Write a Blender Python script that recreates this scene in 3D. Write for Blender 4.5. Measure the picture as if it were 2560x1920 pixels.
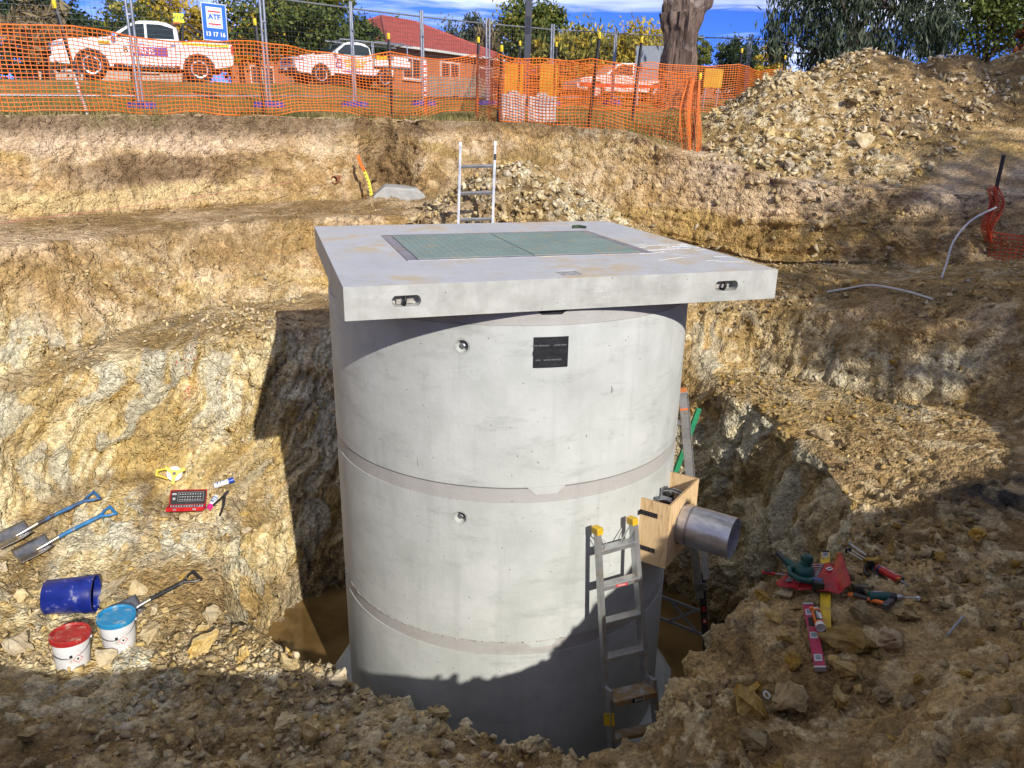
import bpy, bmesh, math, random
import numpy as np
from mathutils import Vector, Matrix, Euler
from mathutils.bvhtree import BVHTree

for o in list(bpy.data.objects):
    bpy.data.objects.remove(o)
scene = bpy.context.scene
C = scene.collection
R = math.radians
PI = math.pi

# ------------------------------------------------------------------ camera
PITCH, ROLL = 0.3211, 0.0165
cam_data = bpy.data.cameras.new('camera')
cam = bpy.data.objects.new('camera', cam_data)
C.objects.link(cam)
cam_data.sensor_width = 36.0
cam_data.lens = 27.03
cam_data.clip_start = 0.05
cam_data.clip_end = 3000.0
cam.matrix_world = Matrix.Rotation(PI / 2 - PITCH, 4, 'X') @ Matrix.Rotation(ROLL, 4, 'Z')
scene.camera = cam

# ------------------------------------------------------------------ sky
SUN_AZ, SUN_EL = R(28), R(29.5)          # azimuth measured from -Y towards +X
world = bpy.data.worlds.new('World')
scene.world = world
world.use_nodes = True
wn, wl = world.node_tree.nodes, world.node_tree.links
wn.clear()
w_out = wn.new('ShaderNodeOutputWorld')
w_bg = wn.new('ShaderNodeBackground')
w_sky = wn.new('ShaderNodeTexSky')
w_sky.sky_type = 'NISHITA'
w_sky.sun_disc = False
w_sky.sun_elevation = SUN_EL
w_sky.sun_rotation = PI - SUN_AZ
w_sky.altitude = 3500
w_sky.air_density = 0.7
w_sky.dust_density = 0.0
w_sky.ozone_density = 1.0
w_pre = wn.new('ShaderNodeMixRGB'); w_pre.blend_type = 'MULTIPLY'; w_pre.inputs['Fac'].default_value = 1
w_pre.inputs['Color2'].default_value = (.3, .3, .3, 1)
w_gam = wn.new('ShaderNodeGamma'); w_gam.inputs['Gamma'].default_value = 2.0      # deep clear autumn blue
w_hs = wn.new('ShaderNodeMixRGB'); w_hs.blend_type = 'MULTIPLY'; w_hs.inputs['Fac'].default_value = 1
w_hs.inputs['Color2'].default_value = (2.1, 2.2, 2.5, 1)
w_tc = wn.new('ShaderNodeTexCoord'); w_add = wn.new('ShaderNodeVectorMath'); w_add.operation = 'ADD'; w_add.inputs[1].default_value = (0, 0, .14)
w_nrm = wn.new('ShaderNodeVectorMath'); w_nrm.operation = 'NORMALIZE'
wl.new(w_tc.outputs['Generated'], w_add.inputs[0]); wl.new(w_add.outputs[0], w_nrm.inputs[0]); wl.new(w_nrm.outputs[0], w_sky.inputs['Vector'])
wl.new(w_sky.outputs[0], w_pre.inputs['Color1']); wl.new(w_pre.outputs[0], w_gam.inputs['Color'])
w_geo = wn.new('ShaderNodeTexCoord')
w_map = wn.new('ShaderNodeMapping')
w_map.inputs['Scale'].default_value = (1.6, 1.6, 13.0)
w_map.inputs['Rotation'].default_value = (0.06, 0.10, 1.6)
w_noise = wn.new('ShaderNodeTexNoise')
w_noise.inputs['Scale'].default_value = 1.9
w_noise.inputs['Detail'].default_value = 7
w_noise.inputs['Roughness'].default_value = 0.55
w_noise.inputs['Distortion'].default_value = 0.6
w_ramp = wn.new('ShaderNodeValToRGB')
w_ramp.color_ramp.elements[0].position = 0.445
w_ramp.color_ramp.elements[1].position = 0.80
w_ramp.color_ramp.elements[1].color = (0.75, 0.75, 0.75, 1)
w_mix = wn.new('ShaderNodeMixRGB')
w_mix.inputs['Color2'].default_value = (8.2, 8.3, 8.5, 1)
wl.new(w_gam.outputs[0], w_hs.inputs['Color1'])
wl.new(w_geo.outputs['Generated'], w_map.inputs['Vector'])
wl.new(w_map.outputs[0], w_noise.inputs['Vector'])
wl.new(w_noise.outputs['Fac'], w_ramp.inputs['Fac'])
wl.new(w_ramp.outputs[0], w_mix.inputs['Fac'])
wl.new(w_hs.outputs[0], w_mix.inputs['Color1'])
wl.new(w_mix.outputs[0], w_bg.inputs['Color'])
w_bg.inputs['Strength'].default_value = 0.15
wl.new(w_bg.outputs[0], w_out.inputs['Surface'])

# ------------------------------------------------------------------ sun
SUN = Vector((math.sin(SUN_AZ) * math.cos(SUN_EL), -math.cos(SUN_AZ) * math.cos(SUN_EL), math.sin(SUN_EL)))
sun_data = bpy.data.lights.new('sun', 'SUN')
sun_data.energy = 2.5
sun_data.angle = R(0.53)
sun_data.color = (1.0, 0.94, 0.84)
sun = bpy.data.objects.new('sun', sun_data)
sun.rotation_euler = SUN.to_track_quat('Z', 'Y').to_euler()
C.objects.link(sun)

scene.view_settings.view_transform = 'Standard'
scene.view_settings.look = 'None'
scene.view_settings.exposure = 1.12
scene.view_settings.gamma = 1.0
scene.view_settings.use_curve_mapping = False
scene.render.engine = 'CYCLES'
scene.cycles.max_bounces = 5
scene.cycles.diffuse_bounces = 3
scene.cycles.glossy_bounces = 3
scene.cycles.transparent_max_bounces = 8
scene.render.resolution_x, scene.render.resolution_y = 1024, 768

# ------------------------------------------------------------------ materials
def _nodes(name):
    m = bpy.data.materials.new(name)
    m.use_nodes = True
    nt = m.node_tree
    return m, nt.nodes, nt.links, nt.nodes['Principled BSDF']

def mat(name, col, rough=0.6, metal=0.0, var=0.12, scale=8.0, bump=0.0, bscale=40.0, col2=None,
        spots=None, spot_amt=0.5, spot_scale=6.0, emit=None, alpha=1.0, coat=0.0, rand=0.0, stretch=None, trans=0.0, rvar=0.1):
    """principled material with noise-driven colour change, optional dirt spots, bump and per-object change"""
    m, n, l, b = _nodes(name)
    tc = n.new('ShaderNodeTexCoord')
    vec = tc.outputs['Object']
    if stretch:
        mp = n.new('ShaderNodeMapping'); mp.inputs['Scale'].default_value = stretch
        l.new(vec, mp.inputs['Vector']); vec = mp.outputs[0]
    nz = n.new('ShaderNodeTexNoise'); nz.inputs['Scale'].default_value = scale
    nz.inputs['Detail'].default_value = 6; nz.inputs['Roughness'].default_value = 0.62
    l.new(vec, nz.inputs['Vector'])
    rp = n.new('ShaderNodeValToRGB')
    c = Vector(col); d = Vector(col2) if col2 else c * (1 - 2 * var)
    rp.color_ramp.elements[0].position = 0.32; rp.color_ramp.elements[0].color = (*d, 1)
    rp.color_ramp.elements[1].position = 0.68; rp.color_ramp.elements[1].color = (*c, 1)
    l.new(nz.outputs['Fac'], rp.inputs['Fac'])
    out = rp.outputs[0]
    if spots:
        n2 = n.new('ShaderNodeTexNoise'); n2.inputs['Scale'].default_value = spot_scale
        n2.inputs['Detail'].default_value = 8; n2.inputs['Roughness'].default_value = 0.7
        l.new(tc.outputs['Object'], n2.inputs['Vector'])
        r2 = n.new('ShaderNodeValToRGB')
        r2.color_ramp.elements[0].position = 0.62 - 0.25 * spot_amt
        r2.color_ramp.elements[1].position = 0.72 - 0.2 * spot_amt
        l.new(n2.outputs['Fac'], r2.inputs['Fac'])
        mx = n.new('ShaderNodeMixRGB'); mx.inputs['Color2'].default_value = (*spots, 1)
        l.new(r2.outputs[0], mx.inputs['Fac']); l.new(out, mx.inputs['Color1']); out = mx.outputs[0]
    if rand:
        oi = n.new('ShaderNodeObjectInfo'); hs = n.new('ShaderNodeHueSaturation')
        mr = n.new('ShaderNodeMapRange'); mr.inputs['To Min'].default_value = 1 - rand; mr.inputs['To Max'].default_value = 1 + rand
        l.new(oi.outputs['Random'], mr.inputs['Value']); l.new(mr.outputs[0], hs.inputs['Value'])
        l.new(out, hs.inputs['Color']); out = hs.outputs[0]
    l.new(out, b.inputs['Base Color'])
    mr = n.new('ShaderNodeMapRange'); mr.inputs['To Min'].default_value = max(0.02, rough - rvar); mr.inputs['To Max'].default_value = min(1, rough + rvar)
    l.new(nz.outputs['Fac'], mr.inputs['Value']); l.new(mr.outputs[0], b.inputs['Roughness'])
    b.inputs['Metallic'].default_value = metal
    if coat: b.inputs['Coat Weight'].default_value = coat
    if trans: b.inputs['Transmission Weight'].default_value = trans
    if emit:
        b.inputs['Emission Color'].default_value = (*emit[:3], 1); b.inputs['Emission Strength'].default_value = emit[3]
    if bump:
        n3 = n.new('ShaderNodeTexNoise'); n3.inputs['Scale'].default_value = bscale; n3.inputs['Detail'].default_value = 6
        l.new(vec, n3.inputs['Vector'])
        bp = n.new('ShaderNodeBump'); bp.inputs['Strength'].default_value = bump; bp.inputs['Distance'].default_value = 0.02
        l.new(n3.outputs['Fac'], bp.inputs['Height']); l.new(bp.outputs[0], b.inputs['Normal'])
    return m

# ------------------------------------------------------------------ mesh helpers
class MB:
    """collects shapes for ONE mesh object"""
    def __init__(s): s.v = []; s.f = []
    def add(s, vs, fs, M=None):
        k = len(s.v)
        s.v += [tuple(M @ Vector(p)) if M else tuple(p) for p in vs]
        s.f += [tuple(i + k for i in f) for f in fs]
        return s
    def box(s, c, d, M=None, rz=0, rx=0, ry=0, taper=1.0):
        x, y, z = d[0] / 2, d[1] / 2, d[2] / 2
        vs = [Vector((sx * x * (taper if sz > 0 else 1), sy * y * (taper if sz > 0 else 1), sz * z)) for sz in (-1, 1) for sy in (-1, 1) for sx in (-1, 1)]
        E = Euler((rx, ry, rz)).to_matrix()
        vs = [E @ p + Vector(c) for p in vs]
        return s.add(vs, [(0, 2, 3, 1), (4, 5, 7, 6), (0, 1, 5, 4), (2, 6, 7, 3), (0, 4, 6, 2), (1, 3, 7, 5)], M)
    def tube(s, pts, r, n=10, caps=True, M=None, flat=None):
        """tube along points; r a number or list; flat=(a,b) half sizes of a rectangular bar"""
        P = [Vector(p) for p in pts]
        m = len(P)
        rr = r if isinstance(r, (list, tuple)) else [r] * m
        vs, fs = [], []
        prev = None
        for i, p in enumerate(P):
            t = (P[min(i + 1, m - 1)] - P[max(i - 1, 0)])
            t = t.normalized() if t.length > 1e-9 else Vector((0, 0, 1))
            if prev is None:
                a = Vector((0, 0, 1)) if abs(t.z) < 0.9 else Vector((0, 1, 0))
                u = t.cross(a).normalized()
            else:
                u = (prev - t * prev.dot(t)).normalized()
            prev = u; w = t.cross(u)
            for j in range(n):
                ang = 2 * PI * (j + 0.5) / n
                vs.append(p + (u * math.cos(ang) + w * math.sin(ang)) * rr[i])
        for i in range(m - 1):
            for j in range(n):
                a, b2 = i * n + j, i * n + (j + 1) % n
                fs.append((a, b2, b2 + n, a + n))
        if caps:
            fs.append(tuple(range(n))[::-1]); fs.append(tuple(range((m - 1) * n, m * n)))
        return s.add(vs, fs, M)
    def bar(s, p0, p1, w, h, up=(0, 0, 1), M=None):
        """rectangular bar from p0 to p1, w across, h along 'up'"""
        p0, p1 = Vector(p0), Vector(p1); t = (p1 - p0).normalized(); U = Vector(up)
        a = t.cross(U).normalized(); b = a.cross(t).normalized()
        vs = [p + a * (w / 2 * i) + b * (h / 2 * j) for p in (p0, p1) for j in (-1, 1) for i in (-1, 1)]
        return s.add(vs, [(0, 2, 3, 1), (4, 5, 7, 6), (0, 1, 5, 4), (2, 6, 7, 3), (0, 4, 6, 2), (1, 3, 7, 5)], M)
    def lathe(s, prof, n=32, M=None, close=False):
        vs, fs = [], []
        m = len(prof)
        for (r, z) in prof:
            for j in range(n):
                a = 2 * PI * j / n
                vs.append((r * math.cos(a), r * math.sin(a), z))
        for i in range(m - 1 + (1 if close else 0)):
            for j in range(n):
                a, b2 = i * n + j, i * n + (j + 1) % n
                c, d = ((i + 1) % m) * n + j, ((i + 1) % m) * n + (j + 1) % n
                fs.append((a, b2, d, c))
        if not close:
            if prof[0][0] > 1e-6: fs.append(tuple(range(n))[::-1])
            if prof[-1][0] > 1e-6: fs.append(tuple(range((m - 1) * n, m * n)))
        return s.add(vs, fs, M)
    def prism(s, poly, z0, z1, M=None, scale=1.0):
        """polygon (x,y) extruded z0..z1"""
        n = len(poly)
        cx = sum(p[0] for p in poly) / n; cy = sum(p[1] for p in poly) / n
        vs = [(x, y, z0) for x, y in poly] + [(cx + (x - cx) * scale, cy + (y - cy) * scale, z1) for x, y in poly]
        fs = [tuple(range(n))[::-1], tuple(range(n, 2 * n))] + [(i, (i + 1) % n, n + (i + 1) % n, n + i) for i in range(n)]
        return s.add(vs, fs, M)
    def build(s, name, m, parent=None, smooth=False, bevel=0.0, seg=2, loc=None, rot=None, fix=True):
        me = bpy.data.meshes.new(name)
        me.from_pydata(s.v, [], s.f); me.update()
        if fix:
            bm = bmesh.new(); bm.from_mesh(me)
            bmesh.ops.remove_doubles(bm, verts=bm.verts, dist=1e-6)
            bmesh.ops.recalc_face_normals(bm, faces=bm.faces)
            bm.to_mesh(me); bm.free()
        if smooth:
            me.polygons.foreach_set('use_smooth', [True] * len(me.polygons))
            try: me.set_sharp_from_angle(angle=R(38))
            except Exception: pass
        me.materials.append(m)
        o = bpy.data.objects.new(name, me); C.objects.link(o)
        if parent: o.parent = parent
        if loc is not None: o.location = loc
        if rot is not None: o.rotation_euler = rot
        if bevel:
            md = o.modifiers.new('bevel', 'BEVEL'); md.width = bevel; md.segments = seg; md.limit_method = 'ANGLE'; md.angle_limit = R(40)
        return o

def tag(o, label, cat=None, group=None, kind=None):
    if label: o['label'] = label
    if cat: o['category'] = cat
    if group: o['group'] = group
    if kind: o['kind'] = kind
    return o

def thing(name, label, cat, loc=(0, 0, 0), rot=(0, 0, 0), group=None):
    o = bpy.data.objects.new(name, None); C.objects.link(o)
    o.empty_display_size = 0.1
    o.location = loc; o.rotation_euler = rot
    return tag(o, label, cat, group)

def orient(o, loc, xdir, up=(0, 0, 1)):
    """put o at loc with local X along xdir and local Z as near 'up' as can be"""
    x = Vector(xdir).normalized(); z = Vector(up); y = z.cross(x).normalized(); z = x.cross(y).normalized()
    M = Matrix((x, y, z)).transposed().to_4x4(); M.translation = Vector(loc)
    o.matrix_world = M
    return o

def np_mesh(name, V, F, m, smooth=False, parent=None):
    """fast mesh from numpy arrays: V (n,3), F (m,k)"""
    me = bpy.data.meshes.new(name)
    V = np.asarray(V, np.float32); F = np.asarray(F, np.int32)
    k = F.shape[1]
    me.vertices.add(len(V)); me.vertices.foreach_set('co', V.ravel())
    me.loops.add(F.size); me.loops.foreach_set('vertex_index', F.ravel())
    me.polygons.add(len(F))
    me.polygons.foreach_set('loop_start', np.arange(0, F.size, k, dtype=np.int32))
    me.polygons.foreach_set('loop_total', np.full(len(F), k, np.int32))
    if smooth: me.polygons.foreach_set('use_smooth', np.ones(len(F), bool))
    me.update(calc_edges=True); me.validate()
    me.materials.append(m)
    o = bpy.data.objects.new(name, me); C.objects.link(o)
    if parent: o.parent = parent
    return o

def text(body, size, m, parent, loc, rot, name='lettering', ext=0.0008, align='CENTER', sx=1.0, bold=0.0):
    cu = bpy.data.curves.new(name, 'FONT'); cu.body = body; cu.size = size; cu.extrude = ext
    cu.align_x = align; cu.align_y = 'CENTER'; cu.resolution_u = 2; cu.offset = bold
    t = bpy.data.objects.new(name, cu); C.objects.link(t)
    dg = bpy.context.evaluated_depsgraph_get()
    me = bpy.data.meshes.new_from_object(t.evaluated_get(dg))
    bpy.data.objects.remove(t)
    me.materials.clear(); me.materials.append(m)
    o = bpy.data.objects.new(name, me); C.objects.link(o)
    o.parent = parent; o.location = loc; o.rotation_euler = rot; o.scale = (sx, 1, 1)
    return o

# ------------------------------------------------------------------ numpy noise
def _h(ix, iy, iz, seed):
    with np.errstate(over='ignore'):
        h = (ix.astype(np.uint32) * np.uint32(374761393) + iy.astype(np.uint32) * np.uint32(668265263)
             + iz.astype(np.uint32) * np.uint32(2147483647) + np.uint32(seed * 144665 + 12345))
        h = (h ^ (h >> np.uint32(13))) * np.uint32(1274126177)
        h = (h ^ (h >> np.uint32(15))) * np.uint32(2246822519)
        h = h ^ (h >> np.uint32(16))
    return h.astype(np.float32) * np.float32(1.0 / 4294967296.0)

def vnoise(P, seed=0):
    """value noise in -1..1 at points P (n,3)"""
    I = np.floor(P); Fr = (P - I).astype(np.float32); I = I.astype(np.int64)
    w = Fr * Fr * Fr * (Fr * (Fr * 6 - 15) + 10)
    out = 0
    for dx in (0, 1):
        wx = w[:, 0] if dx else 1 - w[:, 0]
        for dy in (0, 1):
            wy = wx * (w[:, 1] if dy else 1 - w[:, 1])
            for dz in (0, 1):
                out = out + wy * (w[:, 2] if dz else 1 - w[:, 2]) * _h(I[:, 0] + dx, I[:, 1] + dy, I[:, 2] + dz, seed)
    return out * 2 - 1

def fbm(P, oct=4, seed=0, gain=0.5, lac=2.07):
    a, s, t = 1.0, 0.0, 0.0
    P = P.astype(np.float64)
    for i in range(oct):
        s = s + a * vnoise(P, seed + i * 17); t += a
        a *= gain; P = P * lac + 13.7
    return s / t

def cells(P, seed=0):
    """blocky cell displacement: every Voronoi cell a tilted facet; also returns the cell's random value and F2-F1"""
    I = np.floor(P).astype(np.int64)
    n = len(P)
    b1 = np.full(n, 9.0, np.float32); b2 = np.full(n, 9.0, np.float32)
    tilt = np.zeros(n, np.float32); rnd = np.zeros(n, np.float32)
    for dx in (-1, 0, 1):
        for dy in (-1, 0, 1):
            for dz in (-1, 0, 1):
                cx, cy, cz = I[:, 0] + dx, I[:, 1] + dy, I[:, 2] + dz
                h1, h2, h3 = _h(cx, cy, cz, seed), _h(cx, cy, cz, seed + 1), _h(cx, cy, cz, seed + 2)
                ex, ey, ez = P[:, 0] - cx - h1, P[:, 1] - cy - h2, P[:, 2] - cz - h3
                d = (ex * ex + ey * ey + ez * ez).astype(np.float32)
                nw = d < b1
                b2 = np.where(nw, b1, np.minimum(b2, d)); b1 = np.where(nw, d, b1)
                g = (h2 - 0.5) * ex + (h3 - 0.5) * ey + (h1 - 0.5) * ez
                tilt = np.where(nw, g, tilt); rnd = np.where(nw, np.mod(h1 * 7.31 + h3 * 3.7, 1.0), rnd)
    return tilt.astype(np.float32), rnd.astype(np.float32), np.sqrt(b2) - np.sqrt(b1)

def sstep(a, b, x):
    t = np.clip((x - a) / (b - a), 0, 1); return t * t * (3 - 2 * t)
# ------------------------------------------------------------------ the ground: one sheet, pit and all
AXX, AXY = -0.037, 5.90          # axis of the concrete shaft
# profiles outward from the shaft: bearing -> eight (r, z): hole foot, hole rim, shelf back, wall top, bench back, upper wall foot..., natural rim
PROF = {
 160: [(1.95,-5.0),(2.45,-3.42),(3.05,-3.2),(4.7,-1.74),(5.3,-1.68),(6.2,-1.6),(7.2,-1.2),(8.6,-.1)],
 171: [(1.95,-5.0),(2.22,-3.6),(2.95,-3.4),(4.5,-1.74),(5.2,-1.68),(6.2,-1.66),(7.4,-1.5),(9.0,-.2)],
 186: [(1.80,-5.0),(1.98,-3.68),(2.95,-3.45),(4.47,-1.74),(5.2,-1.68),(6.2,-1.66),(7.5,-1.6),(9.2,-.2)],
 201: [(1.68,-5.0),(1.78,-3.74),(3.15,-3.5),(4.72,-1.76),(5.5,-1.7),(6.5,-1.66),(7.8,-1.6),(9.5,-.2)],
 220: [(1.64,-5.0),(1.74,-3.80),(3.55,-3.55),(5.3,-1.85),(6.0,-1.75),(7.0,-1.7),(8.2,-1.5),(9.8,-.1)],
 236: [(1.72,-5.0),(1.84,-3.86),(3.75,-3.68),(5.7,-2.1),(6.4,-1.9),(7.4,-1.6),(8.4,-1.1),(9.4,.0)],
 250: [(1.82,-5.0),(2.05,-3.88),(4.3,-3.78),(5.8,-2.5),(6.3,-2.3),(7.1,-1.3),(8.1,-1.05),(8.9,.0)],
 267: [(2.12,-5.0),(2.48,-3.95),(4.9,-3.72),(5.6,-2.6),(5.8,-2.5),(6.35,-1.25),(7.6,-1.1),(8.3,.0)],
 282: [(2.4,-5),(2.72,-3.78),(4.35,-3.36),(4.75,-2.4),(4.95,-2.3),(5.35,-1.2),(7.28,-1.1),(7.59,0.02)],
 294: [(2.45,-5),(2.75,-3.9),(3.35,-3.28),(3.75,-2.2),(4.7,-2.15),(5.18,-1.2),(6.68,-1.1),(7.04,0.04)],
 305: [(2.3,-5),(2.5,-3.95),(2.85,-3.18),(3.28,-2.09),(4.62,-2.1),(5.1,-1.2),(6.38,-1.1),(6.79,0.06)],
 315: [(2.1,-5),(2.3,-3.95),(2.6,-3.18),(3,-2.08),(4.58,-2.08),(5.02,-1.17),(6.38,-1.1),(6.79,0.1)],
 325: [(1.95,-5),(2.15,-3.85),(2.4,-3.3),(2.8,-2.1),(4.48,-2.05),(4.95,-1.15),(6.68,-1.1),(6.99,0.12)],
 342: [(2.1,-5),(2.35,-3.8),(2.8,-3.4),(3.25,-2.2),(4.1,-2.1),(4.5,-1.1),(6.53,-1.05),(7.14,0.13)],
 360: [(2.1,-5.0),(2.35,-3.8),(2.8,-3.3),(3.2,-2.2),(3.6,-2.0),(4.2,-1.25),(6.2,-.98),(7.0,.08)],
 374: [(2.1,-5),(2.35,-3.8),(2.8,-3.2),(3.3,-2.2),(3.9,-1.9),(4.7,-1.2),(6,-1.15),(6.7,-0.02)],
 385: [(2.1,-5),(2.4,-3.7),(2.9,-3),(3.4,-2.3),(4.1,-1.95),(4.75,-1.55),(5.92,-1.55),(6.25,-0.42)],
 397: [(2.2,-5),(2.55,-3.4),(3,-2.8),(3.6,-2.35),(4.1,-1.98),(4.6,-1.75),(5.88,-1.72),(6.25,-0.64)],
 410: [(2.3,-5),(2.85,-2.62),(3.3,-2.52),(3.75,-2.6),(4.2,-1.95),(4.7,-1.76),(6.58,-1.62),(6.95,-0.7)],
 425: [(2.25,-5),(2.82,-2.62),(3.5,-2.62),(4.1,-2.62),(4.65,-1.68),(5.15,-1.5),(7.6,-1.34),(8.5,-0.68)],
 440: [(2.2,-5.0),(2.76,-2.70),(3.7,-2.6),(4.8,-2.5),(5.5,-1.5),(6.1,-1.2),(7.6,-.9),(9.2,.1)],
 455: [(2.15,-5.0),(2.76,-2.74),(3.6,-2.6),(4.6,-2.42),(5.5,-1.5),(6.0,-1.1),(7.0,-.7),(8.4,.1)],
 472: [(2.05,-5.0),(2.62,-2.86),(3.5,-2.66),(4.4,-2.45),(5.0,-1.75),(5.5,-1.3),(6.6,-.8),(8.0,.0)],
 485: [(1.85,-5.0),(2.14,-3.0),(3.5,-2.72),(4.15,-2.4),(4.9,-1.45),(5.6,-1.0),(6.6,-.5),(8.0,.1)],
 498: [(1.80,-5.0),(2.10,-3.08),(3.25,-2.86),(4.0,-2.1),(4.8,-1.1),(5.4,-.70),(6.4,-.4),(8.0,.1)],
 503: [(1.80,-5.0),(2.18,-3.14),(3.2,-2.95),(4.3,-1.5),(5.15,-.46),(5.8,-.42),(7.0,-.3),(8.4,.05)],
 510: [(1.85,-5.0),(2.32,-3.2),(3.2,-3.0),(4.4,-1.6),(4.9,-1.15),(6.0,-.9),(7.0,-.5),(8.4,.0)],
}
def natural(x, y):
    return 0.10 + 0.048 * np.clip(y - 12.3, 0, 34) + 0.004 * np.clip(y - 48, 0, 400) + .46 * sstep(-4.6, -8.6, x) * sstep(15.6, 19.5, y)

def pile_z(x, y):
    """spoil heap (three tipped loads) and the small heap of broken rock behind the lid"""
    P = np.stack([x, y, x * 0], 1)
    wob = 0.16 * fbm(P * 0.9, 4, 71) + 0.05 * fbm(P * 4.1, 3, 72)
    z = np.full(x.shape, -9.0)
    for (px, py, pz, sl, rd) in ((6.15, 14.7, 1.50, .60, .55), (7.6, 14.6, 1.38, .58, .6), (9.2, 14.5, 1.62, .58, .8), (4.6, 13.9, .98, .62, .35), (11.6, 14.8, 1.62, .55, .9), (6.4, 13.0, .52, .60, .5), (8.4, 12.8, .50, .58, .6), (10.2, 12.8, .5, .56, .6)):
        d = np.hypot(x - px, (y - py) * 0.98)
        z = np.maximum(z, pz - sl * (np.sqrt(d * d + rd * rd) - rd * 0.6))
    big = z + wob
    d = np.hypot(x + .02, (y - 11.0) * 0.85)
    hp = -.40 - .62 * (np.sqrt(d * d + .12) - .2) + wob * .5
    return big, hp

NCOL = 1300
def build_ground():
    keys = sorted(PROF)
    K = np.array(keys, float)
    T = np.array([PROF[k] for k in keys])                   # (nk,8,2)
    K = np.concatenate([K, [K[0] + 360]]); T = np.concatenate([T, T[:1]])
    # bearings: a little denser where the walls are seen
    th = 160 + np.arange(NCOL) * 360.0 / NCOL
    i = np.clip(np.searchsorted(K, th, 'right') - 1, 0, len(K) - 2)
    f = (th - K[i]) / (K[i + 1] - K[i]); f = (f * f * (3 - 2 * f) * .5 + f * .5)[:, None, None]
    prof = T[i] * (1 - f) + T[i + 1] * f                    # (NCOL,8,2)
    thr = np.radians(th)
    # irregular benches: slow bearing noise on each radius and height
    for k in range(8):
        Q = np.stack([np.sin(thr) * 3.2 + k * 7.1, np.cos(thr) * 3.2, np.full(NCOL, k * 3.3)], 1)
        prof[:, k, 0] += (.05 if k < 2 else .09) * fbm(Q, 3, 5) + .035 * vnoise(Q * 7, 9)
        prof[:, k, 1] += (.0 if k < 1 else .035) * fbm(Q * 1.7, 3, 6)
    # recess dug round the old pipe in the far wall
    rec = np.exp(-((((th - 343.6 + 180) % 360 - 180) / 3.4) ** 4))
    prof[:, 6, 0] += .75 * rec; prof[:, 7, 0] += .34 * rec
    full = np.concatenate([np.tile(np.array([[[.7, -5.05]]]), (NCOL, 1, 1)), prof], 1)
    N1, N2, N3 = 470, 190, 46
    u = np.linspace(0, 1, N1)
    seg = np.hypot(np.diff(full[:, :, 0], axis=1), np.diff(full[:, :, 1], axis=1))
    L = np.concatenate([np.zeros((NCOL, 1)), np.cumsum(seg, 1)], 1); L /= L[:, -1:]
    rz = np.empty((NCOL, N1, 2))
    for j in range(NCOL):
        rz[j, :, 0] = np.interp(u, L[j], full[j, :, 0]); rz[j, :, 1] = np.interp(u, L[j], full[j, :, 1])
    # round the corners a little along each profile
    ker = np.exp(-np.linspace(-2.6, 2.6, 7) ** 2); ker /= ker.sum()
    for c in (0, 1):
        pad = np.pad(rz[:, :, c], ((0, 0), (3, 3)), mode='edge')
        rz[:, :, c] = sum(ker[q] * pad[:, q:q + N1] for q in range(7))
    rimr = rz[:, -1, 0][:, None]
    r2 = rimr + (19.0 - rimr) * np.linspace(0, 1, N2 + 1)[None, 1:] ** 1.15
    r3 = 19.0 * (420 / 19.0) ** (np.linspace(0, 1, N3 + 1)[None, 1:]) * np.ones((NCOL, 1))
    rr = np.concatenate([rz[:, :, 0], r2, r3], 1)
    NR = rr.shape[1]
    X = AXX + rr * np.sin(thr)[:, None]; Y = AXY + rr * np.cos(thr)[:, None]
    nat = natural(X, Y)
    blend = sstep(0, 1, (rr - rimr) / 2.6)
    Z = np.concatenate([rz[:, :, 1], np.repeat(rz[:, -1:, 1], N2 + N3, 1)], 1)
    Z = Z * (1 - blend) + nat * blend
    big, hp = pile_z(X.ravel(), Y.ravel()); big = big.reshape(X.shape); hp = hp.reshape(X.shape)
    big = np.where(rr > rimr - .55, big - 3.0 * np.clip(rimr - .05 - rr, 0, 9), -9.0)
    hp = hp - 1.6 * np.clip(9.95 - Y, 0, 3)
    pm = sstep(-.10, .12, big - Z); hm = sstep(-.08, .08, hp - Z)
    k = .10
    Z = np.maximum(Z, big) + k * np.exp(-np.abs(Z - big) / k) * .4 * (big > -5)
    hpok = (np.abs(X) < 2.6) & (Y > 8.9) & (Y < 13)
    hm = hm * hpok
    Z = np.where(hpok, np.maximum(Z, hp), Z)
    P0 = np.stack([X, Y, Z], 2)
    # normals of the smooth form
    du = np.gradient(P0, axis=1); dv = np.roll(P0, -1, 0) - np.roll(P0, 1, 0)
    Nn = np.cross(du, dv); Nn /= np.linalg.norm(Nn, axis=2, keepdims=True) + 1e-12
    Nn *= np.sign(Nn[:, :, 2:3].sum() + 1e-9)
    P = P0.reshape(-1, 3); n = Nn.reshape(-1, 3)
    steep = sstep(.25, .75, 1 - n[:, 2]); rr_ = rr.ravel()
    near = 1 - sstep(19, 30, rr_)
    inpit = (np.arange(NR)[None, :] < N1 + 0 * rr).ravel().astype(float)
    thv = np.repeat(th, NR) % 360
    rel = rr_ - np.repeat(rimr.ravel(), NR)                   # distance beyond the natural rim
    w = P + .25 * np.stack([vnoise(P * 1.3, 31), vnoise(P * 1.3, 32), vnoise(P * 1.3, 33)], 1)
    low = fbm(P * .55, 4, 41)
    lown = fbm(P * 1.15, 3, 42)
    pmf, hmf = pm.ravel(), hm.ravel()
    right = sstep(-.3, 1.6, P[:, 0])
    # bedrock below the clay; its top undulates
    rock = sstep(-1.7, -2.2, P[:, 2] + .40 * low + .25 * lown) * inpit
    rockt = np.clip(rock * (.35 + .9 * steep), 0, 1)
    # slaty cleavage: thin beds standing almost upright, dipping to the left
    B = np.stack([w[:, 0] * .93 - w[:, 2] * .30 + w[:, 1] * .12, w[:, 1] * .9, w[:, 2] * .95 + w[:, 0] * .3], 1)
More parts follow.
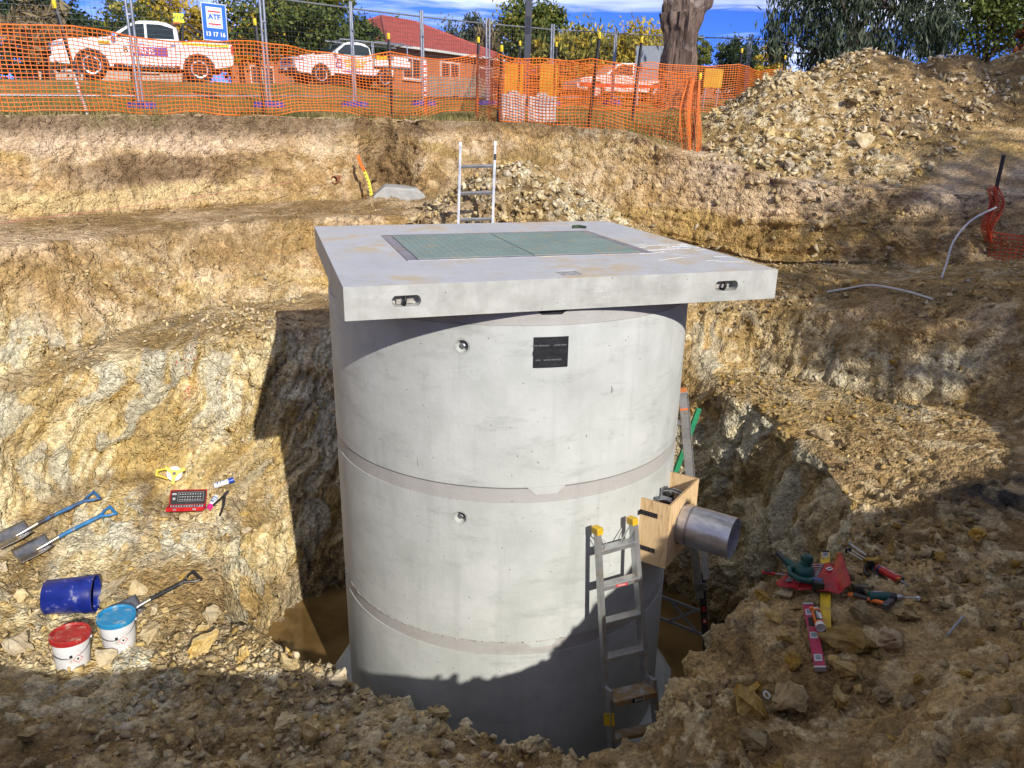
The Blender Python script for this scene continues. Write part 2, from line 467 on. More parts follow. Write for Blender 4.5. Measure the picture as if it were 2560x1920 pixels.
    bed = fbm(B * np.array([7.0, 1.6, .75]), 4, 51)
    bedf = fbm(B * np.array([26.0, 5.0, 2.2]), 3, 55)
    wob = .12 * np.stack([vnoise(P * 4.1, 36), vnoise(P * 4.1, 37), vnoise(P * 4.1, 38)], 1)
    t1, c1, e1 = cells((B + wob) * np.array([5.0, 3.0, 1.8]), 61)
    t3, c3, e3 = cells((B + wob) * np.array([13.0, 8.0, 5.5]), 64)
    fine = fbm(P * 9.0, 3, 81)
    crumb = fbm(P * 24.0, 2, 82)
    mid = fbm(w * 2.6, 4, 84)
    sel = np.where(rr_ < 18)[0]
    t2 = np.zeros(len(P), np.float32); c2 = np.full(len(P), .5, np.float32); e2 = np.ones(len(P), np.float32)
    t2[sel], c2[sel], e2[sel] = cells((w[sel] + wob[sel]) * 8.0, 91)
    ridged = 1 - np.abs(fbm(w * 3.3, 4, 86)) * 2.2
    upper = sstep(-1.75, -1.35, P[:, 2])
    d = near * (.11 * low * inpit * (1 - .6 * upper) + .052 * mid * (.35 + steep) * (.4 + .6 * inpit) * (1 - .45 * upper) + .028 * fine + .014 * crumb)
    d += near * inpit * .035 * ridged * (.3 + .7 * steep) * (1 - rock)
    d += near * rockt * (.085 * (np.abs(bed) * 1.7 - .5) + .22 * t1 * (1 - .72 * right) + .05 * (c1 - .5) * (1 - .5 * right) + .016 * bedf + .045 * t3 + .018 * (c3 - .5) - .02 * sstep(.06, .0, e1))
    d += near * inpit * (1 - rock) * (.05 * t3 + .018 * (c3 - .5) - .012 * sstep(.07, 0, e3)) * (.45 + .55 * steep)
    # clods and lumps on soft ground
    clod = np.clip(sstep(-.12, .30, fbm(P * .9, 3, 95)) + pmf * .7 + hmf + right * .35, 0, 1)
    lump = .075 * t2 + .040 * (c2 - .5) - .016 * sstep(.07, .0, e2)
    shelfr = right * sstep(6.2, 5.4, P[:, 1]) * sstep(-3.7, -3.3, P[:, 2])
    d += near * lump * (inpit * (.62 + .9 * shelfr) * clod * (1 - .55 * rockt) + pmf * .75 + hmf * 1.1)
    # blade marks: shallow level grooves in the soft upper walls
    blade = np.abs(vnoise(np.stack([P[:, 0] * .5, P[:, 1] * .5, P[:, 2] * 9 + low * 1.2], 1), 97))
    d += near * inpit * (1 - rock) * steep * .026 * blade
    # bucket teeth: raked parallel grooves in patches of the clay walls
    arc = np.radians(thv) * rr_ + .35 * P[:, 2] + .05 * mid
    teeth = np.abs((arc / .12) % 1.0 - .5) * 2
    tpatch = sstep(.0, .22, fbm(P * .8 + 31, 2, 88)) * steep * (1 - rock) * inpit
    d -= near * .030 * tpatch * sstep(.45, 1.0, teeth)
    d += near * inpit * (1 - rock) * steep * right * .08 * blade
    d += near * rockt * right * .028 * bedf
    # benches stay flat
    d *= 1 - inpit * sstep(.80, .95, n[:, 2]) * (.45 * sstep(-2.9, -2.4, P[:, 2]) + .35 * sstep(-1.6, -1.35, P[:, 2]) * sstep(1.0, -.5, P[:, 0]))
    # cracks and slumps in the clay
    ck = np.abs(fbm(w * np.array([1.9, 1.9, 1.0]), 3, 99)); ck2 = np.abs(fbm(w * np.array([5.2, 5.2, 4.0]), 2, 101))
    crack = np.maximum(sstep(.04, .0, ck), .45 * sstep(.04, .0, ck2)) * inpit * (1 - rock)
    d -= near * .045 * crack
    # the recess round the pipe is hacked out roughly
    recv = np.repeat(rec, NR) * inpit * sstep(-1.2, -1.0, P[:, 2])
    d += near * recv * (.12 * mid + .10 * t2)
    d *= np.where(rr_ < 1.55, .1, 1.0)
    d *= 1 - .72 * np.exp(-(((P[:, 0] - 2.15) / .55) ** 2 + ((P[:, 1] - 4.35) / .75) ** 2) ** 2) * (P[:, 2] > -3.3)     # trodden flat where the tools lie
    d *= 1 - .7 * np.exp(-(((P[:, 0] + 2.85) / .70) ** 2 + ((P[:, 1] - 5.85) / .42) ** 2) ** 2) * (P[:, 2] < -3.3)
    V = P + n * d[:, None]
    V[:, 2] += (1 - near) * .25 * fbm(P * .05, 2, 44) * sstep(60, 200, rr_)
    # ---- what the surface is made of, vertex by vertex
    def C3(r_, g_, b_): return np.array([r_, g_, b_], np.float32)[None, :]
    def mx(A, Bc, f): return A + (Bc - A) * np.clip(f, 0, 1)[:, None]
    nA, nB, nC = fbm(P * 1.4, 5, 201), fbm(w * 4.5, 4, 202), fbm(w * 12.0, 3, 203)
    st = fbm(np.stack([P[:, 0] * .35, P[:, 1] * .35, P[:, 2] * 3.4 + low * .8], 1), 4, 204)
    clay = mx(C3(.44, .285, .12), C3(.62, .45, .27), sstep(-.35, .35, nA + .5 * nB))
    clay = mx(clay, C3(.46, .315, .105), sstep(-.0, .30, st) * .75)
    clay = mx(clay, C3(.60, .48, .31), sstep(.10, .45, nB + .5 * nC) * .55)
    # smeared brown clay band across the upper left wall
    zb = P[:, 2] + .16 * lown + .06 * nB
    lft = sstep(283, 292, thv) * sstep(333, 322, thv)
    bandm = sstep(-.80, -.70, zb) * sstep(-.36, -.46, zb) * lft * sstep(.4, .0, np.abs(low + .05) - .1)
    stp2 = sstep(.06, .28, 1 - n[:, 2])
    clay = mx(clay, C3(.60, .455, .31), sstep(-.42, -.30, zb) * stp2 * lft * .7)
    clay = mx(clay, C3(.20, .128, .066), bandm * stp2 * .9)
    clay = mx(clay, C3(.60, .46, .235), sstep(-.72, -.82, zb) * sstep(-1.1, -.95, zb) * stp2 * lft * .75)
    clay = mx(clay, C3(.15, .095, .05), sstep(-.22, -.05, rel + .08 * nB) * inpit * sstep(-.3, -.05, P[:, 2]) * .8)
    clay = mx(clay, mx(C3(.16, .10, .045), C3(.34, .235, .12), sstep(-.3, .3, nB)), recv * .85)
    # ochre brown crust under the lip of the first bench
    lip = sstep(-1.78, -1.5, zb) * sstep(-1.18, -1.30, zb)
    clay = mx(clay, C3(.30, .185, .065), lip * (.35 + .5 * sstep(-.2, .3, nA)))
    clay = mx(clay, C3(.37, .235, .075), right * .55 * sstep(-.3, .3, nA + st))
    rk = mx(C3(.48, .355, .15), C3(.71, .61, .38), sstep(-.35, .30, bed * .8 + bedf * .5 + nA * .4))
    rk = mx(rk, C3(.76, .70, .52), sstep(.15, .45, nA + .35 * bedf + .5 * (c1 - .5)))
    rk = mx(rk, C3(.44, .27, .075), sstep(.78, .90, c3) * .4 + sstep(.10, .0, e1) * .25)
    rk = mx(rk, C3(.33, .24, .115), sstep(.22, .5, nB - .3 * nA) * .6)
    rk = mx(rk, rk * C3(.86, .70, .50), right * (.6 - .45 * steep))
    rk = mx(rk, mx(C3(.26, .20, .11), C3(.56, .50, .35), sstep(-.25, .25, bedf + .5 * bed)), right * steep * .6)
    rk = mx(rk, C3(.46, .45, .36), sstep(.72, .80, c1) * .7)
    colr = mx(clay, rk, rock)
    # broken spoil: stones among brown fines
    ledge = sstep(-.25, .05, rel) * (1 - sstep(.9, 1.6, rel)) * sstep(1.5, 3.0, P[:, 0]) * (1 - pmf)
    colr = mx(colr, mx(C3(.36, .25, .15), C3(.56, .44, .32), sstep(-.2, .3, nA)), ledge * .8)
    sp_ = mx(C3(.22, .14, .05), C3(.42, .295, .13), sstep(-.3, .3, nB + .6 * nC))
    sp_ = mx(sp_, C3(.64, .56, .38), sstep(.66, .82, c2) * .85 * sstep(7.5, 4.8, P[:, 0]))
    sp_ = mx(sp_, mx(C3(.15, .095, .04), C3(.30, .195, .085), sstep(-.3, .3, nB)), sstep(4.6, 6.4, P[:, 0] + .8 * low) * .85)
    colr = mx(colr, sp_, np.clip(pmf + hmf, 0, 1) * .92)
    grass = sstep(.0, .30, rel + .22 * fbm(P * 2.3, 3, 111)) * (1 - pmf)
    grass *= sstep(-.35, -.02, P[:, 2] + .1 * low) * (1 - sstep(3.2, 4.2, P[:, 0]) * sstep(18, 15.5, P[:, 1]))
    flat = inpit * (1 - steep)
    damp = np.clip(flat * sstep(.12, -.15, fbm(P * 1.1, 3, 113) + .25 * nB) * .85 + sstep(-4.1, -4.6, P[:, 2]) * .85, 0, 1)
    mud = mx(C3(.165, .105, .042), C3(.30, .205, .095), sstep(-.4, .4, nB + .5 * nC))
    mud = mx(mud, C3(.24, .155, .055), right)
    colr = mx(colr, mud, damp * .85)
    b1 = flat * sstep(-1.5, -1.3, P[:, 2]) * sstep(-.75, -.95, P[:, 2]) * sstep(.3, -.5, P[:, 0])
    colr = mx(colr, mx(C3(.27, .18, .08), C3(.52, .39, .24), sstep(-.25, .35, nA + .3 * nB)), b1 * .9)
    # stony floors: each lump its own stone colour
    stony = flat * clod * (1 - damp) * (1 - b1)
    stc = mx(C3(.34, .235, .105), C3(.64, .57, .40), sstep(.35, .85, c2))
    colr = mx(colr, stc, stony * .6)
    # trodden brown ground in front of the shaft and on the tool shelf
    fg = sstep(4.4, 3.7, P[:, 1]) * inpit + right * sstep(5.9, 5.0, P[:, 1] - .35 * P[:, 0]) * inpit * sstep(-4.2, -3.6, P[:, 2])
    brn = mx(C3(.20, .128, .055), C3(.40, .275, .13), sstep(-.35, .35, nA * .6 + nB))
    brn = mx(brn, C3(.54, .44, .27), sstep(.66, .82, c2) * .7)
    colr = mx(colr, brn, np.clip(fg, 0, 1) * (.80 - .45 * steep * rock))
    mudp = np.exp(-(((P[:, 0] + 2.85) / .70) ** 2 + ((P[:, 1] - 5.85) / .42) ** 2) ** 2) * sstep(-4.25, -4.05, P[:, 2])
    colr = mx(colr, mx(C3(.23, .15, .06), C3(.33, .225, .10), sstep(-.3, .3, nB)), mudp * .85)
    black_patch = np.exp(-(((P[:, 0] - 3.75) / .42) ** 2 + ((P[:, 1] - 5.35) / .38) ** 2) * 1.0) * sstep(-.5, .1, nB)  # near-black patch on the right shelf, broken up by noise
    colr = mx(colr, C3(.035, .033, .034), black_patch * 1.2)
    gr = mx(C3(.26, .185, .065), C3(.17, .18, .045), sstep(-.25, .35, fbm(P * .8, 4, 205) + .3 * nC))
    gr = mx(gr, C3(.38, .28, .12), sstep(.05, .4, fbm(P * 3.1, 3, 206)) * .6)
    edge = sstep(.9, .0, rel) * grass
    gr = mx(gr, C3(.17, .115, .058), edge * .7)
    colr = mx(colr, gr, grass)
    colr *= (1.08 + .28 * nC + .16 * (c2 - .5) + .10 * (c3 - .5) * inpit)[:, None] * (1 - .25 * crack)[:, None]
    idx = np.arange(NCOL * NR).reshape(NCOL, NR)
    a = idx[:, :-1]; b = np.roll(idx, -1, 0)[:, :-1]; c = np.roll(idx, -1, 0)[:, 1:]; e = idx[:, 1:]
    F = np.stack([a, e, c, b], 2).reshape(-1, 4)
    o = np_mesh('ground', V, F, ground_material(), smooth=True)
    me = o.data
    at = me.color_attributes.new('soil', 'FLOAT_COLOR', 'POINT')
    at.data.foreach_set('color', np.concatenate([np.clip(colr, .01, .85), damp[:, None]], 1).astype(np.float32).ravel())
    tag(o, None, kind='structure')
    info = dict(V=V, N=n, r=rr_, rock=rock, steep=steep, pile=pmf, heap=hmf, grass=grass, damp=damp, inpit=inpit, th=thv, clod=clod, rel=rel)
    return o, info

def ground_material():
    m, n, l, b = _nodes('ground_soil')
    geo = n.new('ShaderNodeNewGeometry'); pos = geo.outputs['Position']
    att = n.new('ShaderNodeAttribute'); att.attribute_name = 'soil'
    vo = n.new('ShaderNodeTexVoronoi'); vo.inputs['Scale'].default_value = 42; l.new(pos, vo.inputs['Vector'])
    def speck(vor, lo, hi):
        sc = n.new('ShaderNodeSeparateColor'); l.new(vor.outputs['Color'], sc.inputs[0])
        r = n.new('ShaderNodeValToRGB'); e = r.color_ramp.elements
        e[0].color = (lo, lo * .97, lo * .92, 1); e[1].color = (hi, hi, hi * .97, 1); e.new(.55).color = (1, 1, 1, 1)
        l.new(sc.outputs[0], r.inputs['Fac']); return r.outputs[0]
    vb_ = n.new('ShaderNodeTexVoronoi'); vb_.inputs['Scale'].default_value = 17; l.new(pos, vb_.inputs['Vector'])
    x0 = n.new('ShaderNodeMixRGB'); x0.blend_type = 'MULTIPLY'; x0.inputs['Fac'].default_value = .42
    l.new(att.outputs['Color'], x0.inputs['Color1']); l.new(speck(vb_, .72, 1.3), x0.inputs['Color2'])
    x = n.new('ShaderNodeMixRGB'); x.blend_type = 'MULTIPLY'; x.inputs['Fac'].default_value = .6
    l.new(x0.outputs[0], x.inputs['Color1']); l.new(speck(vo, .62, 1.42), x.inputs['Color2'])
    l.new(x.outputs[0], b.inputs['Base Color'])
    rg = n.new('ShaderNodeMapRange'); rg.inputs['To Min'].default_value = .95; rg.inputs['To Max'].default_value = .6
    l.new(att.outputs['Alpha'], rg.inputs['Value']); l.new(rg.outputs[0], b.inputs['Roughness'])
    b.inputs['Specular IOR Level'].default_value = .2
    t = n.new('ShaderNodeTexNoise'); t.inputs['Scale'].default_value = 34; t.inputs['Detail'].default_value = 3; t.inputs['Roughness'].default_value = .7
    l.new(pos, t.inputs['Vector'])
    mb_ = n.new('ShaderNodeMath'); mb_.operation = 'MULTIPLY_ADD'; mb_.inputs[1].default_value = 1.6
    l.new(vb_.outputs['Distance'], mb_.inputs[0]); l.new(vo.outputs['Distance'], mb_.inputs[2])
    ma = n.new('ShaderNodeMath'); ma.operation = 'MULTIPLY_ADD'; ma.inputs[1].default_value = -.7
    l.new(mb_.outputs[0], ma.inputs[0]); l.new(t.outputs['Fac'], ma.inputs[2])
    bp = n.new('ShaderNodeBump'); bp.inputs['Strength'].default_value = 1.0; bp.inputs['Distance'].default_value = .028
    l.new(ma.outputs[0], bp.inputs['Height']); l.new(bp.outputs[0], b.inputs['Normal'])
    return m

ground, G = build_ground()
bpy.context.view_layer.update()
_bvh = BVHTree.FromObject(ground, bpy.context.evaluated_depsgraph_get())
def drop(x, y, z0=6.0):
    """height and normal of the ground under (x, y)"""
    h = _bvh.ray_cast(Vector((x, y, z0)), Vector((0, 0, -1)))
    return (h[0].z, h[1]) if h[0] else (float(natural(np.array(x), np.array(y))), Vector((0, 0, 1)))

# muddy water in the bottom of the hole
def water_material():
    m, n, l, b = _nodes('muddy_water')
    g = n.new('ShaderNodeNewGeometry')
    t = n.new('ShaderNodeTexNoise'); t.inputs['Scale'].default_value = 1.6; t.inputs['Detail'].default_value = 5; l.new(g.outputs['Position'], t.inputs['Vector'])
    r = n.new('ShaderNodeValToRGB'); r.color_ramp.elements[0].color = (.10, .062, .022, 1); r.color_ramp.elements[1].color = (.24, .15, .055, 1)
    r.color_ramp.elements[0].position = .35; r.color_ramp.elements[1].position = .62
    l.new(t.outputs['Fac'], r.inputs['Fac']); l.new(r.outputs[0], b.inputs['Base Color'])
    b.inputs['Roughness'].default_value = .09
    t2 = n.new('ShaderNodeTexNoise'); t2.inputs['Scale'].default_value = 9; l.new(g.outputs['Position'], t2.inputs['Vector'])
    bp = n.new('ShaderNodeBump'); bp.inputs['Strength'].default_value = .05; bp.inputs['Distance'].default_value = .02
    l.new(t2.outputs['Fac'], bp.inputs['Height']); l.new(bp.outputs[0], b.inputs['Normal'])
    return m
w = MB()
n_ = 72
w.add([(AXX + 3.0 * math.sin(2 * PI * k / n_), AXY + 3.0 * math.cos(2 * PI * k / n_), -4.84) for k in range(n_)], [tuple(range(n_))])
tag(w.build('water', water_material(), fix=False), None, kind='structure')
# ------------------------------------------------------------------ concrete materials
def concrete(name, lo, hi, scale=2.2, streak=True, rough=.62, dust=None, pits=True):
    m, n, l, b = _nodes(name)
    tc = n.new('ShaderNodeTexCoord'); v = tc.outputs['Object']
    def noise(s, d=5, r=.6, vec=v):
        t = n.new('ShaderNodeTexNoise'); t.inputs['Scale'].default_value = s; t.inputs['Detail'].default_value = d; t.inputs['Roughness'].default_value = r
        l.new(vec, t.inputs['Vector']); return t.outputs['Fac']
    def ramp(f, a, c, p0, p1):
        r = n.new('ShaderNodeValToRGB'); r.color_ramp.elements[0].position = p0; r.color_ramp.elements[1].position = p1
        r.color_ramp.elements[0].color = (*a, 1); r.color_ramp.elements[1].color = (*c, 1); l.new(f, r.inputs['Fac']); return r.outputs[0]
    def mix(f, a, c):
        x = n.new('ShaderNodeMixRGB'); l.new(f, x.inputs['Fac']); l.new(a, x.inputs['Color1'])
        if isinstance(c, tuple): x.inputs['Color2'].default_value = (*c, 1)
        else: l.new(c, x.inputs['Color2'])
        return x.outputs[0]
    k = (0, 0, 0)
    base = ramp(noise(scale), lo, hi, .30, .70)
    mp = n.new('ShaderNodeMapping'); mp.inputs['Scale'].default_value = (7, 7, .55); l.new(v, mp.inputs['Vector'])
    if streak:
        base = mix(ramp(noise(1.1, 5, .65, mp.outputs[0]), k, (.40,) * 3, .52, .78), base, tuple(.72 * q for q in lo))
    mp2 = n.new('ShaderNodeMapping'); mp2.inputs['Scale'].default_value = (1.6, 1.6, 5.5); l.new(v, mp2.inputs['Vector'])
    base = mix(ramp(noise(1.7, 6, .7, mp2.outputs[0]), k, (.5,) * 3, .54, .72), base, tuple(.70 * q for q in lo))
    base = mix(ramp(noise(5.0, 6, .75), k, (.30,) * 3, .60, .72), base, tuple(.55 * q for q in lo))
    if pits:
        vo = n.new('ShaderNodeTexVoronoi'); vo.inputs['Scale'].default_value = 11; l.new(v, vo.inputs['Vector'])
        base = mix(ramp(vo.outputs['Distance'], (.75,) * 3, k, .035, .075), base, tuple(.35 * q for q in lo))
    if dust:
        base = mix(ramp(noise(2.4, 6, .75), k, (.8,) * 3, .50, .64), base, dust)
        base = mix(ramp(noise(14, 5, .8), k, (.7,) * 3, .60, .70), base, tuple(.8 * q for q in dust))
    l.new(base, b.inputs['Base Color'])
    b.inputs['Roughness'].default_value = rough; b.inputs['Specular IOR Level'].default_value = .3
    bp = n.new('ShaderNodeBump'); bp.inputs['Strength'].default_value = .22; bp.inputs['Distance'].default_value = .01
    l.new(noise(38, 5, .65), bp.inputs['Height']); l.new(bp.outputs[0], b.inputs['Normal'])
    return m

M_RING = concrete('ring_concrete', (.40, .42, .40), (.54, .56, .545))
M_BAND = concrete('band_concrete', (.375, .365, .35), (.425, .415, .40))
M_SLAB = concrete('lid_concrete', (.33, .335, .305), (.50, .505, .475), scale=5, dust=None)
M_SLABTOP = concrete('lid_top_concrete', (.42, .435, .455), (.51, .525, .545), scale=2.6, streak=False, dust=(.50, .39, .23), pits=True)
M_RAW = mat('raw_concrete', (.42, .40, .36), .9, bump=.6, bscale=60, var=.2, scale=20)
M_STEEL = mat('dull_steel', (.42, .43, .45), .42, .9, var=.15, scale=12)
M_ALU = mat('ladder_aluminium', (.62, .63, .64), .38, .75, var=.18, scale=7, spots=(.42, .35, .24), spot_amt=.35, spot_scale=14)
M_BLACK = mat('black_rubber', (.018, .019, .024), .45, var=.2, scale=10, bump=.15)
M_BLACKP = mat('black_plastic', (.022, .022, .024), .38, var=.25, scale=16, spots=(.16, .12, .07), spot_amt=.2)
M_WHITEINK = mat('white_ink', (.75, .75, .72), .6, var=.04)
M_BLACKINK = mat('black_ink', (.015, .015, .018), .6, var=.1)
M_REDINK = mat('red_ink', (.62, .03, .025), .55, var=.08)
M_YELINK = mat('yellow_ink', (.80, .62, .03), .55, var=.08)
M_HATCH = mat('green_hatch_plate', (.21, .285, .26), .55, .0, var=.16, scale=3, col2=(.15, .215, .195), spots=(.30, .26, .16), spot_amt=.32, spot_scale=9, bump=.12, bscale=70)

def cut(o, cutters):
    """subtract cutter meshes for good, then delete them"""
    for c in cutters:
        md = o.modifiers.new('cut', 'BOOLEAN'); md.operation = 'DIFFERENCE'; md.object = c; md.solver = 'EXACT'
    dg = bpy.context.evaluated_depsgraph_get()
    me = bpy.data.meshes.new_from_object(o.evaluated_get(dg))
    o.modifiers.clear()
    mats = [m_ for m_ in o.data.materials]
    o.data = me
    me.materials.clear()
    for m_ in mats: me.materials.append(m_)
    for c in cutters: bpy.data.objects.remove(c)
    return o

# ------------------------------------------------------------------ shaft of stacked concrete rings
RAD = 1.365
JZ = [-1.034, -2.228, -3.418, -4.66]        # ring joints
def on_wall(deg, z, off=0.0):
    a = R(deg)
    return Vector(((RAD + off) * math.sin(a), -(RAD + off) * math.cos(a), z + 5.0))
def wall_matrix(deg, z, off=0.0):
    """local frame on the shaft wall: x along the wall, y up, z outward"""
    a = R(deg)
    x = Vector((math.cos(a), math.sin(a), 0)); zz = Vector((math.sin(a), -math.cos(a), 0)); y = Vector((0, 0, 1))
    M = Matrix((x, y, zz)).transposed().to_4x4(); M.translation = on_wall(deg, z, off)
    return M
def curved(mb, a0, a1, z0, z1, r0, r1, n=8, inset=0.0):
    """curved block on the wall between bearings a0..a1 (bottom edge inset by 'inset' degrees)"""
    vs, fs = [], []
    for i in range(n + 1):
        for (rr, z, ins) in ((r1, z1, 0), (r1, z0, inset), (r0, z0, inset), (r0, z1, 0)):
            lo, hi = a0 + ins, a1 - ins
            a = R(lo + (hi - lo) * i / n)
            vs.append((rr * math.sin(a), -rr * math.cos(a), z + 5.0))
    for i in range(n):
        for j in range(4):
            a = i * 4 + j; b = i * 4 + (j + 1) % 4
            fs.append((a, b, b + 4, a + 4))
    fs += [(3, 2, 1, 0), tuple(n * 4 + j for j in range(4))]
    mb.add(vs, fs)
    return mb

shaft = thing('concrete_shaft', 'tall round shaft of stacked pale grey concrete rings standing in the pit', 'concrete shaft', (AXX, AXY, -5.0))
for k in range(3):
    zt, zb = JZ[k], JZ[k + 1]
    bh = .104
    body = MB().lathe([(RAD, zb + 5.006), (RAD, zt - bh + 5.0), (RAD - .17, zt - bh + 5.0), (RAD - .17, zb + 5.006)], 160, close=True).build('ring', M_RING, shaft, smooth=True)
    if k < 2:
        sz = (-1.279, -2.461)[k]
        Mw = wall_matrix((-11.6, -12.4)[k], sz)
        c = MB().lathe([(.012, -.045), (.026, -.045), (.040, -.012), (.046, .03), (.0, .03)], 24, M=Mw).build('cutter', M_RAW, shaft)
        bpy.context.view_layer.update()
        body.modifiers.clear()
        cut(body, [c])
        MB().lathe([(.0, -.040), (.018, -.040), (.018, -.018), (.009, -.014), (0, -.014)], 6, M=Mw).build('lifting_bolt', M_STEEL, body, fix=True)
        MB().lathe([(.0, -.0452), (.027, -.0448), (.040, -.013), (.0465, -.0005), (.0500, .0012), (.047, -.0030), (.041, -.016), (.027, -.047), (0, -.048)], 24, M=Mw).build('socket_lining', M_RAW, body, smooth=True)
    bd = MB().lathe([(RAD - .005, zt - bh + 5.0015), (RAD - .005, zt + 4.994), (RAD - .16, zt + 4.994), (RAD - .16, zt - bh + 5.0015)], 160, close=True).build('joint_band', M_BAND, shaft, smooth=True)
    if k < 2:
        curved(MB(), 6.2, 17.1, zb - .048, zb + .0045, RAD - .02, RAD - .0005, inset=2.4).build('joint_key', M_RING, body)
# black block standing in for the shade inside the first ring's empty key slot
curved(MB(), 6.9, 16.3, JZ[0] - .036, JZ[0] + .002, RAD - .02, RAD - .003, inset=2.0).build('key_slot_shade', M_BLACK, shaft)
# thin weathered seam of sealant on the lower joint
m = MB()
for a in np.arange(-70, 74, 2.0):
    curved(m, a, a + 2.0 + .3 * math.sin(a), JZ[2] - .004 - .004 * math.sin(a * 1.3), JZ[2] + .003 + .004 * math.sin(a * .7), RAD - .01, RAD + .002 + .002 * math.sin(a * 2.1), n=2)
m.build('sealant_seam', mat('sealant', (.50, .49, .46), .8, var=.2, scale=30), shaft)
# cast-in base: ten-sided foot
MB().lathe([(RAD + .18, -.25), (RAD + .18, .30), (RAD + .12, .345), (RAD - .1, .345)], 14).build('base_foot', M_RING, shaft, bevel=.01)
# black tape patch with a mastic seam, its lettering upside down
pt = curved(MB(), 6.9, 16.2, -1.405, -1.208, RAD, RAD + .004, n=6).build('tape_patch', M_BLACK, shaft, bevel=.001)
curved(MB(), 6.8, 15.8, -1.322, -1.297, RAD + .003, RAD + .0065, n=6).build('tape_fold', M_BLACK, pt)
m_grey = mat('grey_ink', (.30, .30, .30), .6, var=.05)
for a, z, s_ in ((8.6, -1.262, 'GATOR WRAP EXSO'), (13.9, -1.262, 'GATOR WRAP'), (8.2, -1.355, 'EXSO'), (12.0, -1.355, 'GATOR WRAP EXSO')):
    t = text(s_, .0125, m_grey, pt, (0, 0, 0), (0, 0, 0), ext=.0004)
    t.matrix_parent_inverse = Matrix(); t.matrix_basis = wall_matrix(a, z, .0065)
# dark dribble and chips on the wall
for a, z, ln in ((-24.9, -2.13, .06), (22.6, -1.9, .02), (9, -2.05, .015), (30, -1.62, .05), (3.3, -2.0, .012)):
    mw = wall_matrix(a, z, .0004)
    MB().tube([(0, 0, 0), (.004, ln * .4, 0), (-.002, ln, 0)], [.003, .006, .002], 5, M=mw).build('chip', M_RAW, shaft)

# ------------------------------------------------------------------ lid slab with the hatch
lid = thing('precast_slab', 'square concrete lid slab with a green double hatch on top of the shaft', 'lid slab', (AXX + .017, AXY, -1.034), (0, 0, .2989))
SW, SD, ST = 2.775, 2.785, .192
sl = MB().box((0, 0, ST / 2), (SW, SD, ST)).build('slab', M_SLAB, lid)
cut_list = []
for cx in (-1.026, 1.03):
    poly = [(cx - .072 + .028 * math.cos(a) if abs(a) > PI / 2 else cx + .044 + .028 * math.cos(a), .098 + .034 * math.sin(a)) for a in np.linspace(-PI, PI, 25)[:-1]]
    poly = [(p[0], p[1]) for p in poly]
    c = MB()
    k = len(poly)
    c.add([(x, -SD / 2 - .03, z) for x, z in poly] + [(cx + (x - cx) * .86, -SD / 2 + .075, .098 + (z - .098) * .86) for x, z in poly],
          [tuple(range(k)), tuple(range(k, 2 * k))[::-1]] + [(i, (i + 1) % k, k + (i + 1) % k, k + i) for i in range(k)])
    cut_list.append(c.build('cutter', M_RAW, lid))
cut_list.append(MB().box((0, .045, ST), (1.80, 1.29, .05)).build('cutter', M_RAW, lid))
cut_list.append(MB().box((-.005, -1.232, ST), (.130, .150, .012)).build('cutter', M_RAW, lid))
bpy.context.view_layer.update()
cut(sl, cut_list)
sl.data.materials.append(M_SLABTOP)
for p in sl.data.polygons:
    if p.normal.z > .9 and p.center.z > ST - .001: p.material_index = 1
md = sl.modifiers.new('bevel', 'BEVEL'); md.width = .007; md.segments = 2; md.limit_method = 'ANGLE'; md.angle_limit = R(50)
for cx in (-1.026, 1.03):
    pk = MB().box((cx - .014, -SD / 2 + .055, .098), (.10, .004, .05)).build('pocket_face', M_RAW, lid)
    mb = MB()
    mb.tube([(cx - .018, -SD / 2 + .06, .070), (cx - .022, -SD / 2 + .018, .074), (cx - .020, -SD / 2 + .004, .100), (cx - .016, -SD / 2 + .02, .124), (cx - .016, -SD / 2 + .06, .128)], .0095, 8)
    mb.build('lifting_loop', M_BLACKP, pk, smooth=True)
# recessed metal plate and pour marks
MB().box((-.005, -1.232, ST - .0035), (.124, .144, .004)).build('cast_in_plate', mat('plate', (.50, .51, .50), .6, .3, var=.25, scale=30), lid)
# hatch: metal frame, two ribbed leaves
fr = MB()
for (c, d) in (((-.862, .045, ST - .012), (.072, 1.286, .030)), ((.862, .045, ST - .012), (.072, 1.286, .030)), ((0, -.570, ST - .012), (1.65, .056, .030)), ((0, .658, ST - .012), (1.65, .060, .030))):
    fr.box(c, d)
frame = fr.build('hatch_frame', mat('frame_metal', (.36, .345, .37), .5, .35, var=.25, scale=9, spots=(.42, .35, .24), spot_amt=.3), lid, bevel=.003)
for sx in (-1, 1):
    hb = MB().box((sx * .4125, .043, ST - .006), (.818, 1.158, .022))
    leaf = hb.build('hatch_leaf', M_HATCH, lid, bevel=.002)
    tr = MB()
    for ix in range(15):
        for iy in range(21):
            x = sx * .4125 + (ix - 7) * .0535; y = .043 + (iy - 10) * .0540
            a = R(45) if (ix + iy) % 2 else R(-45)
            tr.box((x, y, ST + .0058), (.040, .011, .0022), rz=a, taper=.6)
    tr.build('tread_pattern', M_HATCH, leaf, fix=False)
m = MB()
rnd = random.Random(5)
for q in range(26):      # pale scratch lines left by chains
    x, y, a = 1.05 + rnd.uniform(-.28, .25), -.75 + rnd.uniform(-.35, .55), rnd.uniform(-.6, 1.4)
    pts = [(x, y, ST + .0004)]
    for j in range(5):
        a += rnd.uniform(-.4, .4); x += .05 * math.cos(a); y += .05 * math.sin(a); pts.append((min(x, 1.37), y, ST + .0004))
    m.tube(pts, .0016, 4)
m.build('scratches', M_WHITEINK, lid, fix=False)
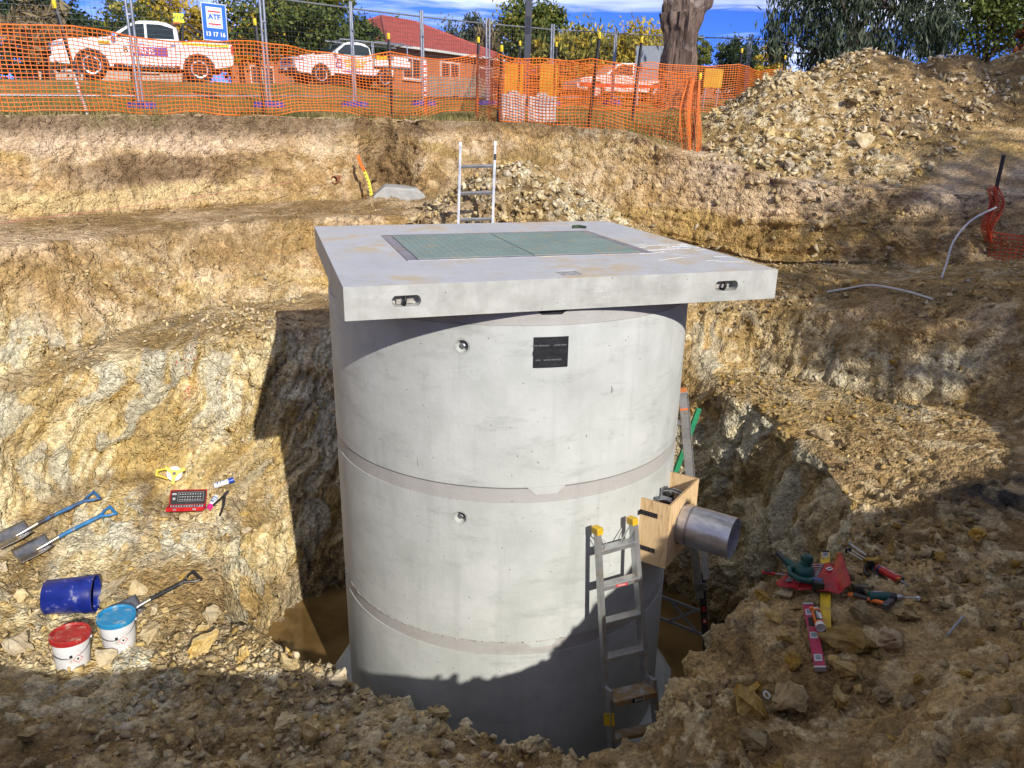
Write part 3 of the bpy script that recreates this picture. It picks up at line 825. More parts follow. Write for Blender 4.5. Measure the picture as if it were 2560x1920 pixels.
# thread of wire on the slab, scraps of green by the far edge
scr = tag(MB().tube([(.52, 6.98, -.832), (.58, 7.00, -.826), (.64, 6.97, -.829)], [.018, .014, .010], 6).build('leaf_scrap', mat('dark_leaf', (.03, .055, .025), .6)), 'dark green leaf scrap at the far edge of the lid', 'leaf')
# ------------------------------------------------------------------ loose rock
rng = np.random.default_rng(7)
def hull_mesh(seed, npts, flat=.55, name='rock'):
    rr = random.Random(seed)
    bm = bmesh.new()
    for _ in range(npts):
        while True:
            p = Vector((rr.uniform(-1, 1), rr.uniform(-1, 1), rr.uniform(-1, 1)))
            if .55 < max(abs(p.x), abs(p.y), abs(p.z)) and p.length < 1.25: break
        bm.verts.new((p.x * .5, p.y * .5 * rr.uniform(.6, .85), p.z * .5 * flat))
    bmesh.ops.convex_hull(bm, input=bm.verts)
    for v in [v for v in bm.verts if not v.link_faces]: bm.verts.remove(v)
    bmesh.ops.recalc_face_normals(bm, faces=bm.faces)
    me = bpy.data.meshes.new(name); bm.to_mesh(me); bm.free()
    return me

def stone_material(name, lo, hi, rust):
    m, n, l, b = _nodes(name)
    g = n.new('ShaderNodeNewGeometry'); oi = n.new('ShaderNodeObjectInfo'); at = n.new('ShaderNodeAttribute'); at.attribute_name = 'tone'
    tc = n.new('ShaderNodeTexCoord')
    nz = n.new('ShaderNodeTexNoise'); nz.inputs['Scale'].default_value = 7; nz.inputs['Detail'].default_value = 5; nz.inputs['Roughness'].default_value = .7
    l.new(g.outputs['Position'], nz.inputs['Vector'])
    r = n.new('ShaderNodeValToRGB'); e = r.color_ramp.elements
    e[0].position = .28; e[0].color = (*rust, 1); e[1].position = .72; e[1].color = (*hi, 1); e.new(.44).color = (*lo, 1)
    l.new(nz.outputs['Fac'], r.inputs['Fac'])
    ad = n.new('ShaderNodeMath'); ad.operation = 'ADD'; l.new(oi.outputs['Random'], ad.inputs[0]); l.new(at.outputs['Fac'], ad.inputs[1])
    fr = n.new('ShaderNodeMath'); fr.operation = 'FRACT'; l.new(ad.outputs[0], fr.inputs[0])
    mr = n.new('ShaderNodeMapRange'); mr.inputs['To Min'].default_value = .55; mr.inputs['To Max'].default_value = 1.12; l.new(fr.outputs[0], mr.inputs['Value'])
    hs = n.new('ShaderNodeHueSaturation'); l.new(mr.outputs[0], hs.inputs['Value']); l.new(r.outputs[0], hs.inputs['Color'])
    m2 = n.new('ShaderNodeMath'); m2.operation = 'MULTIPLY'; m2.inputs[1].default_value = 7.13; l.new(fr.outputs[0], m2.inputs[0])
    f2 = n.new('ShaderNodeMath'); f2.operation = 'FRACT'; l.new(m2.outputs[0], f2.inputs[0])
    ms = n.new('ShaderNodeMapRange'); ms.inputs['To Min'].default_value = .8; ms.inputs['To Max'].default_value = 1.35; l.new(f2.outputs[0], ms.inputs['Value'])
    l.new(ms.outputs[0], hs.inputs['Saturation'])
    l.new(hs.outputs[0], b.inputs['Base Color']); b.inputs['Roughness'].default_value = .88; b.inputs['Specular IOR Level'].default_value = .2
    n3 = n.new('ShaderNodeTexNoise'); n3.inputs['Scale'].default_value = 46; n3.inputs['Detail'].default_value = 4; l.new(g.outputs['Position'], n3.inputs['Vector'])
    bp = n.new('ShaderNodeBump'); bp.inputs['Strength'].default_value = .7; bp.inputs['Distance'].default_value = .015
    l.new(n3.outputs['Fac'], bp.inputs['Height']); l.new(bp.outputs[0], b.inputs['Normal'])
    return m
M_STONE = stone_material('pale_slate', (.55, .43, .245), (.70, .61, .42), (.38, .24, .09))
M_STONEB = stone_material('brown_rock', (.33, .235, .115), (.47, .37, .21), (.25, .14, .045))

# vertex areas let stones be thrown evenly over the ground
_V, _N = G['V'], G['N']
_nr = len(_V) // NCOL
_g = _V.reshape(NCOL, _nr, 3)
_area = np.linalg.norm(np.cross(np.roll(_g, -1, 0) - _g, np.gradient(_g, axis=1)), axis=2).ravel()
def pick_spots(weight, k):
    p = np.clip(weight, 0, None) * _area; p /= p.sum()
    return rng.choice(len(_V), k, p=p)

_small = []
for q in range(7):
    me = hull_mesh(100 + q, 8, (.28, .5, .22, .62, .36, .45, .3)[q]); 
    v = np.array([x.co[:] for x in me.vertices]); f = np.array([list(p.vertices) for p in me.polygons if len(p.vertices) == 3])
    _small.append((v, f)); bpy.data.meshes.remove(me)
def rubble(name, label, weight, k, smin, smax, m, power=2.2, sink=.15):
    """many small stones as one mass"""
    ids = pick_spots(weight, k)
    VV, FF, TT, off = [], [], [], 0
    for j, i_ in enumerate(ids):
        v, f = _small[j % 7]
        s_ = smin + (smax - smin) * rng.random() ** power
        a = rng.normal(size=4); a /= np.linalg.norm(a)
        w_, x, y, z = a[0] * 1.0, a[1] * .45, a[2] * .45, a[3]
        q_ = np.array([w_, x, y, z]); q_ /= np.linalg.norm(q_); w_, x, y, z = q_
        Rm = np.array([[1 - 2 * (y * y + z * z), 2 * (x * y - z * w_), 2 * (x * z + y * w_)], [2 * (x * y + z * w_), 1 - 2 * (x * x + z * z), 2 * (y * z - x * w_)], [2 * (x * z - y * w_), 2 * (y * z + x * w_), 1 - 2 * (x * x + y * y)]])
        VV.append(v @ Rm.T * s_ + _V[i_] + _N[i_] * s_ * sink); FF.append(f + off); TT.append(np.full(len(v), rng.random())); off += len(v)
    o = np_mesh(name, np.concatenate(VV), np.concatenate(FF), m)
    t = o.data.attributes.new('tone', 'FLOAT', 'POINT'); t.data.foreach_set('value', np.concatenate(TT).astype(np.float32))
    return tag(o, label, 'rubble', kind='stuff')
_x, _y, _z = _V[:, 0], _V[:, 1], _V[:, 2]
inpit, steep, rel = G['inpit'], G['steep'], G['rel']
leftside = sstep(.2, -.8, _x) * inpit
ridge = sstep(5.2, 4.7, _y) * sstep(-4.3, -3.9, _z) * sstep(2.8, 3.2, _y) * sstep(.9, .3, _x) * inpit
nomud = 1 - .93 * np.exp(-(((_x + 2.85) / .70) ** 2 + ((_y - 5.85) / .42) ** 2) ** 2)
patchy = nomud * np.clip(fbm(_V * 1.6, 2, 301) * 2 + .5, .03, 1.5)
rubble('spoil_stones', 'pale broken stones covering the slope of the spoil heap', (G['pile'] + .25 * (rel > -.7) * (rel < .6) * (_x > 2.6)) * sstep(7.2, 4.6, _x) * (_y < 15.5) * np.clip(patchy, .25, 1.2) + .10 * G['pile'] * (_y < 15), 4200, .025, .17, M_STONE, 3.6)
rubble('spoil_gravel', 'small mixed stones scattered over the brown right part of the spoil heap', G['pile'] * sstep(4.5, 6, _x) * patchy * (_y < 15) * sstep(13, 11, _x), 3000, .02, .16, M_STONE, 3.2)
rubble('heap_stones', 'pale broken stones of the small heap behind the slab', G['heap'] * (_z > -1.7), 2400, .02, .17, M_STONE, 2.8)
rubble('bench_rubble', 'crumbled pale stones lying on the left benches and shelf', leftside * (1 - .9 * steep) * patchy * (_z < -.9) * (_y > 4.2) * (1 - .988 * sstep(-1.6, -1.35, _z)), 6200, .010, .10, M_STONE, 3.0)
rubble('wall_crumbs', 'loose slate crumbs on the left rock wall', leftside * steep * G['rock'] * patchy * (_y > 5), 3800, .012, .07, M_STONE, 2.2, .0)
rubble('ridge_rubble', 'grey and buff broken stones on the shaded ridge in the foreground', ridge * patchy + .10 * ridge, 5200, .010, .12, M_STONE, 3.2)
rubble('shelf_rubble', 'brown crumbled rock over the shaded shelf of tools', sstep(.9, 1.3, _x) * inpit * (1 - steep) * (_z > -3.6) * (_y < 9) * patchy, 10000, .012, .11, M_STONEB, 3.2)
rubble('shelf_chips', 'pale slate chips scattered over the shaded shelf of tools', sstep(.9, 1.3, _x) * inpit * (1 - steep) * (_z > -3.6) * (_y < 7) * patchy * np.clip(fbm(_V * 2.6, 2, 333) + .25, 0, 1), 2200, .010, .06, M_STONE, 2.6)
rubble('far_rubble', 'loose stones along the foot of the far right bank', sstep(1.0, 1.8, _x) * inpit * (1 - .9 * steep) * (_y > 7.5) * patchy * (_z > -2.6), 2600, .015, .09, M_STONE, 2.6)

def weather(me, seed):
    """broken faces and bedding ledges on a hull"""
    bm = bmesh.new(); bm.from_mesh(me)
    bmesh.ops.subdivide_edges(bm, edges=bm.edges, cuts=3, use_grid_fill=True)
    bmesh.ops.triangulate(bm, faces=bm.faces); bm.normal_update()
    V = np.array([v.co[:] for v in bm.verts]); Nn = np.array([v.normal[:] for v in bm.verts])
    t, c, e = cells(V * np.array([4.5, 4.5, 7.0]) + seed, seed)
    d = .16 * t + .05 * (c - .5) + .05 * fbm(V * 5 + seed, 3, seed) + .02 * np.sign(np.sin(V[:, 2] * 42 + 2 * fbm(V * 2, 2, seed)))
    for v, q, n_ in zip(bm.verts, d, Nn): v.co = v.co + Vector(n_) * float(q)
    bm.to_mesh(me); bm.free(); return me
_rocks = [weather(hull_mesh(300 + q, 13, [.5, .62, .4, .75, .55, .85, .45, .68][q]), 300 + q) for q in range(8)]
for me in _rocks:
    me.materials.append(M_STONE)
_rocksb = []
for me in _rocks:
    c = me.copy(); c.materials.clear(); c.materials.append(M_STONEB); _rocksb.append(c)
def rock(loc, size, label, group=None, rot=None, brown=False, mesh=None, scale=(1, 1, 1), sink=.25):
    k = int(rng.integers(8)) if mesh is None else mesh
    o = bpy.data.objects.new('rock', (_rocksb if brown else _rocks)[k]); C.objects.link(o)
    o.location = (loc[0], loc[1], loc[2] + size * scale[2] * .28 * (1 - sink))
    o.rotation_euler = rot if rot is not None else (rng.uniform(-.35, .35), rng.uniform(-.35, .35), rng.uniform(0, 6.28))
    o.scale = (size * scale[0], size * scale[1], size * scale[2])
    return tag(o, label, 'rock', group)

# rocks one can pick out, each told apart
for (x, y, sz, lb, kw) in (
    (-2.134, 4.56, .215, 'large pale rounded block on the shaded ridge, biggest of the foreground left', dict(mesh=3, scale=(1.1, 1, .9))),
    (-1.215, 3.86, .25, 'upright pale rock with rust stains near the bottom edge', dict(mesh=5, rot=(.2, 1.25, 1.4), scale=(1.2, .8, .8))),
    (-3.02, 4.80, .19, 'pale cut block leaning against the front of the two white buckets', dict(mesh=2, rot=(.5, .2, .7), scale=(1, 1, 1.3))),
    (-3.40, 5.70, .36, 'big split slab of slate behind the lying blue bucket', dict(mesh=6, rot=(.35, -.30, .6), scale=(1.1, .9, .8))),
    (-3.22, 5.74, .20, 'tilted slate flake against the right end of the big split slab', dict(mesh=2, rot=(.5, .7, .3))),
    (-2.86, 5.16, .26, 'cracked pale boulder to the right of the blue lidded bucket', dict(mesh=3)),
    (-2.47, 5.45, .20, 'smooth pale boulder just below the black shovel handle', dict(mesh=5)),
    (-1.20, 4.50, .19, 'triangular pale rock at the lip of the hole left of the shaft', dict(mesh=2, scale=(1, 1, 1.2))),
    (-2.38, 5.02, .30, 'long pale broken boulder in sun at the head of the ridge', dict(mesh=4, scale=(1.2, .8, .8))),
    (-1.62, 4.72, .20, 'grey angular rock on the crest beside the muddy water', dict(mesh=1)),
    (-3.75, 4.95, .24, 'rough buff boulder left of the red lidded bucket', dict(mesh=7)),
    (-2.75, 6.32, .20, 'pale oblong boulder lying on the brown mud above the black shovel', dict(mesh=4, scale=(1.2, .8, .7))),
    (1.38, 3.56, .26, 'rough brown boulder at the shelf edge, left of a pair', dict(brown=True, mesh=3, scale=(1, 1, 1.1))),
    (1.58, 3.55, .25, 'rough brown boulder at the shelf edge, right of a pair', dict(brown=True, mesh=5)),
    (1.33, 3.30, .25, 'rough brown boulder lowest at the shelf edge', dict(brown=True, mesh=7)),
    (1.84, 3.50, .15, 'small pale angular rock below the red spirit level', dict(mesh=1)),
    (2.02, 3.86, .30, 'broad brown boulder beside the middle of the red spirit level', dict(brown=True, mesh=3, scale=(1.2, 1, .8))),
    (2.22, 3.78, .21, 'brown boulder right of the broad one beside the red level', dict(brown=True, mesh=5)),
    (1.93, 3.66, .20, 'brown rock close against the lower end of the red level', dict(brown=True, mesh=7)),
    (1.72, 4.25, .15, 'tan squared block left of the red spirit level', dict(mesh=0, scale=(1, .9, .9))),
    (2.20, 4.10, .19, 'brown rock lying across the handle of the hammer', dict(brown=True, mesh=1)),
    (2.50, 4.62, .16, 'tan block beyond the caulking gun', dict(mesh=4, brown=True)),
    (1.86, 4.48, .16, 'brown layered rock left of the red tool roll', dict(brown=True, mesh=2)),
    (2.45, 4.02, .20, 'low brown rock right of the hammer head', dict(brown=True, mesh=6)),
    (5.30, 12.80, .42, 'large white slab near the middle of the spoil heap', dict(mesh=6, rot=(.75, .2, .8))),
    (7.09, 12.54, .36, 'tan wedge of rock at the upper right of the spoil heap', dict(mesh=1, rot=(.5, .3, .3))),
    (5.07, 11.8, .36, 'pale pointed slab low on the spoil heap', dict(mesh=2, rot=(.8, -.2, .3))),
    (-2.30, 9.75, .20, 'grey brown clod on the upper bench by the recess', dict(brown=True, mesh=3)),
    (3.95, 8.95, .22, 'yellow rounded rock on the far right bank', dict(brown=True, mesh=5)),
    (2.85, 6.55, .20, 'ochre block on the sunlit spur top', dict(brown=True, mesh=0)),
    (2.95, 6.42, .17, 'smaller ochre block beside the one on the spur top', dict(brown=True, mesh=4))):
    z, nn = drop(x, y)
    rock((x, y, z), sz, lb, **kw)

# rocks nothing tells apart
def throw(weight, k, smin, smax, label, group, brown=False, sink=.3):
    for i_ in pick_spots(weight, k):
        s_ = smin + (smax - smin) * rng.random() ** 1.8
        rock(_V[i_], s_, label, group, brown=brown, sink=sink)
throw(ridge * sstep(4.95, 4.2, _y), 78, .08, .18, 'grey angular rock among the rubble of the shaded ridge', 'rocks on the shaded ridge')
throw(leftside * (1 - steep) * (_y > 4.75) * (_y < 7.3) * (_z < -3.2) * (_z > -4.15), 62, .07, .15, 'pale angular rock lying in sun on the left shelf', 'rocks on the left shelf')
throw(sstep(1.2, 1.4, _x) * inpit * (1 - steep) * (_z > -3.4) * (_y < 5.6) * (_y > 2.9) * (_x < 3.6), 44, .07, .15, 'brown crumbly rock on the shaded tool shelf', 'rocks on the tool shelf', True)
throw(G['pile'] * sstep(7.5, 5, _x) * (_y < 14.5), 40, .14, .28, 'pale slab of slate on the slope of the spoil heap', 'slabs on the spoil heap')
throw(G['heap'] * (_z > -1.4) * (_y < 11.4), 26, .12, .22, 'pale broken rock on the small heap behind the slab', 'rocks on the small heap')
# ------------------------------------------------------------------ tools on the left shelf
M_BLUEP = mat('blue_paint', (.02, .20, .50), .45, var=.2, scale=14, spots=(.30, .24, .16), spot_amt=.25, spot_scale=18)
M_BLUEWORN = mat('worn_blue_paint', (.03, .17, .42), .5, var=.2, scale=14, spots=(.045, .035, .035), spot_amt=.85, spot_scale=9)
M_BLADE = mat('shovel_steel', (.42, .43, .46), .32, .85, var=.25, scale=9, spots=(.40, .33, .22), spot_amt=.4, spot_scale=10)
M_WOODB = mat('black_handle', (.02, .021, .025), .42, var=.2, scale=12, spots=(.3, .27, .2), spot_amt=.2, spot_scale=14)

def shovel(label, blade, handle, mshaft, mgrip, L=.86, lift=.045):
    b, h = Vector(blade), Vector(handle)
    t = thing('shovel', label, 'shovel', group='long shovels left on the shelf')
    # local X runs from blade tip to grip
    vs, fs = [], []
    nx, ny = 9, 8
    for i in range(nx + 1):
        for j in range(ny + 1):
            x = .27 * i / nx; yy = (j / ny - .5)
            wd = .205 if i < nx - 1 else .19
            z = .030 * (yy * 2) ** 2 + .018 * (i / nx) ** 2 - .022 * math.exp(-(yy * 9) ** 2) * (i / nx)
            vs.append((x, yy * wd, z + .004))
    for i in range(nx):
        for j in range(ny):
            a = i * (ny + 1) + j; fs.append((a, a + 1, a + ny + 2, a + ny + 1))
    bl = MB().add(vs, fs).build('blade', M_BLADE, t, smooth=True)
    md = bl.modifiers.new('solid', 'SOLIDIFY'); md.thickness = .004
    MB().tube([(.16, 0, .012), (.26, 0, .024), (.34, 0, .036)], [.010, .016, .019], 10).build('socket', M_BLADE, t, smooth=True)
    MB().tube([(.33, 0, .035), (.5, 0, .047), (L - .12, 0, .055)], .0155, 12).build('shaft', mshaft, t, smooth=True)
    g = MB()
    for s in (-1, 1):
        g.tube([(L - .125, 0, .055), (L - .10, s * .018, .056), (L - .055, s * .046, .057), (L - .012, s * .055, .058)], [.015, .012, .010, .010], 8)
    g.build('yoke', mgrip, t, smooth=True)
    MB().tube([(L - .010, -.062, .058), (L - .010, .062, .058)], .0135, 12).build('grip', mgrip, t, smooth=True)
    d = (h - b).normalized()
    orient(t, b - d * .13 + Vector((0, 0, lift)), d, (.05, -.22, 1)); t.scale = (1.06, 1.15, 1.15)
    return t
shovel('square shovel with worn blue and rust brown shaft, upper of two', (-4.50, 6.13, -3.64), (-3.98, 6.72, -3.53), M_BLUEWORN, M_BLUEWORN)
shovel('square shovel with clean light blue shaft, lower of two', (-4.28, 6.05, -3.73), (-3.84, 6.54, -3.64), M_BLUEP, M_BLUEP, .82)
shovel('shovel with black shaft lying behind the blue lidded bucket', (-3.17, 5.38, -3.90), (-2.78, 5.80, -3.87), M_WOODB, M_WOODB, .74)

M_PAIL = mat('white_pail', (.74, .75, .78), .42, var=.06, scale=9, spots=(.42, .36, .27), spot_amt=.22, spot_scale=13)
M_REDLID = mat('red_lid', (.46, .025, .025), .42, var=.2, scale=10, spots=(.42, .24, .18), spot_amt=.3, spot_scale=12)
M_BLUELID = mat('blue_lid', (.02, .27, .55), .4, var=.15, scale=10, spots=(.28, .38, .40), spot_amt=.3, spot_scale=12)
M_WIRE = mat('wire', (.16, .16, .16), .4, .8)
def bucket(label, loc, mlid, rz, tilt):
    t = thing('bucket', label, 'bucket', loc, (tilt[0], tilt[1], rz), 'white pails with coloured lids')
    MB().lathe([(.0, .0), (.112, .0), (.115, .006), (.128, .245), (.135, .247), (.135, .262), (.120, .262)], 40).build('pail', M_PAIL, t, smooth=True)
    lid_ = MB().lathe([(.139, .246), (.141, .262), (.139, .282), (.131, .287), (.122, .285), (.117, .272), (.0, .271)], 40).build('lid', mlid, t, smooth=True)
    MB().lathe([(.096, .2712), (.096, .2735), (.090, .2735), (.090, .2712)], 40, close=True).build('lid_ring', mlid, lid_, smooth=True)
    pts = []
    for k in range(13):
        a = PI * k / 12
        pts.append((.137 * math.cos(a), -.02 - .125 * math.sin(a), .235 - .085 * math.sin(a)))
    MB().tube(pts, .0028, 6).build('wire_handle', M_WIRE, t, smooth=True)
    for s in (-1, 1): MB().tube([(s * .128, 0, .235), (s * .143, 0, .235)], .011, 8).build('handle_boss', M_PAIL, t)
    # hazard diamond printed on the side
    a = -1.05
    Mx = Matrix.Rotation(a + PI / 2, 4, 'Z') @ Matrix.Translation((0, -.1255, .125)) @ Matrix.Rotation(R(90 - 3), 4, 'X')
    dm = MB()
    for k in range(4):
        p = [(.032 * math.cos(PI / 2 * q), .032 * math.sin(PI / 2 * q), .0) for q in (k, k + 1)]
        dm.bar(p[0], p[1], .0035, .0012, M=Mx)
    dm.build('hazard_mark', M_REDINK, t)
    b2 = MB(); b2.box((0, 0, 0), (.012, .016, .001), M=Mx); b2.box((-.045, .03, 0), (.02, .028, .001), M=Mx)
    b2.build('printed_label', M_BLACKINK, t)
    return t
zr, _ = drop(-3.24, 4.83); zb_, _ = drop(-3.06, 5.02)
bucket('white pail with a red lid, front of the two', (-3.26, 4.80, zr - .01), M_REDLID, .3, (-.03, .05))
bucket('white pail with a light blue lid, behind the red lidded one', (-3.02, 5.03, zb_ + .01), M_BLUELID, .2, (.02, .03))
# blue tub on its side
M_TUB = mat('dark_blue_tub', (.008, .025, .26), .35, var=.25, scale=8, spots=(.32, .33, .40), spot_amt=.16, spot_scale=8)
t = thing('bucket', 'dark blue bucket lying on its side, smeared with plaster', 'bucket')
n_ = 40
MB().lathe([(.0, .0), (.128, .0), (.138, .012), (.150, .27), (.150, .30), (.157, .302), (.157, .326), (.154, .36), (.162, .362), (.162, .376), (.148, .376), (.142, .30), (.125, .02), (.0, .016)], n_).build('tub', M_TUB, t, smooth=True)
pts = [(.150 * math.cos(PI * k / 12), .150 * math.sin(PI * k / 12), .33 - .10 * math.sin(PI * k / 12)) for k in range(13)]
MB().tube([(p[0] * 1.07, p[1] * 1.07, p[2]) for p in pts], .003, 6).build('wire_handle', M_WIRE, t, smooth=True)
zt_, _ = drop(-3.55, 5.40)
orient(t, (-3.79, 5.40, zt_ + .165), (.0, -.2, -1), (.95, .22, -.12))

# socket set in an open red case
zs, ns_ = drop(-3.20, 6.88)
M_REDP = mat('red_enamel', (.50, .012, .016), .3, var=.15, scale=12)
cs = thing('socket_set', 'open red socket set case with a black chart in its lid', 'tool case', (-3.20, 6.80, zs + .028), (-.30, .05, .20))
m = MB(); m.box((0, 0, .004), (.34, .15, .008)); m.box((0, -.0755, .02), (.342, .006, .040)); m.box((0, .0755, .02), (.342, .006, .040)); m.box((-.1705, 0, .02), (.006, .145, .040)); m.box((.1705, 0, .02), (.006, .145, .040))
m.build('tray', M_REDP, cs, bevel=.002)
MB().box((0, 0, .014), (.33, .140, .012)).build('liner', M_BLACKP, cs)
m = MB()
for k in range(13): m.lathe([(.0, .0), (.0105 + .0005 * k % .004, .0), (.0105 + .0005 * k % .004, .022), (.006, .022), (.006, .01), (0, .01)], 10, M=Matrix.Translation((-.15 + k * .0245, .045, .02)))
for k in range(6): m.lathe([(.0, .0), (.014, .0), (.014, .026), (.008, .026), (.008, .01), (0, .01)], 10, M=Matrix.Translation((-.148 + (k % 2) * .002, .012 - k * .014 + .01, .018)) @ Matrix.Rotation(R(90), 4, 'Y'))
m.build('sockets', M_STEEL, cs, smooth=True)
m = MB(); m.tube([(-.11, -.018, .028), (.10, -.018, .028)], .006, 8); m.tube([(-.12, -.045, .028), (.12, -.045, .028)], .008, 8); m.tube([(.10, -.018, .028), (.125, -.012, .028)], .012, 8)
m.build('ratchet', M_STEEL, cs, smooth=True)
m = MB()
for sx in (-.09, .09): m.box((sx, -.081, .020), (.03, .006, .016))
m.build('latches', M_STEEL, cs)
ld = MB(); ML = Matrix.Translation((0, .079, .040)) @ Matrix.Rotation(R(62), 4, 'X')
ld.box((0, .075, -.010), (.342, .15, .006), M=ML); ld.box((0, .150, .002), (.342, .006, .024), M=ML); ld.box((-.170, .075, .002), (.006, .15, .024), M=ML); ld.box((.170, .075, .002), (.006, .15, .024), M=ML)
lo = ld.build('case_lid', M_REDP, cs, bevel=.0015)
MB().box((0, .075, -.0055), (.328, .138, .003), M=ML).build('chart', M_BLACKINK, lo)
m = MB()
for (cx, cy, wx, wy) in ((.02, .085, .24, .092),):
    for (a, b_) in (((cx - wx / 2, cy - wy / 2), (cx + wx / 2, cy - wy / 2)), ((cx - wx / 2, cy + wy / 2), (cx + wx / 2, cy + wy / 2)), ((cx - wx / 2, cy - wy / 2), (cx - wx / 2, cy + wy / 2)), ((cx + wx / 2, cy - wy / 2), (cx + wx / 2, cy + wy / 2))):
        m.bar((*a, -.0035), (*b_, -.0035), .0025, .001, M=ML)
rr = random.Random(3)
for k in range(3):
    for q in range(9): m.box((-.08 + q * .024, .055 + k * .028, -.0035), (.016 * rr.uniform(.5, 1), .010, .001), M=ML)
m.box((-.135, .115, -.0035), (.04, .02, .001), M=ML); m.box((-.135, .065, -.0035), (.025, .025, .001), M=ML)
m.build('printed_chart', mat('grey_print', (.42, .42, .42), .6), lo)

# open reel tape measure
M_YELP = mat('yellow_plastic', (.80, .52, .01), .4, var=.12, scale=14, spots=(.25, .19, .1), spot_amt=.2)
zq, _ = drop(-3.42, 7.05)
tp = thing('tape_measure', 'yellow open reel tape measure behind the socket set', 'tape measure', (-3.40, 7.08, zq + .12), (R(62), .15, .25))
MB().lathe([(.018, -.012), (.075, -.012), (.075, .012), (.018, .012)], 32, close=True).build('tape_roll', mat('tape_white', (.70, .68, .62), .6), tp, smooth=True)
m = MB()
for k in range(3):
    a = 2 * PI * k / 3 + .5
    m.bar((0, 0, .017), (.10 * math.cos(a), .10 * math.sin(a), .017), .034, .010, up=(0, 0, 1))
    m.box((.103 * math.cos(a), .103 * math.sin(a), 0), (.016, .034, .044), rz=a)
m.lathe([(.0, .012), (.034, .012), (.034, .024), (0, .024)], 20)
m.build('reel_frame', M_YELP, tp, bevel=.003)
m = MB()
for s in (-1, 1): m.tube([(-.055, s * .055, 0), (-.12, s * .035, 0), (-.165, s * .02, 0)], .011, 8)
m.tube([(-.165, -.035, 0), (-.165, .035, 0)], .013, 8)
m.build('grip', M_YELP, tp, smooth=True)
MB().lathe([(.0, .024), (.017, .024), (.017, .030), (0, .030)], 14).build('hub_knob', M_BLACKP, tp)

def spray_can(label, loc, d, mcap, L=.20, r=.029):
    t = thing('spray_can', label, 'spray can', group='marking paint cans')
    MB().lathe([(.0, .0), (r * .92, .0), (r, .006), (r, L * .68), (r * .93, L * .72), (r * .75, L * .74)], 24).build('can', mat('can_white', (.74, .75, .78), .3, .1, var=.04), t, smooth=True)
    MB().lathe([(r * .98, L * .73), (r * .98, L * .95), (r * .90, L), (.0, L)], 24).build('cap', mcap, t, smooth=True)
    m = MB()
    for (z, h, a0, a1) in ((L * .2, .012, .3, 2.6), (L * .35, .008, .5, 2.4), (L * .5, .02, .8, 1.9)):
        for k in range(8):
            a = a0 + (a1 - a0) * (k + .5) / 8
            m.box(((r + .0003) * math.cos(a), (r + .0003) * math.sin(a), z), (.0012, r * (a1 - a0) / 8, h), rz=a)
    m.build('printed_label', mat('label_blue', (.05, .18, .42), .5), t)
    d = Vector(d).normalized()
    t.matrix_world = Matrix.Translation(Vector(loc)) @ d.to_track_quat('Z', 'Y').to_matrix().to_4x4()
    return t
zc, _ = drop(-2.98, 7.12); zc2, _ = drop(-3.0, 6.98)
spray_can('white spray can with a dark blue cap lying on the rock', (-3.03, 7.12, zc + .05), (.9, .38, .20), mat('blue_cap', (.01, .07, .48), .35))
spray_can('white spray can with a bright pink cap pointing at the camera', (-2.995, 7.06, zc2 + .06), (-.12, -.85, -.34), mat('pink_cap', (.85, .03, .26), .35), .17)
# bolt cutters standing open
zp_, _ = drop(-2.86, 6.95)
bc = thing('pliers', 'dark long handled pliers lying open beside the spray cans', 'pliers', (-2.86, 6.95, zp_ + .05))
m = MB(); m.tube([(.0, 0, .12), (-.06, -.02, .07), (-.115, -.03, .02)], [.012, .011, .012], 8); m.build('handle', M_BLACKP, bc, smooth=True)
m = MB(); m.tube([(.0, 0, .12), (.0, -.06, .03), (-.025, -.12, -.05)], [.012, .011, .009], 8); m.build('handle', M_BLACKP, bc, smooth=True)
m = MB(); m.tube([(-.012, 0, .11), (.02, .015, .145), (.035, .02, .16)], [.016, .017, .008], 8); m.build('jaw', mat('dark_steel', (.09, .09, .10), .45, .7), bc, smooth=True)
# paint blaze on the rock
m = MB(); rr = random.Random(9)
for k in range(60):
    x, y = -3.28 + rr.gauss(0, .05), 7.42 + rr.gauss(0, .06); z, nn = drop(x, y)
    m.lathe([(0, .0), (.011, .0), (.008, .003), (0, .004)], 5, M=Matrix.Translation((x, y, z)) @ nn.to_track_quat('Z', 'Y').to_matrix().to_4x4())
tag(m.build('paint_mark', mat('pink_paint', (.62, .10, .09), .8)), 'faded pink paint blaze on the rock above the tools', 'paint mark')
# ------------------------------------------------------------------ tools on the right shelf
def onto(x, y, dz=0.0):
    z, n = drop(x, y); return Vector((x, y, z + dz))
M_YLEVEL = mat('yellow_level', (.72, .47, .015), .42, var=.15, scale=9, spots=(.28, .20, .09), spot_amt=.35, spot_scale=16)
M_RLEVEL = mat('magenta_level', (.42, .012, .075), .35, var=.15, scale=9, spots=(.28, .15, .12), spot_amt=.15)
M_SILVER = mat('silver_trim', (.55, .56, .60), .35, .6, var=.12)
M_VIAL = mat('vial_glass', (.18, .22, .24), .12, var=.1)
M_GREENP = mat('green_plastic', (.004, .085, .075), .45, var=.2, scale=12, spots=(.14, .15, .12), spot_amt=.25, spot_scale=16)
M_ORANGE = mat('orange_plastic', (.75, .17, .02), .42, var=.12)
M_GREYPL = mat('grey_plastic', (.30, .32, .36), .45, var=.12)

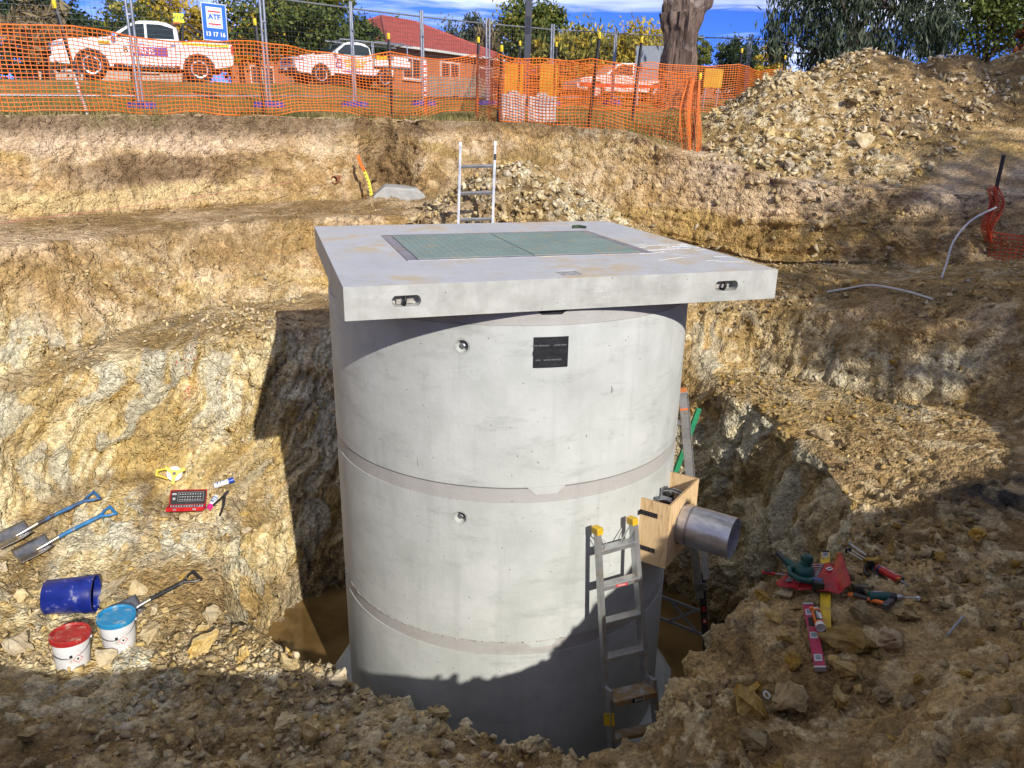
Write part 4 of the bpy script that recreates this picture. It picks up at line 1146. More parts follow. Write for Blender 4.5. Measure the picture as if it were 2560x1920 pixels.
def level(label, p0, p1, w, h, mbody, vials, slot=None):
    p0, p1 = Vector(p0), Vector(p1); L = (p1 - p0).length
    t = thing('spirit_level', label, 'spirit level', group='spirit levels on the tool shelf')
    b = MB(); b.box((L / 2, 0, 0), (L, w, h * .55)); b.box((L / 2, w / 2 - .004, 0), (L, .008, h)); b.box((L / 2, -w / 2 + .004, 0), (L, .008, h))
    b.build('body', mbody, t, bevel=.002)
    for x in (0, L): MB().box((x, 0, 0), (.014, w + .003, h + .003)).build('end_cap', M_BLACKP if mbody is M_YLEVEL else M_SILVER, t, bevel=.002)
    for x in vials:
        v = MB().box((x * L, 0, h * .28), (.062, w * .74, h * .25)).build('vial_window', M_SILVER, t, bevel=.006)
        MB().box((x * L, 0, h * .42), (.036, w * .46, .004)).build('vial', M_VIAL, v, bevel=.003)
    if slot: MB().box((slot * L, 0, h * .29), (.09, w * .5, .004)).build('grip_slot', M_BLACKINK, t, bevel=.003)
    orient(t, p0 + Vector((0, 0, h / 2 + .012)), p1 - p0, (-.22, .05, 1))
    return t
level('long yellow spirit level lying under the red tool roll', Vector((2.285, 4.90, drop(2.2, 4.65)[0] + .004)), Vector((1.955, 4.02, drop(2.0, 4.15)[0] + .006)), .062, .026, M_YLEVEL, (.045,))
level('short magenta spirit level with three silver vial windows', onto(1.94, 4.285, .01), onto(1.80, 3.69, .01), .062, .028, M_RLEVEL, (.14, .52, .86), .30)

# tool roll: red cloth laid over the stones, spanners in its pockets
M_CLOTH = mat('red_vinyl', (.46, .008, .018), .38, var=.25, scale=10, bump=.2, bscale=30)
tr = thing('tool_roll', 'unrolled red tool roll full of spanners on the yellow level', 'tool roll')
cor = [onto(1.985, 4.735), onto(2.245, 4.715), onto(2.135, 4.36), onto(1.79, 4.50)]     # far left, far right, near right, near left
cor = [Vector((1.995, 4.745, 0)), Vector((2.255, 4.70, 0)), Vector((2.16, 4.335, 0)), Vector((1.80, 4.515, 0))]
def roll_pt(s_, t_):
    a = cor[0].lerp(cor[1], s_); b = cor[3].lerp(cor[2], s_); return a.lerp(b, t_)
zz = np.array([[drop(*roll_pt(i / 12, j / 14)[:2])[0] for j in range(15)] for i in range(13)])
zz = np.maximum(zz, np.median(zz) - .02)
for _ in range(4):
    p = np.pad(zz, 1, mode='edge'); zz = np.maximum(zz, (p[:-2, 1:-1] + p[2:, 1:-1] + p[1:-1, :-2] + p[1:-1, 2:]) / 4)
def roll3(s_, t_, up=0.0):
    p = roll_pt(s_, t_); i, j = min(max(s_, 0), 1) * 12, min(max(t_, 0), 1) * 14
    i0, j0 = min(int(i), 11), min(int(j), 13); fi, fj = i - i0, j - j0
    z = zz[i0, j0] * (1 - fi) * (1 - fj) + zz[i0 + 1, j0] * fi * (1 - fj) + zz[i0, j0 + 1] * (1 - fi) * fj + zz[i0 + 1, j0 + 1] * fi * fj
    return Vector((p.x, p.y, z + .062 + up))
vs, fs = [], []
for i in range(15):
    for j in range(15):
        s_, t_ = i / 12, j / 14
        p = roll3(s_, t_, .006 * math.sin(i * 1.9 + j * .6))
        if s_ > 1.0: p.z += (s_ - 1) * .50; p.y += (s_ - 1) * .10
        vs.append(p)
for i in range(14):
    for j in range(14): a = i * 15 + j; fs.append((a, a + 15, a + 16, a + 1))
cl = MB().add(vs, fs).build('cloth', M_CLOTH, tr, smooth=True)
md = cl.modifiers.new('solid', 'SOLIDIFY'); md.thickness = .004
for k in range(9):
    t_ = .06 + k * .085
    m = MB(); L0, L1 = .16, .16 + .55 - .022 * k
    p0, p1 = roll3(L0, t_, .008), roll3(min(L1, .92), t_ + .02, .010)
    m.bar(p0, p1, .010, .005)
    d = (p1 - p0).normalized(); sd = Vector((-d.y, d.x, 0))
    for p in (p0, p1):
        for s in (-1, 1): m.box(p + sd * (.009 * s) + d * (.008 if p is p1 else -.008), (.018, .008, .006), rz=math.atan2(d.y, d.x) + s * .35)
    m.build('spanner', M_STEEL, tr)
for s_ in (.30, .55):
    m = MB()
    for j in range(14): m.bar(roll3(s_, j / 14, .014), roll3(s_, (j + 1) / 14, .014), .004 if s_ == .55 else .045, .0022)
    m.build('pocket_strip', M_CLOTH, tr)
tb = MB().box(roll3(.88, .30, .012), (.045, .03, .002), rz=.5, rx=.1).build('maker_tag', M_WHITEINK, tr)
MB().box(roll3(.88, .30, .0135), (.032, .012, .001), rz=.5, rx=.1).build('tag_print', M_BLACKINK, tb)

# screwdriver at the left corner of the roll
sd = thing('screwdriver', 'screwdriver with a red and black handle on the tool roll corner', 'screwdriver')
MB().tube([(0, 0, 0), (.02, 0, 0), (.06, 0, 0), (.085, 0, 0)], [.011, .014, .013, .008], 10).build('handle', M_REDP, sd, smooth=True)
MB().tube([(.012, 0, .003), (.06, 0, .003)], .0128, 6).build('grip', M_BLACKP, sd, smooth=True)
MB().tube([(.08, 0, 0), (.18, 0, 0)], .0035, 8).build('shank', M_STEEL, sd, smooth=True)
orient(sd, roll3(.02, .88, .03) + Vector((-.10, .05, .02)), (.9, -.15, -.03))

# cordless blower
bl = thing('blower', 'dark green cordless blower with black battery on the tool roll', 'blower', roll3(.36, .50, .04), (0, 0, 0))
m = MB()
m.lathe([(.0, -.035), (.060, -.035), (.074, -.01), (.074, .03), (.060, .055), (.045, .065), (.0, .066)], 24)
m.build('fan_housing', M_GREENP, bl, smooth=True)
MB().lathe([(.037, .06), (.036, .12), (.030, .135), (.0, .136)], 18, M=Matrix.Rotation(.12, 4, 'Y')).build('motor_cap', M_GREENP, bl, smooth=True)
m = MB()
for k in range(12):
    a = 2 * PI * k / 12
    m.box((.0365 * math.cos(a) + .012, .0365 * math.sin(a), .098), (.004, .007, .04), rz=a)
m.build('vent_rib', M_GREENP, bl)
MB().tube([(-.02, .055, .0), (-.045, .10, .005), (-.062, .14, .012)], [.033, .029, .026], 16).build('outlet', M_GREENP, bl, smooth=True)
MB().tube([(-.060, .135, .011), (-.085, .21, .022), (-.092, .235, .024)], [.024, .0175, .017], 16).build('nozzle', mat('black_nozzle', (.05, .055, .065), .4), bl, smooth=True)
m = MB(); m.tube([(-.045, .02, .03), (-.105, -.01, .035), (-.125, -.065, .03), (-.09, -.115, .02), (-.03, -.135, .015), (.025, -.12, .012)], [.022, .018, .016, .017, .021, .026], 12); m.build('handle', M_GREENP, bl, smooth=True)
MB().box((.035, -.155, .005), (.072, .085, .062), rz=-.3).build('battery', M_BLACKP, bl, bevel=.007)
MB().box((.030, -.145, .0375), (.05, .03, .002), rz=-.3).build('battery_label', mat('blue_label', (.04, .10, .35), .4), bl)
bl.rotation_euler = (-.05, .06, .05)

# drill driver
dr = thing('drill', 'black and green cordless drill driver with long bit beside the hammer', 'drill')
MB().tube([(-.085, 0, .0), (-.08, 0, 0), (-.03, 0, 0), (.035, 0, 0)], [.025, .034, .036, .033], 16).build('motor_body', M_GREENP, dr, smooth=True)
MB().tube([(.03, 0, 0), (.075, 0, 0), (.08, 0, 0)], [.031, .029, .025], 16).build('gearbox', M_BLACKP, dr, smooth=True)
MB().tube([(.078, 0, 0), (.09, 0, 0), (.115, 0, 0), (.128, 0, 0)], [.022, .023, .019, .010], 14).build('chuck', M_STEEL, dr, smooth=True)
MB().tube([(.125, 0, 0), (.205, 0, 0), (.225, 0, 0)], [.006, .006, .002], 8).build('drill_bit', M_SILVER, dr, smooth=True)
MB().tube([(-.04, 0, -.02), (-.062, 0, -.07), (-.075, 0, -.115)], [.022, .019, .022], 12).build('handle', M_BLACKP, dr, smooth=True)
bt = MB().box((-.085, 0, -.145), (.105, .072, .055)).build('battery', M_BLACKP, dr, bevel=.008)
MB().box((-.085, 0, -.172), (.11, .076, .012)).build('battery_base', M_GREENP, bt, bevel=.004)
m = MB(); m.box((-.03, .034, .004), (.06, .004, .02)); m.build('name_plate', M_SILVER, dr, bevel=.001)
pD, _ = drop(2.40, 4.245)
orient(dr, (2.385, 4.235, pD + .055), (.96, -.12, .06), (.40, -.86, .30))

# caulking gun
cg = thing('caulking_gun', 'black caulking gun loaded with a red cartridge', 'caulking gun')
m = MB()
for a in (-.016, .016): m.tube([(-.17, a, .0), (.02, a, .0)], .0035, 8)
m.build('push_rod', M_SILVER, cg, smooth=True)
MB().box((-.172, 0, 0), (.018, .050, .034)).build('pull_hook', M_BLACKP, cg, bevel=.004)
m = MB(); m.box((.015, 0, 0), (.05, .05, .044)); m.tube([(.02, 0, .0), (.01, -.03, -.03), (.06, -.075, -.04), (.10, -.085, -.04)], [.017, .015, .013, .012], 10)
m.build('handle', M_BLACKP, cg, smooth=True)
MB().tube([(.05, .0, -.01), (.09, -.035, -.02), (.13, -.04, -.02)], [.008, .009, .006], 8).build('trigger', M_BLACKP, cg, smooth=True)
m = MB()
for k in range(7):
    a = PI + PI * (k - 3) / 6 * .8
    pass
for a in (-.45, .0, .45):
    m.bar((.04, .031 * math.sin(a * 2.4), -.029 * math.cos(a)), (.27, .031 * math.sin(a * 2.4), -.029 * math.cos(a)), .012, .003)
m.box((.045, 0, 0), (.006, .064, .064)); m.box((.273, 0, -.008), (.006, .062, .05))
m.build('cradle', M_BLACKP, cg)
ct = MB().lathe([(.0, .09), (.0265, .09), (.0265, .262), (.022, .268), (.0, .268)], 24, M=Matrix.Rotation(R(90), 4, 'Y')).build('cartridge', mat('red_cartridge', (.50, .02, .018), .35, var=.1), cg, smooth=True)
MB().lathe([(.0268, .098), (.0268, .118)], 24, M=Matrix.Rotation(R(90), 4, 'Y')).build('label_band', mat('navy_ink', (.03, .03, .10), .5), ct)
text('HOT', .022, M_WHITEINK, ct, (.132, -.004, .0268), (0, 0, PI), ext=.0006)
text('EXTREME 7', .016, M_WHITEINK, ct, (.205, -.002, .0268), (0, 0, PI), ext=.0006)
MB().tube([(.262, 0, 0), (.30, 0, 0), (.335, 0, 0)], [.010, .007, .004], 10).build('nozzle', M_GREYPL, cg, smooth=True)
MB().box((.268, -.012, .012), (.022, .022, .022)).build('nozzle_clip', M_ORANGE, cg, bevel=.003)
pC, _ = drop(2.50, 4.58)
orient(cg, (2.475, 4.665, pC + .055), (.38, -.90, .04), (-.15, .25, 1))

# club hammer
hm = thing('hammer', 'club hammer with an orange and black handle below the drill', 'hammer')
MB().tube([(0, 0, 0), (.03, 0, 0), (.09, 0, 0), (.20, 0, 0), (.25, 0, 0)], [.012, .017, .0145, .013, .012], 12).build('handle', M_ORANGE, hm, smooth=True)
MB().tube([(.035, 0, .001), (.13, 0, .001)], [.0175, .0150], 8).build('grip', M_BLACKP, hm, smooth=True)
MB().box((.255, 0, 0), (.040, .105, .042)).build('head', mat('hammer_steel', (.16, .16, .17), .5, .7, var=.3, scale=20), hm, bevel=.006)
pH0 = onto(2.215, 4.335, .035); pH1 = onto(2.39, 4.135, .05)
orient(hm, pH0, pH1 - pH0)

# sealant cartridge lying on the levels
ca = thing('sealant_cartridge', 'orange and white sealant cartridge lying across the two levels', 'cartridge')
Mx = Matrix.Rotation(R(90), 4, 'Y')
body = MB().lathe([(.0, .012), (.024, .010), (.0285, .0), (.0285, .17), (.024, .176), (.0, .176)], 28, M=Mx).build('tube', mat('cartridge_white', (.66, .62, .60), .4, var=.05), ca, smooth=True)
MB().lathe([(.0290, .030), (.0290, .160)], 28, M=Mx).build('orange_label', M_ORANGE, body)
m = MB()
for k in range(9):
    a = 1.0 + k * .14
    m.box((.092, .0294 * math.cos(a), .0294 * math.sin(a)), (.10, .0044, .0008), rx=a - PI / 2)
m.build('dark_panel', M_BLACKINK, body)
text('XTREME', .020, M_WHITEINK, body, (.093, .0, .0300), (0, 0, PI / 2 * 0), ext=.0004)
m = MB()
for k in range(12):
    a = 1.75 + k * .05
    m.box((.085, .0299 * math.cos(a), .0299 * math.sin(a)), (.06, .0016, .0006), rx=a - PI / 2)
m.build('white_panel', M_WHITEINK, body)
MB().lathe([(.0, .012), (.010, .004), (.012, -.002), (.0, -.003)], 14, M=Mx).build('plunger', mat('plunger', (.55, .50, .48), .5), ca, smooth=True)
MB().box((.168, .026, .018), (.02, .022, .022)).build('orange_clip', M_ORANGE, ca, bevel=.003)
pA = onto(1.90, 3.975, .085)
orient(ca, (1.905, 3.985, pA.z), (.18, .95, .03), (-.25, -.35, 1))

# chisel bar, loose rod, washer ring
b_ = thing('chisel', 'grey steel chisel bar lying beyond the caulking gun', 'chisel')
MB().tube([(0, 0, 0), (.012, 0, 0), (.022, 0, 0)], [.010, .013, .009], 10).build('head', M_GREYPL, b_, smooth=True)
MB().tube([(.02, 0, 0), (.15, 0, 0), (.17, 0, 0)], [.008, .008, .004], 10).build('shank', M_SILVER, b_, smooth=True)
q0, q1 = onto(2.475, 4.96, .025), onto(2.54, 4.77, .03); orient(b_, q0, q1 - q0)
q0, q1 = onto(2.56, 3.80, .02), onto(2.74, 3.965, .035)
tag(MB().tube([q0, q0.lerp(q1, .5), q1], .008, 8).build('steel_rod', M_GREYPL, smooth=True), 'thin grey rod lying alone on the right of the tool shelf', 'rod')
q = onto(1.50, 3.655, .015)
tag(MB().lathe([(.016, -.004), (.026, -.004), (.026, .004), (.016, .004)], 20, close=True).build('ring_washer', M_WHITEINK, loc=q, rot=(.5, .3, .4)), 'small white plastic ring below the magenta level', 'ring')
q = onto(2.60, 4.215, .016)
tag(MB().lathe([(.0, -.016), (.012, -.012), (.016, 0), (.012, .012), (0, .016)], 14).build('earplug_cap', mat('white_cap', (.62, .62, .64), .5), loc=q), 'small white cap near the tip of the drill bit', 'cap')
# ------------------------------------------------------------------ plywood box and steel pipe on the shaft
def plywood():
    m, n, l, b = _nodes('plywood')
    tc = n.new('ShaderNodeTexCoord'); mp = n.new('ShaderNodeMapping'); mp.inputs['Scale'].default_value = (9, 9, 1.3); l.new(tc.outputs['Object'], mp.inputs['Vector'])
    w_ = n.new('ShaderNodeTexNoise'); w_.inputs['Scale'].default_value = 2.2; w_.inputs['Detail'].default_value = 6; w_.inputs['Distortion'].default_value = 2.2; l.new(mp.outputs[0], w_.inputs['Vector'])
    r = n.new('ShaderNodeValToRGB'); e = r.color_ramp.elements
    e[0].position = .25; e[0].color = (.40, .23, .09, 1); e[1].position = .7; e[1].color = (.72, .53, .31, 1); e.new(.42).color = (.64, .44, .23, 1)
    l.new(w_.outputs['Fac'], r.inputs['Fac'])
    n2 = n.new('ShaderNodeTexVoronoi'); n2.inputs['Scale'].default_value = 3.0; l.new(mp.outputs[0], n2.inputs['Vector'])
    r2 = n.new('ShaderNodeValToRGB'); r2.color_ramp.elements[0].position = .04; r2.color_ramp.elements[0].color = (.6, .6, .6, 1); r2.color_ramp.elements[1].position = .14; r2.color_ramp.elements[1].color = (0, 0, 0, 1)
    l.new(n2.outputs['Distance'], r2.inputs['Fac'])
    mx_ = n.new('ShaderNodeMixRGB'); mx_.inputs['Color2'].default_value = (.17, .085, .035, 1); l.new(r2.outputs[0], mx_.inputs['Fac']); l.new(r.outputs[0], mx_.inputs['Color1'])
    l.new(mx_.outputs[0], b.inputs['Base Color']); b.inputs['Roughness'].default_value = .65
    return m
M_PLY = plywood()
M_PLYE = mat('plywood_edge', (.50, .33, .17), .8, var=.3, scale=3, stretch=(2, 2, 60))
TH = R(56.8)
ax_ = Vector((math.sin(TH), -math.cos(TH), 0)); tx_ = Vector((math.cos(TH), math.sin(TH), 0))
box = thing('plywood_box', 'open topped plywood box fixed round the pipe on the shaft', 'plywood box')
orient(box, Vector((AXX, AXY, -2.98)), ax_)                       # local X outward, Y along the wall, Z up
HW, RO, BH, PT = .276, 1.545, .50, .017
m = MB()
for s in (-1, 1):
    p = MB().box((1.440, s * (HW - PT / 2), BH / 2), (.21, PT, BH)).build('side_panel', M_PLY, box, bevel=.001)
    MB().box((1.440, s * (HW - PT / 2), BH + .0006), (.208, PT - .002, .0012)).build('panel_edge', M_PLYE, p)
# front panel with a round hole for the pipe
fp = MB().box((RO + PT / 2, 0, BH / 2), (PT, HW * 2, BH)).build('front_panel', M_PLY, box)
c = MB().lathe([(.158, -.1), (.158, .1)], 40, M=Matrix.Translation((RO, 0, .246)) @ Matrix.Rotation(R(90), 4, 'Y')).build('cutter', M_PLY, box)
bpy.context.view_layer.update(); cut(fp, [c])
MB().box((RO + PT / 2, 0, BH + .0006), (PT - .002, HW * 2 - .002, .0012)).build('panel_edge', M_PLYE, fp)
MB().box((1.440, 0, .0085), (.19, HW * 2 - .04, .017)).build('base_panel', M_PLY, box)
for z in (.395, .115):
    st = MB().box((1.405, -HW - .002, z), (.135, .003, .036))
    st.bar((1.345, -HW - .002, z), (1.338, -HW - .030, z), .003, .036)
    s_ = st.build('fixing_strap', M_BLACKP, box)
    h_ = MB()
    for k in range(6):
        for q in (-.009, .009): h_.lathe([(.0, 0), (.0026, 0), (.0026, .001), (0, .001)], 6, M=Matrix.Translation((1.35 + k * .022, -HW - .0036, z + q)) @ Matrix.Rotation(R(90), 4, 'X'))
    h_.build('strap_hole', M_STEEL, s_)
m = MB()
for (y, z) in ((-HW + .009, .05), (-HW + .009, .26), (-HW + .009, .45), (HW - .009, .10), (HW - .009, .45)):
    m.lathe([(0, 0), (.004, 0), (.004, .001), (0, .001)], 8, M=Matrix.Translation((RO + PT, y, z)) @ Matrix.Rotation(R(90), 4, 'Y'))
m.build('screw_head', M_STEEL, box)

def brushed():
    m, n, l, b = _nodes('stainless')
    tc = n.new('ShaderNodeTexCoord'); mp = n.new('ShaderNodeMapping'); mp.inputs['Scale'].default_value = (2.5, 6, 6); l.new(tc.outputs['Object'], mp.inputs['Vector'])
    t = n.new('ShaderNodeTexNoise'); t.inputs['Scale'].default_value = 2.4; t.inputs['Detail'].default_value = 6; t.inputs['Roughness'].default_value = .65; l.new(mp.outputs[0], t.inputs['Vector'])
    r = n.new('ShaderNodeValToRGB'); e = r.color_ramp.elements; e[0].position = .3; e[0].color = (.42, .42, .45, 1); e[1].position = .7; e[1].color = (.86, .87, .90, 1)
    l.new(t.outputs['Fac'], r.inputs['Fac']); l.new(r.outputs[0], b.inputs['Base Color'])
    b.inputs['Metallic'].default_value = .85
    mr = n.new('ShaderNodeMapRange'); mr.inputs['To Min'].default_value = .26; mr.inputs['To Max'].default_value = .48; l.new(t.outputs['Fac'], mr.inputs['Value']); l.new(mr.outputs[0], b.inputs['Roughness'])
    return m
M_SS = brushed()
pipe = thing('steel_pipe', 'short wide stainless steel pipe sticking out of the plywood box', 'pipe')
orient(pipe, Vector((AXX, AXY, -2.734)), ax_)
Mx = Matrix.Rotation(R(90), 4, 'Y')
MB().lathe([(.150, 1.37), (.150, 1.945), (.1445, 1.945), (.1445, 1.37)], 64, M=Mx, close=True).build('pipe_wall', M_SS, pipe, smooth=True)
MB().lathe([(.1506, 1.625), (.1512, 1.632), (.1506, 1.640)], 64, M=Mx).build('weld_seam', M_STEEL, pipe, smooth=True)
# clamp coupling inside the box
cp = thing('pipe_coupling', 'black pipe coupling with bolted lugs inside the plywood box', 'coupling')
orient(cp, Vector((AXX, AXY, -2.734)), ax_)
MB().lathe([(.153, 1.385), (.178, 1.39), (.178, 1.515), (.153, 1.52)], 40, M=Mx, close=True).build('sleeve', M_BLACKP, cp, smooth=True)
for y in (-.10, 0.0, .075):
    m = MB(); z0 = math.sqrt(max(.178 ** 2 - y * y, .01))
    m.tube([(1.38, y, z0 + .03), (1.45, y + .01, z0 + .05), (1.53, y + .02, z0 + .03)], .007, 8)
    m.tube([(1.38, y, z0 + .055), (1.38, y, z0 - .01)], .008, 8)
    m.tube([(1.385, y - .012, z0 + .05), (1.385, y + .012, z0 + .05)], .010, 6)
    m.build('bolt', M_STEEL, cp, smooth=True)
MB().box((1.44, -.055, .175), (.09, .045, .04), rx=.4).build('lug', M_STEEL, cp, bevel=.006)
MB().lathe([(.0, .17), (.035, .17), (.035, .215), (.028, .225), (0, .226)], 16, M=Matrix.Translation((1.43, .03, .0))).build('cap_nut', M_BLACKP, cp, smooth=True)

# ------------------------------------------------------------------ dual purpose step ladder leaning on the shaft
M_YELCAP = mat('yellow_cap', (.72, .46, .02), .45, var=.15, scale=20, spots=(.2, .14, .06), spot_amt=.3)
M_MUDSTEP = mat('muddy_step', (.50, .47, .41), .8, var=.25, scale=16, spots=(.30, .19, .07), spot_amt=.9, spot_scale=14)
l1 = thing('step_ladder', 'aluminium dual purpose step ladder with yellow top caps leaning on the shaft', 'ladder')
TL, TR_ = Vector((.587, 4.575, -2.546)), Vector((.844, 4.729, -2.553))
BL, BR = Vector((.795, 4.40, -4.80)), Vector((1.115, 4.46, -4.80))
def seg(a, b, t): return a.lerp(b, t)
MIDT = .535
out_ = ((TL - BL).cross(TR_ - TL)).normalized()
if out_.y > 0: out_ = -out_
side = (TR_ - TL).normalized()
for nm, T_, B_ in (('rail', TL, BL), ('rail', TR_, BR)):
    s_ = -1 if T_ is TL else 1
    m = MB(); mid = seg(T_, B_, MIDT + .03)
    m.bar(T_, mid, .022, .060, up=out_)
    m.bar(T_ + out_ * .03 + side * s_ * .010, mid + out_ * .03 + side * s_ * .010, .030, .004, up=out_)
    m.build('upper_rail', M_ALU, l1, bevel=.002)
    m = MB(); b0 = seg(T_, B_, MIDT - .02)
    o2 = side * (s_ * .020) + out_ * .062
    m.bar(b0 + o2, B_ + o2 + side * s_ * .015, .024, .062, up=out_)
    m.bar(b0 + o2 + out_ * .031, B_ + o2 + side * s_ * .015 + out_ * .031, .034, .004, up=out_)
    lr = m.build('lower_rail', M_ALU, l1, bevel=.002)
    MB().bar(B_ + o2 + side * s_ * .015, B_ + o2 + side * s_ * .015 + (B_ - T_).normalized() * .04, .034, .070, up=out_).build('rubber_foot', M_BLACKP, lr, bevel=.004)
    MB().bar(T_ - (B_ - T_).normalized() * .028, T_ + (B_ - T_).normalized() * .022, .050, .072, up=out_).build('top_cap', M_YELCAP, l1, bevel=.005)
def step(t, up_, w_, mtl, lower=False, h=.032):
    a, b = seg(TL, BL, t), seg(TR_, BR, t)
    if lower: a, b = a + out_ * .062 - side * .012, b + out_ * .062 + side * .012
    s_ = thing_part = MB()
    c = (a + b) / 2; d = b - a
    fw = Vector((out_.x, out_.y, 0)).normalized()
    s_.bar(a, b, w_, .006, up=(0, 0, 1))
    s_.bar(a + fw * (w_ / 2) - Vector((0, 0, h / 2)), b + fw * (w_ / 2) - Vector((0, 0, h / 2)), .005, h, up=(0, 0, 1))
    s_.bar(a - fw * (w_ / 2) - Vector((0, 0, h / 2)), b - fw * (w_ / 2) - Vector((0, 0, h / 2)), .005, h, up=(0, 0, 1))
    return s_.build('step', mtl, l1, bevel=.0015), c, d, fw
steps = []
for i, t in enumerate((.060, .178, .298, .420)):
    steps.append(step(t, 0, .062, M_ALU))
plat = step(.545, 0, .125, M_MUDSTEP, True, .045)
for t in (.685, .815, .935): step(t, 0, .070, M_MUDSTEP, True)
o_, c, d, fw = plat
fx = d.normalized()
Mt = Matrix((fx, Vector((0, 0, 1)), fw)).transposed().to_4x4()
def face_text(body, size, mtl, pos, par, back=None, bw=.1, bh=.03):
    Mx_ = Mt.copy(); Mx_.translation = pos
    if back:
        q = MB().box((0, 0, 0), (bw, bh, .001)).build('label_plate', back, par); q.matrix_basis = Mx_
    tt = text(body, size, mtl, par, (0, 0, 0), (0, 0, 0), ext=.0005)
    M2 = Mx_.copy(); M2.translation = pos + fw * .0012; tt.matrix_basis = M2
face_text('BAILEY', .033, M_WHITEINK, c + fw * .0665 + fx * .03 - Vector((0, 0, .023)), o_, M_BLACKINK, .14, .036)
o2, c2, d2, fw2 = steps[1]
face_text('WARNING', .014, M_WHITEINK, c2 + fw2 * .034 + fx * .0 - Vector((0, 0, .016)), o2, M_REDINK, .10, .018)
# hinge plate, brace struts, side label
pL = seg(TL, BL, .615) - side * .024 + out_ * .06
q = MB().box((0, 0, 0), (.075, .10, .004)).build('hinge_plate', M_YELCAP, l1, bevel=.002)
axd = (BL - TL).normalized()
nrm_ = (out_ * .75 - side * .66).normalized(); xh = axd.cross(nrm_).normalized(); Mh = Matrix((xh, axd, nrm_)).transposed().to_4x4(); Mh.translation = pL + nrm_ * .03; q.matrix_basis = Mh
m = MB()
for s, T_, B_ in ((1, TL, BL), (-1, TR_, BR)):
    a = seg(T_, B_, .015) + out_ * .02; b = seg(T_, B_, .062) + side * (s * .055)
    m.bar(a, b, .012, .004); m.bar(seg(T_, B_, .012) - out_ * .02, seg(T_, B_, .055) + side * s * .09 - out_ * .02, .010, .004)
m.build('brace_strut', M_ALU, l1)
pB = seg(TL, BL, .885) + out_ * .097 - side * .020
Mt2 = Matrix((axd, -(out_.cross(axd)) if (out_.cross(axd)).dot(side) > 0 else out_.cross(axd), out_)).transposed().to_4x4()
lp = MB().box((0, 0, 0), (.16, .030, .001)).build('rail_label', M_BLACKINK, l1); Mq = Mt2.copy(); Mq.translation = pB; lp.matrix_basis = Mq
tt = text('BAILEY', .030, M_WHITEINK, lp, (0, 0, .0012), (0, 0, 0), ext=.0004)

# ------------------------------------------------------------------ second ladder standing in the water behind the box
l2 = thing('step_ladder', 'aluminium ladder with a cross brace standing in the muddy water', 'ladder')
F0, T0 = Vector((1.915, 6.16, -4.97)), Vector((1.452, 6.18, -2.10))
bk = Vector((-.62, .44, 0)).normalized()
KN = F0.lerp(T0, .50)
for w0, nm in ((0.0, 'rail'), (.56, 'rail')):
    o_ = bk * w0
    ex = Vector((.06, .03, 0)) * (1 if w0 else 0)
    m = MB(); m.bar(KN + o_, T0 + o_, .075, .028, up=(0, -1, 0)); m.bar(KN + o_ + Vector((.042, 0, 0)), T0 + o_ + Vector((.036, 0, 0)), .006, .045, up=(0, -1, 0))
    u_ = m.build('upper_rail', M_ALU, l2, bevel=.002)
    if w0 == 0:
        MB().bar(T0 + (T0 - KN).normalized() * .0, T0 + (T0 - KN).normalized() * .035, .060, .034, up=(0, -1, 0)).build('rail_end', mat('orange_mark', (.62, .20, .05), .7, var=.3), u_)
        MB().bar(T0.lerp(KN, .10), T0.lerp(KN, .112), .078, .031, up=(0, -1, 0)).build('orange_tape', mat('orange_tape', (.70, .17, .04), .6), u_)
    mr_ = mat('worn_dark_rail', (.10, .105, .115), .5, .5, var=.25, scale=9, spots=(.42, .42, .42), spot_amt=.25)
    m = MB(); m.bar(F0 + o_ + Vector((.02, -.004, 0)), KN.lerp(F0, .22) + o_ + Vector((.03, -.004, 0)), .062, .030, up=(0, -1, 0)); m.build('lower_rail', mr_, l2, bevel=.002)
    m = MB(); m.bar(KN.lerp(F0, .40) + o_ + Vector((.0, -.012, 0)), KN.lerp(F0, -.05) + o_ + Vector((-.02, -.012, 0)), .070, .026, up=(0, -1, 0)); m.build('lower_rail', M_ALU, l2, bevel=.002)
    if w0 == 0:
        pp = KN.lerp(F0, .31)
        h_ = MB().box(pp + Vector((.02, -.032, 0)), (.11, .006, .075), ry=-.16).build('hinge_plate', M_STEEL, l2, bevel=.003)
        for (dx, dz) in ((-.035, .0), (.03, .02), (.05, .02), (.03, -.02), (.05, -.02)):
            MB().lathe([(0, 0), (.007, 0), (.006, .004), (0, .005)], 8, M=Matrix.Translation(pp + Vector((.018 + dx, -.035, dz))) @ Matrix.Rotation(R(90), 4, 'X')).build('rivet', M_SILVER, h_)
        MB().bar(KN.lerp(F0, .05) + Vector((.075, -.01, 0)), KN.lerp(F0, .26) + Vector((.07, -.01, 0)), .055, .02, up=(0, -1, 0)).build('step_end', mat('white_step_end', (.62, .60, .55), .6, var=.15), l2, bevel=.002)
        q = F0.lerp(KN, .52) + Vector((.025, -.0205, 0))
        lb = MB().box(q, (.045, .002, .10), ry=-.16).build('warning_label', M_BLACKINK, l2)
        MB().box(q + Vector((0, -.0014, .0)), (.034, .001, .06), ry=-.16).build('warning_panel', M_REDINK, lb)
        q = F0.lerp(KN, .43) + Vector((.027, -.0205, 0))
        lb = MB().box(q, (.042, .002, .060), ry=-.16).build('warning_label', M_REDINK, l2)
        MB().box(q + Vector((-.002, -.0014, .0)), (.020, .001, .030), ry=-.16).build('label_print', M_WHITEINK, lb)
for z in (-4.262, -4.52):
    k = (z - F0.z) / (KN.z - F0.z); p = F0.lerp(KN, k) + Vector((.0, 0, 0))
    m = MB(); m.bar(p, p + bk * .56, .010, .030, up=(0, 0, 1)); m.build('cross_rail', M_GREYPL, l2)
